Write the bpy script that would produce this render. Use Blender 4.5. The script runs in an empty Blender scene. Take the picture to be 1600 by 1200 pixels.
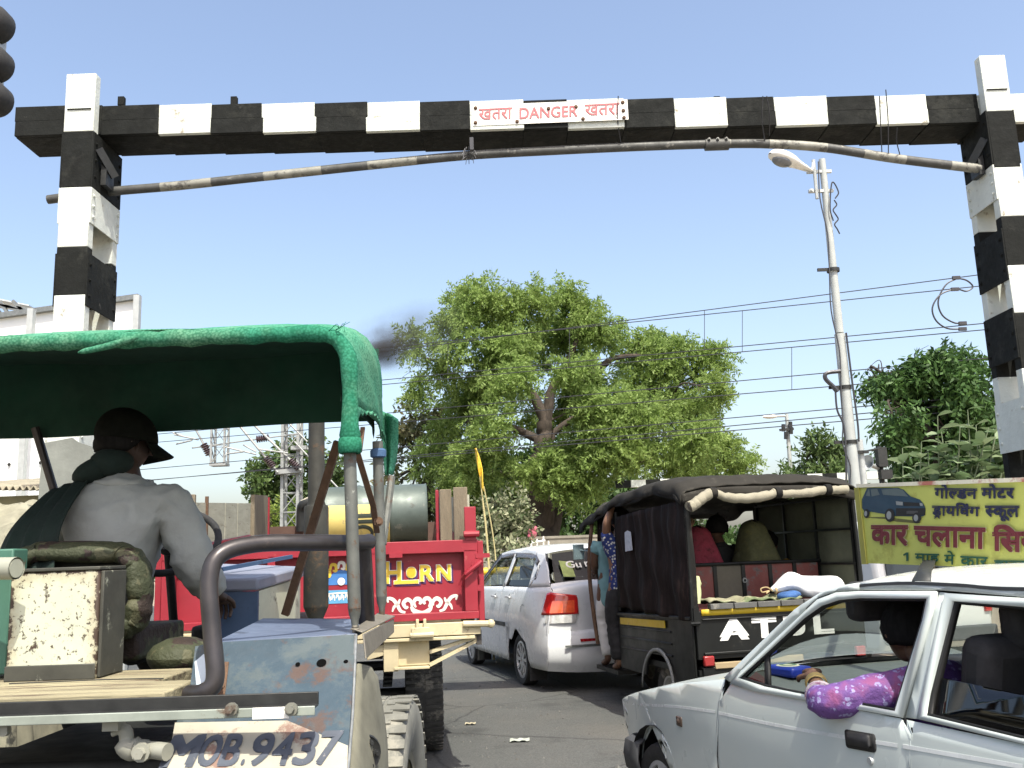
import bpy, bmesh, math, random
import numpy as np
from mathutils import Vector, Matrix
random.seed(7)
RNG = np.random.default_rng(7)
S = bpy.context.scene
COL = S.collection
rad = math.radians

# ------------------------------------------------------------------ camera
FPX, CAMH, PITCH, ROLL = 1450.0, 1.5, rad(10.4), rad(2.0)
fw = Vector((0, math.cos(PITCH), math.sin(PITCH)))
_u0 = Vector((0, -math.sin(PITCH), math.cos(PITCH)))
_r0 = Vector((1, 0, 0))
rt = _r0 * math.cos(ROLL) - _u0 * math.sin(ROLL)
up = _u0 * math.cos(ROLL) + _r0 * math.sin(ROLL)
CAM = Vector((0, 0, CAMH))
cam = bpy.data.objects.new('camera', bpy.data.cameras.new('camera'))
COL.objects.link(cam)
S.camera = cam
cam.data.sensor_width = 36.0
cam.data.lens = 36.0 * FPX / 1600.0
cam.data.clip_start = 0.05
cam.data.clip_end = 3000
cam.matrix_world = Matrix(((rt.x, up.x, -fw.x, 0), (rt.y, up.y, -fw.y, 0), (rt.z, up.z, -fw.z, CAMH), (0, 0, 0, 1)))

# ------------------------------------------------------------------ light
SUN_EL, SUN_AZ = rad(59), rad(159)          # azimuth clockwise from +Y
W = bpy.data.worlds.new('World'); S.world = W; W.use_nodes = True
nt = W.node_tree
sky = nt.nodes.new('ShaderNodeTexSky'); sky.sky_type = 'NISHITA'; sky.sun_disc = False
sky.sun_elevation = SUN_EL; sky.sun_rotation = SUN_AZ
sky.air_density = 1.0; sky.dust_density = 4.0; sky.ozone_density = 1.3; sky.altitude = 200
bg = nt.nodes['Background']; bg.inputs['Strength'].default_value = 0.15
hz = nt.nodes.new('ShaderNodeVectorMath'); hz.operation = 'MULTIPLY'; hz.inputs[1].default_value = (1.13, 1.06, 1.0)   # dusty air
nt.links.new(sky.outputs[0], hz.inputs[0]); nt.links.new(hz.outputs[0], bg.inputs['Color'])
sun = bpy.data.objects.new('sun', bpy.data.lights.new('sun', 'SUN')); COL.objects.link(sun)
sun.data.energy = 3.4; sun.data.angle = rad(0.5); sun.data.color = (0.99, 0.965, 0.86)
to_sun = Vector((math.sin(SUN_AZ) * math.cos(SUN_EL), math.cos(SUN_AZ) * math.cos(SUN_EL), math.sin(SUN_EL)))
sun.rotation_euler = to_sun.to_track_quat('Z', 'Y').to_euler()
S.view_settings.view_transform = 'Standard'; S.view_settings.look = 'None'
S.view_settings.exposure = 1.0; S.view_settings.gamma = 1.0

# ------------------------------------------------------------------ pixel helpers (1600 x 1200 photo pixels)
def ray(px, py): return fw + rt * ((px - 800) / FPX) + up * ((600 - py) / FPX)
def P(px, py, Y):
    d = ray(px, py); return CAM + d * (Y / d.y)
def PZ(px, py, z):
    d = ray(px, py); return CAM + d * ((z - CAMH) / d.z)
def PPL(px, py, o, n):
    d = ray(px, py); return CAM + d * ((Vector(o) - CAM).dot(n) / d.dot(n))

# ------------------------------------------------------------------ objects
XF = {}
def tag(o, label=None, cat=None, group=None, kind=None):
    if label: o['label'] = label
    if cat: o['category'] = cat
    if group: o['group'] = group
    if kind: o['kind'] = kind
    return o
def thing(name, label, cat, loc=(0, 0, 0), rz=0.0, group=None):
    o = bpy.data.objects.new(name, None); COL.objects.link(o)
    o.empty_display_size = 0.2
    o.location = loc; o.rotation_euler = (0, 0, rz)
    XF[o.name] = Matrix.Translation(loc) @ Matrix.Rotation(rz, 4, 'Z')
    return tag(o, label, cat, group)
def xf(o): return XF.get(o.name, Matrix.Identity(4)) if o else Matrix.Identity(4)

class MB:
    def __init__(self): self.v, self.f, self.m = [], [], []
    def add(self, vs, fs, m=0):
        b = len(self.v); self.v += [Vector(p) for p in vs]
        for f in fs: self.f.append([b + i for i in f]); self.m.append(m)
        return self
    def box(self, c, s, R=None, m=0):
        c = Vector(c); vs = []
        for z in (-.5, .5):
            for x, y in ((-.5, -.5), (.5, -.5), (.5, .5), (-.5, .5)):
                p = Vector((x * s[0], y * s[1], z * s[2]))
                if R is not None: p = R @ p
                vs.append(c + p)
        return self.add(vs, [(0, 3, 2, 1), (4, 5, 6, 7), (0, 1, 5, 4), (1, 2, 6, 5), (2, 3, 7, 6), (3, 0, 4, 7)], m)
    def beam(self, a, b, w, h, upv=(0, 0, 1), m=0):
        a, b = Vector(a), Vector(b); d = (b - a); L = d.length; d.normalize()
        s = d.cross(Vector(upv))
        if s.length < 1e-4: s = d.cross(Vector((1, 0, 0)))
        s.normalize(); u = s.cross(d)
        R = Matrix((s, d, u)).transposed()
        return self.box((a + b) / 2, (w, L, h), R, m)
    def tube(self, pts, r, seg=10, closed=False, cap=True, m=0, flat=1.0):
        pts = [Vector(p) for p in pts]; n = len(pts)
        rr = r if isinstance(r, (list, tuple)) else [r] * n
        vs, fs = [], []; ref = None
        for i, p in enumerate(pts):
            if closed: d = pts[(i + 1) % n] - pts[i - 1]
            else: d = pts[min(i + 1, n - 1)] - pts[max(i - 1, 0)]
            d.normalize()
            if ref is None:
                ref = d.cross(Vector((0, 0, 1)))
                if ref.length < 1e-3: ref = d.cross(Vector((0, 1, 0)))
            ref = (ref - d * ref.dot(d)).normalized(); b = d.cross(ref)
            for k in range(seg):
                a = 2 * math.pi * k / seg
                vs.append(p + ref * (math.cos(a) * rr[i]) + b * (math.sin(a) * rr[i] * flat))
        for i in range(n if closed else n - 1):
            j = (i + 1) % n
            for k in range(seg):
                l = (k + 1) % seg
                fs.append((i * seg + k, i * seg + l, j * seg + l, j * seg + k))
        if cap and not closed:
            fs.append(tuple(range(seg))[::-1]); fs.append(tuple((n - 1) * seg + k for k in range(seg)))
        return self.add(vs, fs, m)
    def cyl(self, a, b, r, r2=None, seg=24, m=0, cap=True):
        return self.tube([a, b], [r, r if r2 is None else r2], seg, cap=cap, m=m)
    def lathe(self, c, ax, prof, seg=32, m=0):
        # prof: (radius, distance along axis)
        ax = Vector(ax).normalized(); c = Vector(c)
        u = ax.cross(Vector((0, 0, 1)))
        if u.length < 1e-3: u = Vector((1, 0, 0))
        u.normalize(); w = ax.cross(u); vs, fs = [], []; n = len(prof)
        for r, t in prof:
            for k in range(seg):
                a = 2 * math.pi * k / seg
                vs.append(c + ax * t + u * (math.cos(a) * r) + w * (math.sin(a) * r))
        for i in range(n - 1):
            for k in range(seg):
                l = (k + 1) % seg
                fs.append((i * seg + k, i * seg + l, (i + 1) * seg + l, (i + 1) * seg + k))
        return self.add(vs, fs, m)
    def poly(self, pts, off=None, m=0):
        pts = [Vector(p) for p in pts]; n = len(pts)
        if off is None: return self.add(pts, [tuple(range(n))], m)
        off = Vector(off)
        vs = pts + [p + off for p in pts]
        fs = [tuple(range(n)), tuple(range(n, 2 * n))[::-1]]
        for i in range(n):
            j = (i + 1) % n; fs.append((i, i + n, j + n, j))
        return self.add(vs, fs, m)
    def grid(self, fn, nu, nv, m=0, closed_u=False):
        vs = [fn(i / nu, j / nv) for i in range(nu + 1) for j in range(nv + 1)]
        fs = [(i * (nv + 1) + j, (i + 1) * (nv + 1) + j, (i + 1) * (nv + 1) + j + 1, i * (nv + 1) + j + 1)
              for i in range(nu) for j in range(nv)]
        return self.add(vs, fs, m)
    def ball(self, c, r, seg=16, m=0, R=None):
        c = Vector(c); r = (r, r, r) if not isinstance(r, (tuple, list)) else r
        vs, fs = [], []; nr = seg // 2
        for i in range(nr + 1):
            t = math.pi * i / nr
            for k in range(seg):
                a = 2 * math.pi * k / seg
                p = Vector((r[0] * math.sin(t) * math.cos(a), r[1] * math.sin(t) * math.sin(a), r[2] * math.cos(t)))
                if R is not None: p = R @ p
                vs.append(c + p)
        for i in range(nr):
            for k in range(seg):
                l = (k + 1) % seg
                fs.append((i * seg + k, (i + 1) * seg + k, (i + 1) * seg + l, i * seg + l))
        return self.add(vs, fs, m)
    def bolt(self, c, n, r=0.015, h=0.012, m=0):
        n = Vector(n).normalized(); c = Vector(c)
        self.cyl(c, c + n * h * .4, r * 1.3, seg=10, m=m)
        return self.cyl(c + n * h * .4, c + n * h, r * .8, seg=6, m=m)
    def build(self, name, mats, parent=None, local=False, smooth=True, ang=35, bevel=0, weld=False, solid=0, sub=0):
        mats = mats if isinstance(mats, (list, tuple)) else [mats]
        M = xf(parent)
        vs = self.v
        if not local and parent:
            I = M.inverted(); vs = [I @ p for p in vs]
        me = bpy.data.meshes.new(name)
        me.from_pydata([tuple(p) for p in vs], [], self.f)
        for mt in mats: me.materials.append(mt)
        me.polygons.foreach_set('material_index', self.m)
        bm = bmesh.new(); bm.from_mesh(me)
        if weld: bmesh.ops.remove_doubles(bm, verts=bm.verts, dist=0.0008)
        bmesh.ops.recalc_face_normals(bm, faces=bm.faces)
        bm.to_mesh(me); bm.free()
        if smooth:
            me.polygons.foreach_set('use_smooth', [True] * len(me.polygons))
            me.set_sharp_from_angle(angle=rad(ang))
        me.update()
        o = bpy.data.objects.new(name, me); COL.objects.link(o)
        if parent: o.parent = parent
        XF[o.name] = M
        if solid:
            s = o.modifiers.new('solid', 'SOLIDIFY'); s.thickness = solid; s.offset = 0
        if sub:
            s = o.modifiers.new('sub', 'SUBSURF'); s.levels = s.render_levels = sub
        if bevel:
            b = o.modifiers.new('bevel', 'BEVEL'); b.width = bevel; b.segments = 2; b.limit_method = 'ANGLE'; b.angle_limit = rad(40)
            b.harden_normals = False
        return o

def arc_pts(pts, rad_, n=6):
    """round the corners of a 3-D polyline"""
    pts = [Vector(p) for p in pts]; out = [pts[0]]
    for i in range(1, len(pts) - 1):
        a, b, c = pts[i - 1], pts[i], pts[i + 1]
        d1, d2 = (a - b), (c - b); r = min(rad_, d1.length * .49, d2.length * .49)
        p, q = b + d1.normalized() * r, b + d2.normalized() * r
        for k in range(n + 1):
            t = k / n; out.append(p * (1 - t) ** 2 + b * 2 * t * (1 - t) + q * t * t)
    out.append(pts[-1]); return out
def smooth_pts(pts, n=6):
    """Catmull-Rom through the points"""
    pts = [Vector(p) for p in pts]; q = [pts[0] * 2 - pts[1]] + pts + [pts[-1] * 2 - pts[-2]]; out = []
    for i in range(1, len(q) - 2):
        a, b, c, d = q[i - 1:i + 3]
        for k in range(n):
            t = k / n
            out.append(.5 * ((2 * b) + (c - a) * t + (2 * a - 5 * b + 4 * c - d) * t * t + (3 * b - a - 3 * c + d) * t ** 3))
    out.append(pts[-1]); return out

# ------------------------------------------------------------------ materials
MATS = {}
def _n(t, kind, **kw):
    x = t.nodes.new(kind)
    for k, v in kw.items():
        if k in x.inputs: x.inputs[k].default_value = v
        else: setattr(x, k, v)
    return x
def _noise(t, coord, scale, detail=5, rough=.6):
    n = t.nodes.new('ShaderNodeTexNoise'); n.inputs['Scale'].default_value = scale
    n.inputs['Detail'].default_value = detail; n.inputs['Roughness'].default_value = rough
    t.links.new(coord, n.inputs['Vector']); return n
def _ramp(t, fac, stops):
    r = t.nodes.new('ShaderNodeValToRGB'); e = r.color_ramp.elements
    while len(e) < len(stops): e.new(.5)
    for i, (p, c) in enumerate(stops):
        e[i].position = p; e[i].color = (*c, 1) if len(c) == 3 else c
    t.links.new(fac, r.inputs[0]); return r
def _mix(t, fac, a, b):
    m = t.nodes.new('ShaderNodeMix'); m.data_type = 'RGBA'
    for sock, v in ((m.inputs['Factor'], fac), (m.inputs['A'], a), (m.inputs['B'], b)):
        if isinstance(v, (int, float)): sock.default_value = v
        elif isinstance(v, tuple): sock.default_value = (*v, 1) if len(v) == 3 else v
        else: t.links.new(v, sock)
    return m.outputs['Result']
def _mapr(t, v, a, b, c=0., d=1.):
    m = t.nodes.new('ShaderNodeMapRange'); t.links.new(v, m.inputs[0])
    for i, x in enumerate((a, b, c, d)): m.inputs[i + 1].default_value = x
    return m.outputs[0]
def pm(name, col, rough=.6, metal=0., var=.12, scale=8., worn=None, worn_amt=.5, worn_scale=9., worn2=None, worn2_amt=.6, worn2_scale=3.,
       bump=0., bump_scale=40., spec=.5, coat=0., sheen=0., stretch=None):
    """painted/cloth/metal surface: base with tonal variation, and up to two patchy layers of wear"""
    if name in MATS: return MATS[name]
    m = bpy.data.materials.new(name); m.use_nodes = True; t = m.node_tree; b = t.nodes['Principled BSDF']
    tc = t.nodes.new('ShaderNodeTexCoord'); co = tc.outputs['Object']
    if stretch:
        mp = t.nodes.new('ShaderNodeMapping'); mp.inputs['Scale'].default_value = stretch
        t.links.new(co, mp.inputs[0]); co = mp.outputs[0]
    n = _noise(t, co, scale, 6, .65)
    lo = tuple(max(0, c * (1 - var)) for c in col); hi = tuple(min(1, c * (1 + var)) for c in col)
    c = _ramp(t, n.outputs['Fac'], [(.3, lo), (.7, hi)]).outputs[0]
    rr = rough
    for wc, wa, ws in ((worn, worn_amt, worn_scale), (worn2, worn2_amt, worn2_scale)):
        if wc is None: continue
        k = _noise(t, co, ws, 9, .72)
        msk = _mapr(t, k.outputs['Fac'], wa, wa + .07)
        c = _mix(t, msk, c, wc)
    t.links.new(c, b.inputs['Base Color'])
    b.inputs['Roughness'].default_value = rr; b.inputs['Metallic'].default_value = metal
    b.inputs['Specular IOR Level'].default_value = spec
    b.inputs['Coat Weight'].default_value = coat; b.inputs['Coat Roughness'].default_value = .06
    b.inputs['Sheen Weight'].default_value = sheen
    rn = _noise(t, co, scale * 2.3, 4); rm = _mapr(t, rn.outputs['Fac'], .3, .7, max(0, rough - .1), min(1, rough + .1))
    t.links.new(rm, b.inputs['Roughness'])
    if bump:
        bn = _noise(t, co, bump_scale, 6, .6); bp = t.nodes.new('ShaderNodeBump')
        bp.inputs['Strength'].default_value = bump; bp.inputs['Distance'].default_value = .02
        t.links.new(bn.outputs['Fac'], bp.inputs['Height']); t.links.new(bp.outputs[0], b.inputs['Normal'])
    MATS[name] = m; return m
def leaf_mat(name, a, b_, trans=.3, patch=.4, patch_col=None):
    m = bpy.data.materials.new(name); m.use_nodes = True; t = m.node_tree; b = t.nodes['Principled BSDF']
    g = t.nodes.new('ShaderNodeNewGeometry'); tc = t.nodes.new('ShaderNodeTexCoord')
    c = _ramp(t, g.outputs['Random Per Island'], [(0., a), (1., b_)]).outputs[0]
    n = _noise(t, tc.outputs['Object'], patch, 3)
    pc = patch_col or tuple(x * .7 for x in a)
    c = _mix(t, _mapr(t, n.outputs['Fac'], .45, .7, 0, .55), c, pc)
    t.links.new(c, b.inputs['Base Color']); b.inputs['Roughness'].default_value = .55
    b.inputs['Specular IOR Level'].default_value = .3
    tr = t.nodes.new('ShaderNodeBsdfTranslucent'); t.links.new(c, tr.inputs[0])
    ms = t.nodes.new('ShaderNodeMixShader'); ms.inputs[0].default_value = trans
    t.links.new(b.outputs[0], ms.inputs[1]); t.links.new(tr.outputs[0], ms.inputs[2])
    t.links.new(ms.outputs[0], t.nodes['Material Output'].inputs[0]); MATS[name] = m; return m
def glass_mat(name, tint=(.75, .85, .82), refl=.12, dark=0.0, fk=1.0):
    """thin pane: mostly see-through, with a mirror-like coat"""
    m = bpy.data.materials.new(name); m.use_nodes = True; t = m.node_tree; t.nodes.remove(t.nodes['Principled BSDF'])
    tr = t.nodes.new('ShaderNodeBsdfTransparent'); tr.inputs[0].default_value = (*tint, 1)
    gl = t.nodes.new('ShaderNodeBsdfGlossy'); gl.inputs['Roughness'].default_value = .03
    fr = t.nodes.new('ShaderNodeFresnel'); fr.inputs[0].default_value = 1.45
    ad = t.nodes.new('ShaderNodeMath'); ad.operation = 'ADD'; ad.inputs[1].default_value = refl - .04
    fm = t.nodes.new('ShaderNodeMath'); fm.operation = 'MULTIPLY'; fm.inputs[1].default_value = fk
    t.links.new(fr.outputs[0], fm.inputs[0]); t.links.new(fm.outputs[0], ad.inputs[0])
    ms = t.nodes.new('ShaderNodeMixShader'); t.links.new(ad.outputs[0], ms.inputs[0])
    t.links.new(tr.outputs[0], ms.inputs[1]); t.links.new(gl.outputs[0], ms.inputs[2])
    out = ms.outputs[0]
    if dark:
        df = t.nodes.new('ShaderNodeBsdfDiffuse'); df.inputs[0].default_value = (.012, .014, .014, 1)
        m2 = t.nodes.new('ShaderNodeMixShader'); m2.inputs[0].default_value = dark
        t.links.new(out, m2.inputs[1]); t.links.new(df.outputs[0], m2.inputs[2]); out = m2.outputs[0]
    t.links.new(out, t.nodes['Material Output'].inputs[0]); MATS[name] = m; return m

# ------------------------------------------------------------------ lettering
_G = {}
def glyphs(s):
    if s in _G: return _G[s]
    c = bpy.data.curves.new('lettering', 'FONT'); c.body = s; c.resolution_u = 4
    o = bpy.data.objects.new('lettering', c); COL.objects.link(o)
    dg = bpy.context.evaluated_depsgraph_get()
    me = bpy.data.meshes.new_from_object(o.evaluated_get(dg))
    r = ([(v.co.x, v.co.y) for v in me.vertices], [list(p.vertices) for p in me.polygons])
    bpy.data.meshes.remove(me); bpy.data.objects.remove(o); bpy.data.curves.remove(c)
    _G[s] = r; return r
def clip_right(g, frac):
    vs, fs = g; x0, x1 = min(v[0] for v in vs), max(v[0] for v in vs); xc = x0 + (x1 - x0) * frac
    bm = bmesh.new(); bv = [bm.verts.new((x, y, 0)) for x, y in vs]
    for f in fs:
        try: bm.faces.new([bv[i] for i in f])
        except ValueError: pass
    bmesh.ops.bisect_plane(bm, geom=bm.verts[:] + bm.edges[:] + bm.faces[:], plane_co=(xc, 0, 0), plane_no=(1, 0, 0), clear_outer=True)
    bm.verts.index_update()
    r = ([(v.co.x, v.co.y) for v in bm.verts], [[v.index for v in f.verts] for f in bm.faces]); bm.free(); return r
def layout(tokens):
    """tokens: strings, ('half', ch) for a half consonant, ('ra', ch) for a consonant with a stroke below, ' ' """
    V, Fc, x = [], [], 0.
    for tk in tokens:
        if tk == ' ': x += .26; continue
        if isinstance(tk, tuple):
            g = glyphs(tk[1])
            if tk[0] == 'half': g = clip_right(g, .70)
            if tk[0] == 'ra':
                vs, fs = list(g[0]), list(g[1]); b = len(vs)
                a, c_ = min(v[0] for v in vs), max(v[0] for v in vs); mx = (a + c_) / 2
                vs += [(mx, -.02), (mx + .05, -.02), (mx - .13, -.2), (mx - .19, -.2), (mx + .19, -.2), (mx + .13, -.2)]
                fs += [[b, b + 1, b + 2, b + 3], [b, b + 1, b + 4, b + 5]]; g = (vs, fs)
        else: g = glyphs(tk)
        vs, fs = g; a, c_ = min(v[0] for v in vs), max(v[0] for v in vs); b = len(V)
        V += [(vx - a + x, vy) for vx, vy in vs]; Fc += [[b + i for i in f] for f in fs]
        x += c_ - a - .012
    return V, Fc
def text_into(mb, tokens, quad, nrm, lift=.003, bold=0., boldn=3, shear=0., m=0, dx=0., dy=0., ybox=None, vbold=True):
    """fit lettering into quad (bottom-left, bottom-right, top-right, top-left); bold in fractions of text width"""
    V, Fc = layout(tokens)
    x0, x1 = min(v[0] for v in V), max(v[0] for v in V); y0, y1 = min(v[1] for v in V), max(v[1] for v in V)
    if ybox: y0, y1 = ybox
    bl, br, tr, tl = [Vector(q) for q in quad]; n = Vector(nrm).normalized()
    offs = [(0, 0)]
    if bold:
        offs = []
        for k in range(boldn):
            a = (k / (boldn - 1) - .5) * bold
            offs += [(a, -.4 * bold), (a, .4 * bold)] if vbold else [(a, 0)]
    asp = (br - bl).length / max(1e-6, (tl - bl).length)
    for k, (ox, oy) in enumerate(offs):
        vs = []
        for x, y in V:
            v = (y - y0) / (y1 - y0); u = (x - x0) / (x1 - x0) + shear * (v - .5)
            u += ox + dx; v += oy * asp + dy
            p = bl * (1 - u) * (1 - v) + br * u * (1 - v) + tr * u * v + tl * (1 - u) * v
            vs.append(p + n * (lift + .0004 * k))
        mb.add(vs, Fc, m)
    return mb
# ------------------------------------------------------------------ shared materials
Mwhite_lime = pm('limewash_white', (.57, .60, .55), .8, var=.1, scale=5, worn=(.26, .23, .17), worn_amt=.60, worn_scale=7, worn2=(.6, .6, .5), worn2_amt=.56, worn2_scale=2.5, bump=.25, bump_scale=30)
Mblack_lime = pm('limewash_black', (.011, .012, .011), .8, var=.25, scale=6, worn=(.06, .06, .055), worn_amt=.65, worn_scale=8, worn2=(.022, .023, .02), worn2_amt=.54, worn2_scale=2.2, bump=.25, bump_scale=30, spec=.15)
Mrust = pm('rusty_steel', (.10, .055, .03), .8, var=.35, scale=14, bump=.3)
Msteel = pm('dull_steel', (.22, .23, .22), .5, .6, var=.2, scale=20, worn=(.16, .08, .04), worn_amt=.63, worn_scale=9)
Mgalv = pm('galvanised_steel', (.42, .44, .43), .5, .3, var=.12, scale=12, worn=(.25, .2, .15), worn_amt=.66)
Mdark = pm('dark_iron', (.025, .026, .025), .55, .3, var=.3, scale=15, worn=(.09, .05, .03), worn_amt=.66, worn_scale=12)
Mblackrub = pm('black_rubber', (.02, .02, .02), .8, var=.25, scale=18)
Mtyre = pm('dusty_tyre', (.045, .044, .04), .9, var=.3, scale=10, worn=(.16, .15, .125), worn_amt=.55, worn_scale=5, bump=.2)
Mwire = pm('wire_dark', (.055, .055, .06), .5, .5)
Mred = pm('sign_red', (.42, .12, .13), .6, var=.15, scale=30)
Msignwhite = pm('sign_white', (.78, .76, .70), .45, var=.05, scale=12, worn=(.4, .2, .1), worn_amt=.70, worn_scale=11)

# ------------------------------------------------------------------ ground and road
def ground_mat(name, a, b, scale, rough=.9, cracks=True):
    m = bpy.data.materials.new(name); m.use_nodes = True; t = m.node_tree; bs = t.nodes['Principled BSDF']
    tc = t.nodes.new('ShaderNodeTexCoord'); co = tc.outputs['Object']
    n1 = _noise(t, co, scale, 8, .7); n2 = _noise(t, co, scale * 60, 4, .6); n3 = _noise(t, co, .35, 4, .6)
    c = _ramp(t, n1.outputs['Fac'], [(.3, a), (.7, b)]).outputs[0]
    c = _mix(t, _mapr(t, n2.outputs['Fac'], .38, .66), c, tuple(x * 1.45 for x in b))
    c = _mix(t, _mapr(t, n3.outputs['Fac'], .5, .72, 0, .5), c, (.13, .115, .095))
    n4 = _noise(t, co, .8, 6, .7); c = _mix(t, _mapr(t, n4.outputs['Fac'], .56, .66, 0, .55), c, tuple(x * .55 for x in a))
    v = t.nodes.new('ShaderNodeTexVoronoi'); v.inputs['Scale'].default_value = 70; t.links.new(co, v.inputs['Vector'])
    c = _mix(t, _mapr(t, v.outputs['Distance'], .0, .35, .45, 0), c, tuple(x * .5 for x in a))
    if cracks:
        w = t.nodes.new('ShaderNodeTexVoronoi'); w.feature = 'DISTANCE_TO_EDGE'; w.inputs['Scale'].default_value = .55
        ds = _noise(t, co, 2.5, 5); av = _mix(t, .12, co, ds.outputs['Color']); t.links.new(av, w.inputs['Vector'])
        c = _mix(t, _mapr(t, w.outputs['Distance'], 0, .008, .8, 0), c, (.02, .02, .02))
    t.links.new(c, bs.inputs['Base Color']); bs.inputs['Roughness'].default_value = rough
    bp = t.nodes.new('ShaderNodeBump'); bp.inputs['Strength'].default_value = .5; bp.inputs['Distance'].default_value = .012
    t.links.new(n2.outputs['Fac'], bp.inputs['Height']); t.links.new(bp.outputs[0], bs.inputs['Normal'])
    MATS[name] = m; return m
Masph = ground_mat('old_asphalt', (.045, .047, .045), (.066, .068, .064), 1.3)
Mearth = ground_mat('dry_earth', (.20, .165, .12), (.28, .23, .17), .8, cracks=False)
HD = rad(15.5)                                                     # the road bears left
fv = Vector((-math.sin(HD), math.cos(HD), 0)); rv = Vector((math.cos(HD), math.sin(HD), 0))
g = MB(); g.poly([(-900, -300, 0), (900, -300, 0), (900, 1500, 0), (-900, 1500, 0)])
tag(g.build('ground', Mearth, smooth=False), kind='structure')
g = MB(); o0 = Vector((1.2, 0, .004))
g.poly([o0 - rv * 5.6 - fv * 14, o0 + rv * 5.6 - fv * 14, o0 + rv * 5.6 + fv * 40, o0 - rv * 5.6 + fv * 40])
tag(g.build('road', Masph, smooth=False), kind='structure')

# ------------------------------------------------------------------ height gauge portal
def YB(x): return 7.8 + (x + 3.7) * .024
pt = thing('height_gauge_portal', 'black and white banded steel height gauge portal spanning the road', 'height gauge', (.3, 8.0, 0))
ZB = [5.95, 5.386, 4.853, 4.297, 3.858, 3.40, 2.9, 2.42, 1.95, 1.45, .95, .45, 0]
def column(xc, w, dep, bands, first_white, side):
    yf = YB(xc); y1 = yf + dep
    fc, bc = MB(), MB()
    for i in range(len(bands) - 1):
        mi = 0 if (i % 2 == 0) == first_white else 1
        zc, hh = (bands[i] + bands[i + 1]) / 2, bands[i] - bands[i + 1]
        fc.box((xc, yf + .05, zc), (w, .10, hh), m=mi)
        if i == 0: fc.box((xc, yf - .006, zc - hh * .12), (w * .82, .012, hh * .02), m=1)
        else:
            bc.box((xc, y1 - .05, zc), (w, .10, hh), m=mi)
    f = fc.build('column', [Mwhite_lime, Mblack_lime], pt, bevel=.006)
    bc.build('back_channel', [Mwhite_lime, Mblack_lime], f, bevel=.006)
    for sgn in (-1, 1):
        for k, (za, zb_) in enumerate(((5.38, 4.86), (4.85, 4.52), (4.24, 3.76), (3.50, 3.05), (2.70, 2.25), (1.9, 1.5), (1.1, .6))):
            zc = (za + zb_) / 2
            idx = max(i for i in range(len(bands) - 1) if bands[i] >= zc)
            mi = 0 if (idx % 2 == 0) == first_white else 1
            b = MB(); b.box((xc + sgn * (w / 2 + .006), (yf + y1) / 2, zc), (.012, dep - .006, za - zb_))
            for yy in (yf + .05, y1 - .05):
                for q in (.2, .5, .8):
                    b.bolt((xc + sgn * (w / 2 + .012), yy, zb_ + (za - zb_) * q), (sgn, 0, 0), .014, .014)
            b.build('batten', [Mwhite_lime, Mblack_lime][mi], f)
    return f
colL = column(-3.83, .27, .60, ZB, True, 1)
xr = P(1566, 166, 8.0).x - .03
ZR = [5.93, 5.37, 4.82, 4.35, 3.89, 3.45, 2.95, 2.45, 1.95, 1.45, .95, .45, 0]
colR = column(xr, .24, .52, ZR, True, -1)
# beam: banded front web, dark bottom flange
edges = [25, 104, 160, 248, 330, 410, 493, 573, 657, 735, 817, 887, 975, 1055, 1137, 1213, 1295, 1370, 1452, 1532, 1640]
b = MB(); jr = random.Random(3); jit = [[jr.uniform(-.009, .009) for _ in range(30)] for _ in range(2)]
for i in range(len(edges) - 1):
    x0, x1 = P(edges[i], 185, YB(-3.7 + i * .4) + .13).x, P(edges[i + 1], 185, YB(-3.7 + i * .4) + .13).x
    w = (i % 2 == 1) and i >= 2
    if i < 2: w = False
    xm = (x0 + x1) / 2; y = YB(xm) + .13; zt = 5.70 - (xm + 3.6) * .0115
    for k_, (z0, z1, pr) in enumerate(((zt - .145, zt, 0), (zt - .29, zt - .147, .006))):
        xa, xb_ = x0 + jit[k_][i], x1 + jit[k_][i + 1]
        b.box(((xa + xb_) / 2, y + .02 - pr / 2, (z0 + z1) / 2), (xb_ - xa - .001, .04 + pr, z1 - z0), m=0 if w else 1)
    b.box((xm, y + .235, zt - .285), (x1 - x0, .388, .012), m=1)
    b.box((xm, y + .235, zt - .006), (x1 - x0, .388, .012), m=1)
    b.box((xm, y + .445, zt - .145), (x1 - x0, .03, .29), m=1)
for px in (190, 366, 1120, 1336): 
    p = P(px, 162, YB(0) + .3); b.box((p.x, p.y, p.z + .02), (.06, .05, .09), m=1)
b.build('beam', [Mwhite_lime, Mblack_lime], pt, bevel=.004)
# gauge pipe hung under the beam
ppx = [(75, 312), (165, 300), (280, 290), (410, 276), (580, 258), (730, 243), (870, 235), (1000, 229), (1120, 225), (1200, 225), (1290, 231), (1400, 248), (1532, 264)]
pp = smooth_pts([P(x, y, 8.15) for x, y in ppx], 60)
Mp1 = pm('pipe_grime', (.075, .075, .07), .6, .2, var=.3, scale=9, worn=(.26, .25, .22), worn_amt=.6, worn_scale=14, worn2=(.16, .10, .06), worn2_amt=.66)
Mp2 = pm('pipe_pale', (.24, .235, .20), .6, .1, var=.25, scale=9, worn=(.09, .085, .075), worn_amt=.52, worn_scale=12)
g = MB(); brk = [75, 255, 330, 414, 500, 575, 650, 1112, 1140, 1205, 1290, 1352, 1412, 1485, 1540]; cols_ = [0, 1, 0, 1, 0, 1, 0, 1, 0, 1, 0, 1, 0, 1]
for i in range(len(brk) - 1):
    seg = [p for p in pp if P(brk[i] - 3, 240, 8.15).x <= p.x <= P(brk[i + 1] + 3, 240, 8.15).x]
    if len(seg) > 1: g.tube(seg, .042 + .0006 * (i % 2), 12, m=cols_[i])
j = P(1120, 226, 8.15); g.tube([j - Vector((.11, 0, 0)), j + Vector((.11, 0, 0))], .055, 12, m=0)
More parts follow.
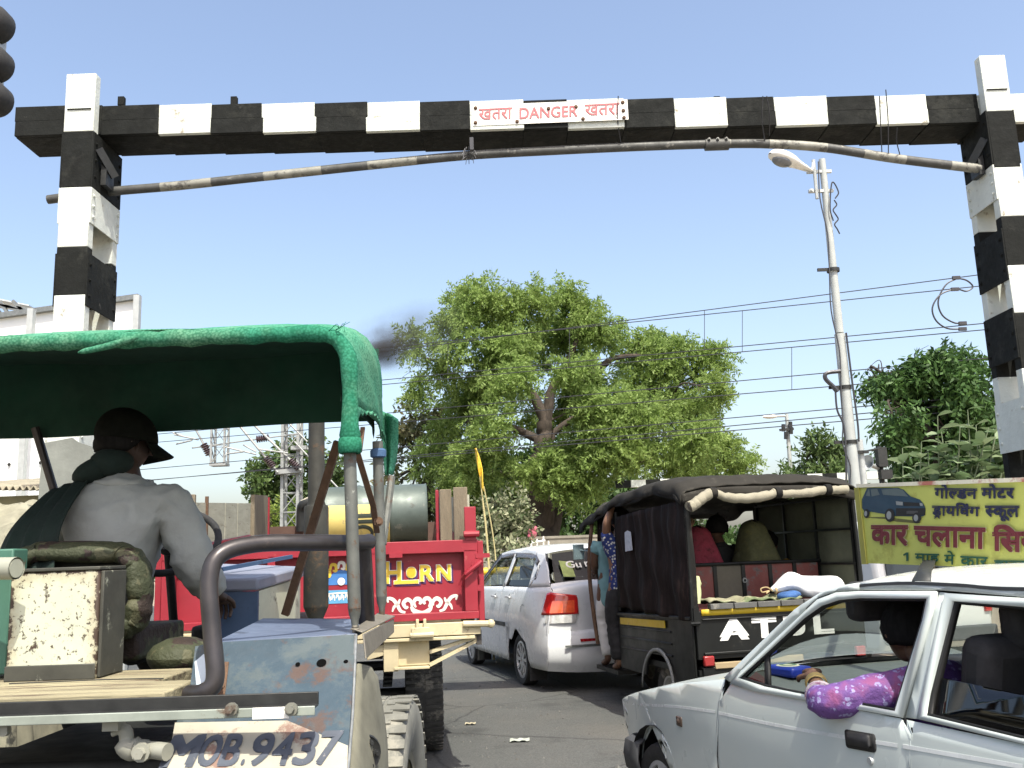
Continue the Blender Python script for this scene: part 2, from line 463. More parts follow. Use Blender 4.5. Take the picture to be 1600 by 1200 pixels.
for dx in (-.08, .0, .08): g.bolt(j + Vector((dx, -.05, .03)), (0, -1, .3), .012, .02)
g.build('gauge_pipe', [Mp1, Mp2], pt)
g = MB()
def wire(mb, a, b, r, sag=0., n=8, m=0):
    a, b = Vector(a), Vector(b)
    mb.tube([a.lerp(b, i / n) - Vector((0, 0, sag * 4 * (i / n) * (1 - i / n))) for i in range(n + 1)], r, 5, m=m)
for px, yt, yb_ in ((738, 238, 250), (970, 150, 222), (1202, 150, 212), (1196, 150, 226), (1388, 140, 246), (1378, 150, 240), (1406, 200, 242)):
    a, b_ = P(px - 4, yt, 7.92), P(px, yb_, 8.13)
    g = MB(); g.tube(smooth_pts([a, a.lerp(b_, .5) + Vector((random.uniform(-.03, .03), -.02, 0)), b_], 5), .005, 5); g.build('tie_wire', Mwire, pt)
g = MB(); p = P(737, 225, 7.98); g.box(p, (.035, .03, .12)); g.build('wire_hook', Mwire, pt); g = MB()
for i in range(16):
    a = rad(i * 22.5); c = P(733, 243, 8.1)
    g.tube(smooth_pts([c, c + Vector((math.cos(a) * .05, -.06, math.sin(a) * .06)), c + Vector((math.cos(a) * random.uniform(.05, .1), -.07, math.sin(a) * .05 - random.uniform(.02, .1)))], 4), .003, 4)
g.build('wire_knot', Mwire, pt)
# bracket on the inner face of each column holding the pipe
for xx, sg, py in ((-3.83 + .16, 1, 290), (xr - .14, -1, 250)):
    g = MB(); z = P(160, 285, 8.1).z if sg > 0 else P(1520, 255, 8.1).z
    g.box((xx + sg * .03, YB(xx) + .2, z), (.05, .16, .2)); g.beam((xx, YB(xx) + .06, z + .22), (xx + sg * .1, YB(xx) + .2, z), .02, .08)
    g.build('pipe_bracket', Mdark, pt)
# danger plate, bolted to the beam
sg = thing('danger_sign', 'white danger plate with red bilingual lettering on the striped beam', 'sign', tuple(P(858, 190, 7.97)))
ys = YB(.3) + .115
q = [P(739, 197, ys), P(982, 187, ys), P(980, 155.5, ys), P(738, 165, ys)]
g = MB(); g.poly([p + Vector((0, 0, 0)) for p in q], (0, -.006, 0)); g.build('plate', Msignwhite, sg, smooth=False)
for px, py in ((743, 169), (743, 192), (973, 160), (974, 173), (975, 184), (808, 190), (911, 186), (857, 170), (900, 167)):
    g = MB(); g.bolt(P(px, py, ys - .006), (0, -1, 0), .014, .014); g.build('bolt', Mrust, sg)
yl = ys - .006
g = MB()
text_into(g, ['खतरा'], [P(748, 188, yl), P(800, 185.5, yl), P(800, 168, yl), P(748, 171, yl)], (0, -1, 0), bold=.012); g.build('lettering', Mred, sg, smooth=False); g = MB()
text_into(g, ['DANGER'], [P(812, 186, yl), P(902, 182, yl), P(902, 165, yl), P(812, 169, yl)], (0, -1, 0), bold=.010); g.build('lettering', Mred, sg, smooth=False); g = MB()
text_into(g, ['खतरा'], [P(914, 181, yl), P(968, 179, yl), P(968, 161, yl), P(914, 164, yl)], (0, -1, 0), bold=.012)
g.build('lettering', Mred, sg, smooth=False)

# ------------------------------------------------------------------ traffic signal at the left edge
ts = thing('traffic_signal', 'dark traffic signal head with three round lamp housings', 'traffic light', tuple(Vector((P(-40, 100, 6.2).x, 6.3, 0))))
g = MB(); c = P(-13, 92, 6.3); g.box(c, (.15, .12, .78)); g.build('housing', Mgalv, ts, bevel=.015)
for py, r in ((35, .135), (97, .128), (152, .122)):
    c = P(-13, py, 6.2); g = MB()
    g.lathe(c, (0, -1, 0), [(0, .14), (r * .5, .13), (r * .85, .09), (r, .02), (r, -.08), (r * .9, -.1), (0, -.1)], 28)
    g.build('lamp_housing', Mblackrub, ts)
g = MB(); x = P(-40, 100, 6.2).x; g.tube([(x, 6.3, 0), (x, 6.3, 5.9)], .06, 14); g.beam((x, 6.3, 5.2), (P(-13, 92, 6.3).x, 6.3, 5.2), .05, .05); g.build('pole', Mgalv, ts)

# ------------------------------------------------------------------ street lamp
sl = thing('street_lamp', 'tall white street lamp pole with lantern arm left and dark painted base', 'street lamp', (5.45, 15, 0))
xb, yb_ = 5.45, 15.0
g = MB(); zs = [0, 1.75, 1.751, 4.9, 4.92, 7.98]; rs = [.105, .105, .095, .085, .07, .055]
for i, mi in ((0, 1), (2, 0), (4, 0)):
    g.tube([(xb, yb_, zs[i]), (xb, yb_, zs[i + 1])], [rs[i], rs[i + 1]], 14, m=mi)
Mpole = pm('pole_paint', (.36, .38, .365), .55, var=.1, scale=4, worn=(.3, .25, .2), worn_amt=.66)
g.build('pole', [Mpole, pm('bitumen', (.03, .032, .034), .7)], sl)
g = MB()
for z in (7.4, 7.75): g = MB(); g.box((xb - .08, yb_ - .02, z), (.42, .05, .05)); g.bolt((xb - .25, yb_ - .04, z), (0, -1, 0), .03, .06); g.build('bracket', Mgalv, sl)
g = MB()
g.tube([(xb - .17, yb_ - .06, 7.25), (xb - .17, yb_ - .06, 7.95)], .03, 8)
g.build('bracket', Mgalv, sl)
g = MB(); a, b_ = P(1268, 268, 14.8), P(1203, 240, 14.3); d = (b_ - a)
u = Vector((0, 0, 1)); s_ = d.cross(u).normalized(); u = s_.cross(d).normalized()
prof = [(0, .02, .05), (.12, .05, .09), (.35, .085, .12), (.42, .12, .15), (.55, .15, .19), (.8, .15, .2), (.95, .1, .14), (1., .02, .04)]
n = 14; vs = []; fs = []
for t, h, w in prof:
    for k in range(n):
        an = 2 * math.pi * k / n; yv = math.sin(an); vs.append(a + d * t + s_ * math.cos(an) * w * .8 + u * (yv * h * (1. if yv > 0 else .45)))
for i in range(len(prof) - 1):
    for k in range(n): fs.append((i * n + k, i * n + (k + 1) % n, (i + 1) * n + (k + 1) % n, (i + 1) * n + k))
g.add(vs, fs); lan = g.build('lantern', pm('lantern_white', (.75, .75, .72), .4), sl, sub=1)
g = MB(); c = a + d * .72 - u * .05; g.ball(c, (.2, .12, .08), 14, R=Matrix((d.normalized(), s_, u)).transposed())
g.build('lamp_glass', pm('lamp_glass_grey', (.15, .16, .17), .2), lan)
g = MB(); g.tube(smooth_pts([(xb - .17, yb_ - .06, 7.9), a + Vector((0, 0, .02)), a + d * .2], 6), .03, 8); g.build('arm', Mgalv, sl)
g = MB()
for off, z0, z1 in ((-.1, 7.9, 3.3), (.1, 7.2, 6.6), (-.12, 3.4, 1.0)):
    g.tube(smooth_pts([(xb + off * (1 + .4 * math.sin(i * 2.1)), yb_ - .1, z0 + (z1 - z0) * i / 7) for i in range(8)], 4), .012, 5)
lp = [P(1305, 310, 14.9), P(1310, 300, 14.9), P(1300, 285, 14.9), P(1297, 325, 14.9), P(1302, 345, 14.9)]
g.tube(smooth_pts(lp, 6), .012, 5)
k = [(1313, 580), (1292, 583), (1290, 592), (1303, 605), (1308, 612), (1298, 600)]
g.tube(smooth_pts([P(x, y, 14.9) for x, y in k], 6), .035, 6); g.tube(smooth_pts([P(x, y, 14.9) for x, y in ((1305, 605), (1308, 640), (1318, 665), (1322, 720), (1322, 800))], 6), .016, 6)
g.tube(smooth_pts([P(x, y, 14.9) for x, y in ((1322, 520), (1332, 600), (1340, 660), (1342, 690))], 6), .016, 6)
g.build('cable', Mwire, sl)
g = MB()
for z in (4.0, 3.1, 6.0): g = MB(); g.lathe((xb, yb_, z), (0, 0, 1), [(.09, -.03), (.105, -.03), (.105, .03), (.09, .03)], 14); g.box((xb - .18, yb_ - .05, z), (.2, .04, .05)); g.build('clamp', Mdark, sl)
# short thin pole beside it
sp = thing('service_pole', 'short thin grey pole just right of the tall lamp pole', 'pole', tuple(Vector((P(1350, 760, 15.2).x, 15.2, 0))))
x = P(1350, 760, 15.2).x; g = MB(); g.tube([(x, 15.2, 0), (x, 15.2, P(1345, 687, 15.2).z)], .055, 12); g.build('post', Mgalv, sp)
g = MB(); z = P(1345, 707, 15.2).z; g.box((x - .05, 15.12, z), (.3, .04, .05)); g.tube([(x, 15.1, z), P(1375, 700, 16)], .015, 5); g.build('clamp', Mdark, sp)
# ------------------------------------------------------------------ vegetation
def np_mesh(name, V, F4, mat, parent=None):
    me = bpy.data.meshes.new(name); n = len(V); k = len(F4)
    M = xf(parent)
    if parent: V = V - np.array(M.translation)
    me.vertices.add(n); me.vertices.foreach_set('co', np.ascontiguousarray(V, dtype=np.float32).ravel())
    me.loops.add(k * 4); me.loops.foreach_set('vertex_index', np.ascontiguousarray(F4, dtype=np.int32).ravel())
    me.polygons.add(k); me.polygons.foreach_set('loop_start', np.arange(0, k * 4, 4, dtype=np.int32))
    me.materials.append(mat); me.update(calc_edges=True); me.validate()
    o = bpy.data.objects.new(name, me); COL.objects.link(o)
    if parent: o.parent = parent
    XF[o.name] = M
    return o
def unit(a): return a / np.maximum(1e-6, np.linalg.norm(a, axis=1, keepdims=True))
def leaf_quads(c, d, L, Wd):
    n = len(c); d = unit(d); s = unit(np.cross(d, unit(RNG.normal(size=(n, 3)))))
    L = L * RNG.uniform(.7, 1.3, (n, 1)); Wd = Wd * RNG.uniform(.7, 1.3, (n, 1))
    V = np.stack([c, c + d * L * .45 + s * Wd * .5, c + d * L, c + d * L * .45 - s * Wd * .5], 1).reshape(-1, 3)
    return V, np.arange(n * 4).reshape(-1, 4)
def sprays(lobes, per_m2, nleaf, sl, L, Wd, droop=.5, gap=.32, seed=1, shell=.5, clump=0):
    """lobes: (centre, (rx,ry,rz), density). Leaf sprays through each lobe, thinned in gaps"""
    r = np.random.default_rng(seed); C, Dv = [], []
    for c, R, den in lobes:
        R = np.array(R, float); n = int(per_m2 * den * (R[0] * R[2] + R[0] * R[1] + R[1] * R[2]) * 1.4)
        if clump:
            m = max(4, int(clump * den)); cu = unit(r.normal(size=(m, 3))); cc = np.array(c) + cu * R * r.uniform(.25, 1., (m, 1)) ** .6 * .85
            cr = R.mean() * r.uniform(.22, .42, (m, 1)); wi = r.choice(m, n, p=(cr[:, 0] ** 2 / (cr ** 2).sum()))
            u = unit(r.normal(size=(n, 3)) + np.array([0, 0, .35])); p = cc[wi] + u * cr[wi] * np.array([1.15, 1.15, .8]) * r.uniform(0, 1, (n, 1)) ** .4
            axis = unit(u * .8 + r.normal(0, .5, (n, 3)) + np.array([0, 0, -droop]))
            t = np.linspace(0, 1, nleaf)[None, :, None]
            pts = p[:, None, :] + axis[:, None, :] * t * sl + np.array([0, 0, -1.]) * (t ** 2) * sl * droop * .5
            side = unit(np.cross(axis, unit(r.normal(size=(n, 3))))); alt = np.where(np.arange(nleaf) % 2 == 0, 1., -1.)[None, :, None]
            dd = axis[:, None, :] * .55 + side[:, None, :] * alt + r.normal(0, .3, (n, nleaf, 3)) + np.array([0, 0, -droop * .6])
            C.append(pts.reshape(-1, 3)); Dv.append(dd.reshape(-1, 3)); continue
        u = unit(r.normal(size=(n, 3))); rr = r.uniform(0, 1, (n, 1)) ** shell
        # lumpy surface and holes
        ph = r.uniform(0, 6.28, 3)
        lump = .82 + .3 * np.sin(u[:, :1] * 5 + ph[0]) * np.sin(u[:, 1:2] * 4.5 + ph[1]) + .18 * np.sin(u[:, 2:3] * 8 + ph[2]) + r.normal(0, .06, (n, 1))
        p = np.array(c) + u * R * rr * lump
        h = np.sin(p[:, 0] * 2.1 + ph[0]) * np.sin(p[:, 2] * 2.3 + ph[1]) * np.sin(p[:, 1] * 1.9 + ph[2])
        keep = (h > -gap) | (r.uniform(size=n) < .25)
        p, uu = p[keep], u[keep]; n = len(p)
        axis = unit(uu * .8 + r.normal(0, .55, (n, 3)) + np.array([0, 0, -droop]))
        t = np.linspace(0, 1, nleaf)[None, :, None]
        pts = p[:, None, :] + axis[:, None, :] * t * sl + np.array([0, 0, -1.]) * (t ** 2) * sl * droop * .5
        side = unit(np.cross(axis, unit(r.normal(size=(n, 3)))))
        alt = np.where(np.arange(nleaf) % 2 == 0, 1., -1.)[None, :, None]
        dd = axis[:, None, :] * .55 + side[:, None, :] * alt + r.normal(0, .3, (n, nleaf, 3)) + np.array([0, 0, -droop * .6])
        C.append(pts.reshape(-1, 3)); Dv.append(dd.reshape(-1, 3))
    return leaf_quads(np.concatenate(C), np.concatenate(Dv), L, Wd)
Mbark = pm('bark_grey_brown', (.055, .042, .032), .95, var=.45, scale=3, bump=.8, bump_scale=9, stretch=(3, 3, .8))
Mbark2 = pm('bark_dark', (.045, .036, .028), .95, var=.4, scale=4, bump=.6, bump_scale=12, stretch=(3, 3, .8))
def limb(mb, pts, r0, r1, seg=8):
    pp = smooth_pts(pts, 5); n = len(pp)
    mb.tube([p + Vector((random.gauss(0, .3), random.gauss(0, .3), 0)) * r1 * .8 for p in pp], [r0 + (r1 - r0) * (i / (n - 1)) for i in range(n)], seg)
def twigs(mb, frm, lobes, k, r, rg):
    for c, R, den in lobes:
        c = Vector(c); f = min(frm, key=lambda q: (Vector(q) - c).length); f = Vector(f)
        m = f.lerp(c, .5) + Vector((rg.uniform(-.4, .4), rg.uniform(-.3, .3), rg.uniform(-.1, .5)))
        limb(mb, [f, m, c], r, r * .35, 6)
        for _ in range(k):
            e = c + Vector((rg.uniform(-1, 1) * R[0], rg.uniform(-1, 1) * R[1], rg.uniform(-.8, 1) * R[2])) * .85
            s = m.lerp(c, rg.uniform(.2, 1)); limb(mb, [s, s.lerp(e, .5) + Vector((rg.uniform(-.3, .3), 0, rg.uniform(-.1, .3))), e], r * .35, r * .08, 5)
def plobes(lst, Y, asp=.9, dy=1.5, seed=3):
    rg = random.Random(seed); out = []
    for px, py, rx, ry, *den in lst:
        y = Y + rg.uniform(-dy, dy) * (1 if len(den) < 2 else 0) + (den[1] if len(den) > 1 else 0)
        c = P(px, py, y); k = y / FPX
        out.append((tuple(c), (rx * k, (rx + ry) / 2 * k * asp, ry * k), den[0] if den else 1.))
    return out
def tree(name, label, base, limbs, lobes, leaf, mat, bark, per=9, nleaf=12, sl=.5, L=.2, Wd=.08, droop=.5, gap=.3, seed=1, tw=4, tr=.09, shell=.5, group=None, cat='tree', clump=0):
    o = thing(name, label, cat, tuple(base), group=group)
    g = MB(); ends = []
    for pts, r0, r1 in limbs:
        limb(g, pts, r0, r1, 10); ends += [pts[-1], pts[len(pts) // 2]]
    twigs(g, ends, lobes, tw, tr, random.Random(seed))
    g.build('trunk' if cat == 'tree' else 'stem', bark, o, ang=80)
    V, F = sprays(lobes, per, nleaf, sl, L, Wd, droop, gap, seed, shell, clump)
    np_mesh('crown' if cat == 'tree' else 'foliage', V, F, mat, o); return o
Lneem = leaf_mat('leaf_neem', (.15, .235, .05), (.31, .42, .13), .5, .5, (.20, .265, .065))
Ldark = leaf_mat('leaf_dark', (.028, .062, .016), (.075, .135, .035), .25, .6)
Lweep = leaf_mat('leaf_weeping', (.036, .082, .022), (.10, .19, .05), .32, .6)
Lolive = leaf_mat('leaf_olive', (.055, .075, .03), (.14, .16, .07), .25, .8, (.13, .075, .04))
Lmid = leaf_mat('leaf_mid', (.05, .095, .025), (.13, .19, .06), .3, .5)
Lpale = leaf_mat('leaf_pale', (.10, .17, .07), (.27, .33, .19), .3, 2.)
Lyel = leaf_mat('leaf_yellowgreen', (.13, .19, .03), (.24, .30, .06), .35, .7)
Lbush = leaf_mat('leaf_bush', (.07, .11, .04), (.42, .42, .27), .25, 1.2)

Y = 35.
nl = plobes([(770, 468, 62, 42), (725, 478, 36, 30), (830, 480, 42, 40), (893, 462, 34, 34, .8), (905, 492, 40, 36), (715, 530, 48, 44, .8), (650, 545, 36, 42, .45), (640, 605, 28, 46, .4), (690, 590, 40, 36, .45),
             (790, 545, 62, 52), (870, 545, 66, 52), (935, 520, 42, 44), (1000, 552, 50, 42), (1055, 545, 48, 38), (1095, 575, 42, 42), (1120, 610, 24, 44, .8),
             (1020, 615, 66, 50), (930, 600, 60, 50, .6), (1075, 655, 56, 48), (760, 635, 60, 55, .9), (700, 660, 44, 40, .5), (745, 715, 58, 46), (720, 770, 46, 48, .9), (860, 740, 52, 40, 1.1, -2.), (905, 755, 52, 44, 1.1, -2.), (925, 700, 52, 46, 1., -1.),
             (985, 700, 60, 44), (1050, 715, 62, 38), (1115, 705, 46, 38), (1155, 725, 32, 26, .9), (835, 640, 40, 46, .5, 2.), (800, 790, 50, 44, .8, 3.), (890, 640, 44, 40, .7, 2.), (960, 650, 50, 44, .8, 1.), (760, 580, 40, 40, .8), (680, 720, 40, 40, .6), (940, 640, 60, 44, 1., -3.), (1010, 640, 50, 36, 1., -3.), (800, 600, 44, 36, .7, -3.), (900, 585, 44, 36, .8, -3.), (960, 700, 60, 40, 1., -3.), (770, 665, 44, 40, .8, -3.), (1080, 690, 50, 36, 1., -3.)], Y, dy=2.2)
B = lambda x, y, d=0: P(x, y, Y + d)
bs = Vector((B(850, 862).x, Y, 0))
tree('neem_tree', 'tallest bright green spreading tree with a forked trunk beyond the crossing', bs,
     [([bs, B(852, 830), B(842, 760), B(848, 700), B(852, 660)], .52, .30),
      ([bs + Vector((.35, 0, 0)), B(868, 815), B(890, 770, 1), B(925, 742, 2)], .26, .10),
      ([B(852, 662), B(836, 622), B(812, 590), B(800, 540)], .24, .08), ([B(812, 592), B(775, 570), B(745, 535)], .18, .06), ([B(745, 560), B(710, 568), B(665, 560)], .12, .05),
      ([B(852, 662), B(862, 610), B(885, 570), B(905, 520)], .24, .07), ([B(870, 600), B(910, 590), B(960, 560), B(1010, 555)], .18, .06),
      ([B(848, 690), B(905, 650), B(980, 640), B(1050, 620)], .14, .05), ([B(850, 720), B(920, 725), B(1000, 720), B(1080, 712)], .13, .05),
      ([B(848, 690), B(790, 665), B(730, 660)], .18, .06), ([B(846, 740), B(790, 740), B(745, 730)], .14, .05), ([B(800, 545), B(790, 500), B(770, 470)], .12, .04)],
     nl, None, Lneem, Mbark, per=70, nleaf=18, sl=.5, L=.17, Wd=.058, droop=.35, gap=.26, seed=5, tw=5, tr=.05, clump=17)
Y2 = 39.
q = lambda x, y: P(x, y, Y2)
bs = Vector((q(668, 860).x, Y2, 0))
tree('olive_tree', 'thin olive green tree with brownish leaves left of the tallest tree', bs, [([bs, q(668, 800), q(675, 740), q(690, 690)], .2, .09), ([q(668, 790), q(650, 730), q(640, 680)], .12, .05)],
     plobes([(670, 655, 46, 44, .8), (630, 700, 36, 46, .7), (690, 710, 42, 46, .7), (655, 770, 50, 46, .8), (625, 810, 40, 36, .8), (700, 790, 36, 40, .7), (605, 760, 30, 40, .6), (575, 800, 34, 40, .8), (540, 815, 34, 40, .9)], Y2), None, Lolive, Mbark2, per=24, nleaf=8, sl=.5, L=.26, Wd=.13, droop=.2, clump=8, seed=8, tr=.06)
Y3 = 43.
q = lambda x, y: P(x, y, Y3)
bs = Vector((q(450, 860).x, Y3, 0))
tree('broadleaf_tree', 'dull green tree behind the overhead line mast, left of the barrel', bs, [([bs, q(450, 790), q(455, 735)], .22, .1)],
     plobes([(430, 730, 38, 32), (480, 715, 34, 28), (415, 775, 34, 34, .8), (465, 775, 40, 34), (510, 745, 32, 36), (400, 745, 20, 22, .7), (440, 820, 50, 30, .8), (500, 810, 40, 40)], Y3), None, Lmid, Mbark2, per=26, nleaf=8, sl=.6, L=.30, Wd=.15, droop=.2, clump=9, seed=11, tr=.07)
Y4 = 47.
q = lambda x, y: P(x, y, Y4)
bs = Vector((q(775, 862).x, Y4, 0))
tree('shade_tree', 'dark green tree filling the gap behind the trunk of the tallest tree', bs, [([bs, q(775, 800), q(790, 740)], .3, .12)],
     plobes([(770, 740, 60, 46), (820, 770, 60, 46), (720, 800, 50, 44), (780, 820, 60, 40), (900, 800, 60, 44), (960, 790, 56, 44), (860, 720, 60, 50), (930, 840, 70, 26), (830, 840, 70, 26), (1010, 800, 50, 50), (1080, 780, 60, 50), (690, 840, 60, 26)], Y4), None, Ldark, Mbark2, per=20, nleaf=8, sl=.7, L=.34, Wd=.16, droop=.3, clump=9, seed=13, tr=.08)
Y5 = 42.
q = lambda x, y: P(x, y, Y5)
bs = Vector((q(1285, 850).x, Y5, 0))
tree('pointed_tree', 'small pointed green tree behind the roof of the black passenger vehicle', bs, [([bs, q(1285, 790), q(1282, 700)], .2, .06)],
     plobes([(1278, 688, 16, 18), (1270, 712, 24, 20), (1295, 705, 24, 20), (1315, 718, 22, 24), (1262, 742, 30, 22), (1300, 742, 34, 24), (1325, 752, 26, 24), (1280, 780, 46, 26), (1330, 790, 40, 30), (1235, 755, 22, 20), (1340, 830, 40, 30), (1225, 790, 30, 26)], Y5, dy=1), None, Lmid, Mbark2, per=28, nleaf=8, sl=.5, L=.30, Wd=.12, droop=-.2, seed=17, tr=.05)
Y6 = 20.
q = lambda x, y: P(x, y, Y6)
bs = Vector((q(1475, 850).x, Y6, 0))
tree('weeping_tree', 'dark green drooping tree beside the right portal column', bs, [([bs, q(1475, 760), q(1470, 680), q(1465, 620)], .22, .12), ([q(1470, 690), q(1420, 640), q(1400, 600)], .1, .04), ([q(1470, 660), q(1510, 610), q(1530, 580)], .1, .04)],
     plobes([(1450, 562, 44, 26), (1500, 568, 44, 26), (1405, 590, 40, 28), (1375, 600, 22, 22, .5), (1455, 610, 50, 40), (1520, 615, 44, 44), (1395, 650, 34, 30, .8), (1450, 670, 50, 36), (1510, 680, 46, 36), (1405, 690, 26, 22, .8), (1415, 730, 40, 28), (1480, 730, 50, 34), (1540, 720, 40, 44), (1550, 650, 28, 50), (1410, 780, 44, 30), (1480, 790, 50, 30), (1362, 592, 14, 20, .4)], Y6, dy=.8), None, Lweep, Mbark2, per=150, nleaf=10, sl=.42, L=.16, Wd=.066, droop=.8, gap=.2, clump=13, seed=19, tr=.045)
# big-leaved roadside shrub
def big_shrub(name, label, pts, Y, mat, L, W_, n, seed):
    r = np.random.default_rng(seed); rg = random.Random(seed)
    bx = P(pts[0][0], 850, Y).x; o = thing(name, label, 'shrub', (bx, Y, 0)); g = MB(); C, Dv = [], []
    for px, py in pts:
        e = P(px, py, Y + rg.uniform(-.4, .4)); b0 = Vector((bx + rg.uniform(-.3, .3) + (e.x - bx) * .35, Y, 0))
        pp = smooth_pts([b0, b0.lerp(e, .5) + Vector((rg.uniform(-.1, .1), 0, .1)), e], 6)
        g.tube(pp, [.02 - .014 * i / (len(pp) - 1) for i in range(len(pp))], 6)
        for k in range(n):
            t = 1 - .62 * (k / n); p = b0.lerp(e, .5).lerp(e, t) if t < .5 else pp[min(len(pp) - 1, int(t * (len(pp) - 1)))]
            a = k * 1.57 + rg.uniform(-.4, .4)
            C.append(tuple(p)); Dv.append((math.cos(a), math.sin(a) * .9, rg.uniform(.05, .8)))
    g.build('stem', pm('pale_stem', (.13, .16, .09), .8), o)
    c, d = np.array(C), unit(np.array(Dv)); m = len(c)
    s = unit(np.cross(d, np.array([0, 0, 1.]) + r.normal(0, .35, (m, 3)))); nn = np.cross(s, d)
    Ls = L * r.uniform(.6, 1.15, (m, 1)); Ws = W_ * r.uniform(.7, 1.1, (m, 1)); V, F = [], []
    prof = [(0, .12), (.22, .72), (.55, 1.), (.85, .62), (1., .05)]
    for t, w in prof:
        mid = c + d * Ls * t - nn * Ls * .25 * t * t
        V += [mid - s * Ws * w * .5 + nn * Ws * .12 * w, mid, mid + s * Ws * w * .5 + nn * Ws * .12 * w]
    V = np.stack(V, 1).reshape(-1, 3); k = len(prof) * 3
    for i in range(len(prof) - 1):
        for j in range(2):
            F.append(np.arange(m)[:, None] * k + np.array([i * 3 + j, i * 3 + j + 1, i * 3 + j + 4, i * 3 + j + 3])[None])
    np_mesh('foliage', V, np.concatenate(F), mat, o); return o
big_shrub('milkweed_shrub', 'shrub with large round pale green leaves above the yellow roof board', [(1440, 690), (1465, 650), (1478, 690), (1500, 668), (1512, 640), (1530, 690), (1545, 668), (1560, 650), (1560, 700), (1485, 720), (1455, 730), (1520, 725), (1575, 690), (1430, 725), (1545, 735), (1500, 700), (1410, 700), (1425, 740), (1450, 705), (1475, 740), (1495, 745), (1515, 700), (1535, 705), (1565, 740), (1580, 720), (1470, 670), (1555, 685), (1440, 745), (1525, 665), (1590, 690)], 12.5, Lpale, .23, .155, 28, 4)
Yb = 23.
bs = Vector((P(790, 870, Yb).x, Yb, 0))
tree('flowering_bush', 'speckled pale leaved bush behind the yellow flag', bs, [([bs, P(790, 840, Yb)], .06, .03)],
     plobes([(775, 800, 30, 30), (800, 790, 26, 26), (760, 830, 26, 28), (800, 830, 34, 30), (825, 815, 18, 20, .8), (785, 860, 46, 22)], Yb, dy=.4), None, Lbush, Mbark2, per=110, nleaf=5, sl=.22, L=.13, Wd=.075, droop=0., seed=23, tr=.03, cat='bush')
Yb = 40.
bs = Vector((P(425, 862, Yb).x, Yb, 0))
tree('yellow_green_bush', 'yellow green bush seen over the front board of the red trailer', bs, [([bs, P(425, 830, Yb)], .06, .03)],
     plobes([(410, 815, 26, 24), (440, 805, 30, 26), (470, 820, 30, 24), (430, 840, 50, 20), (390, 835, 24, 20), (500, 835, 40, 20)], Yb, dy=.6), None, Lyel, Mbark2, per=30, nleaf=9, sl=.4, L=.22, Wd=.08, droop=.1, seed=29, tr=.04, cat='bush')
# far belt of trees that reads as one mass
lb = []
rg = random.Random(2)
for i in range(46):
    x = -95 + i * 4.6 + rg.uniform(-1.5, 1.5); y = 95 + rg.uniform(-6, 6) + abs(x) * .05; h = rg.uniform(1.6, 3.2)
    lb.append(((x, y, h * .9), (rg.uniform(2.6, 4), 2.5, h), 1.))
V, F = sprays(lb, 14, 7, 1.0, .6, .34, .2, .4, 31)
tag(np_mesh('far_trees', V, F, Ldark), 'low belt of distant dark green trees along the horizon', 'trees', kind='stuff')

# ------------------------------------------------------------------ grit and litter on the road
r_ = np.random.default_rng(77); V_, F_ = [], []
for k in range(1500):
    yy = r_.uniform(4.5, 16); p_ = Vector((r_.uniform(-2.5, 3.5) - .27 * (yy - 4), yy, .005)); s_ = r_.uniform(.004, .017) * (1.6 if r_.uniform() < .06 else 1); b_ = len(V_)
    for a_ in range(4): V_.append((p_.x + math.cos(a_ * 1.57 + k) * s_ * r_.uniform(.6, 1.2), p_.y + math.sin(a_ * 1.57 + k) * s_ * r_.uniform(.6, 1.2), .0045))
    V_.append((p_.x, p_.y, .005 + s_ * .8)); F_ += [(b_ + i, b_ + (i + 1) % 4, b_ + 4) for i in range(4)]
g = MB(); g.add(V_, F_); tag(g.build('grit', pm('grit_stone', (.085, .085, .078), .9, var=.6, scale=3), smooth=False), 'loose grit and small stones scattered over the asphalt', 'grit', kind='stuff')
for k, (px_, py_, s_, c_, lb_) in enumerate(((812, 1158, .05, (.35, .38, .33), 'small pale scrap of litter on the asphalt before the hatchback'), (735, 1132, .03, (.4, .36, .25), 'tiny buff scrap of litter near the trailer tyre'))):
    p_ = PZ(px_, py_, .006); g = MB(); g.grid(lambda u, v: p_ + Vector(((u - .5) * s_ * 3.2, (v - .5) * s_ * 2, .004 + .012 * abs(math.sin(u * 7 + v * 4)))), 8, 5); tag(g.build('litter', pm('litter_%s' % ('pale', 'buff')[k], c_, .8, var=.3, scale=30), ang=180), lb_, 'litter')

# ------------------------------------------------------------------ level crossing behind
st = thing('stone_wall', 'low grey masonry wall at the foot of the tallest tree', 'wall', (P(850, 855, 31).x, 31, 0))
g = MB(); x0, x1 = P(640, 850, 31).x, P(1010, 850, 31).x; z1 = P(850, 842, 31).z
g.box(((x0 + x1) / 2, 31, z1 / 2), (x1 - x0, .35, z1)); g.box(((x0 + x1) / 2, 31, z1 + .04), (x1 - x0 + .1, .42, .08))
g.build('body', pm('old_masonry', (.20, .185, .15), .95, var=.35, scale=1.4, worn=(.30, .26, .16), worn_amt=.58, worn_scale=.9, bump=.6, bump_scale=6), st)
cg = thing('crossing_gate', 'yellow and black level crossing boom seen through the white sedan', 'barrier', (-.6, 19, 0))
g = MB(); a, b_ = Vector((-3.2, 18.3, 1.18)), Vector((5.2, 20.6, 1.18))
for i in range(14):
    g.tube([a.lerp(b_, i / 14), a.lerp(b_, (i + 1) / 14)], .075, 12, m=(0 if i % 3 else 1))
Myel = pm('barrier_yellow', (.68, .46, .03), .5, var=.1, worn=(.3, .2, .05), worn_amt=.66); Mblk = pm('barrier_black', (.02, .02, .02), .5)
g.build('boom', [Myel, Mblk], cg)
g = MB()
for i in range(40):
    p = a.lerp(b_, (i + .5) / 40); g.tube([p - Vector((0, 0, .07)), p - Vector((0, 0, .85))], .014, 6)
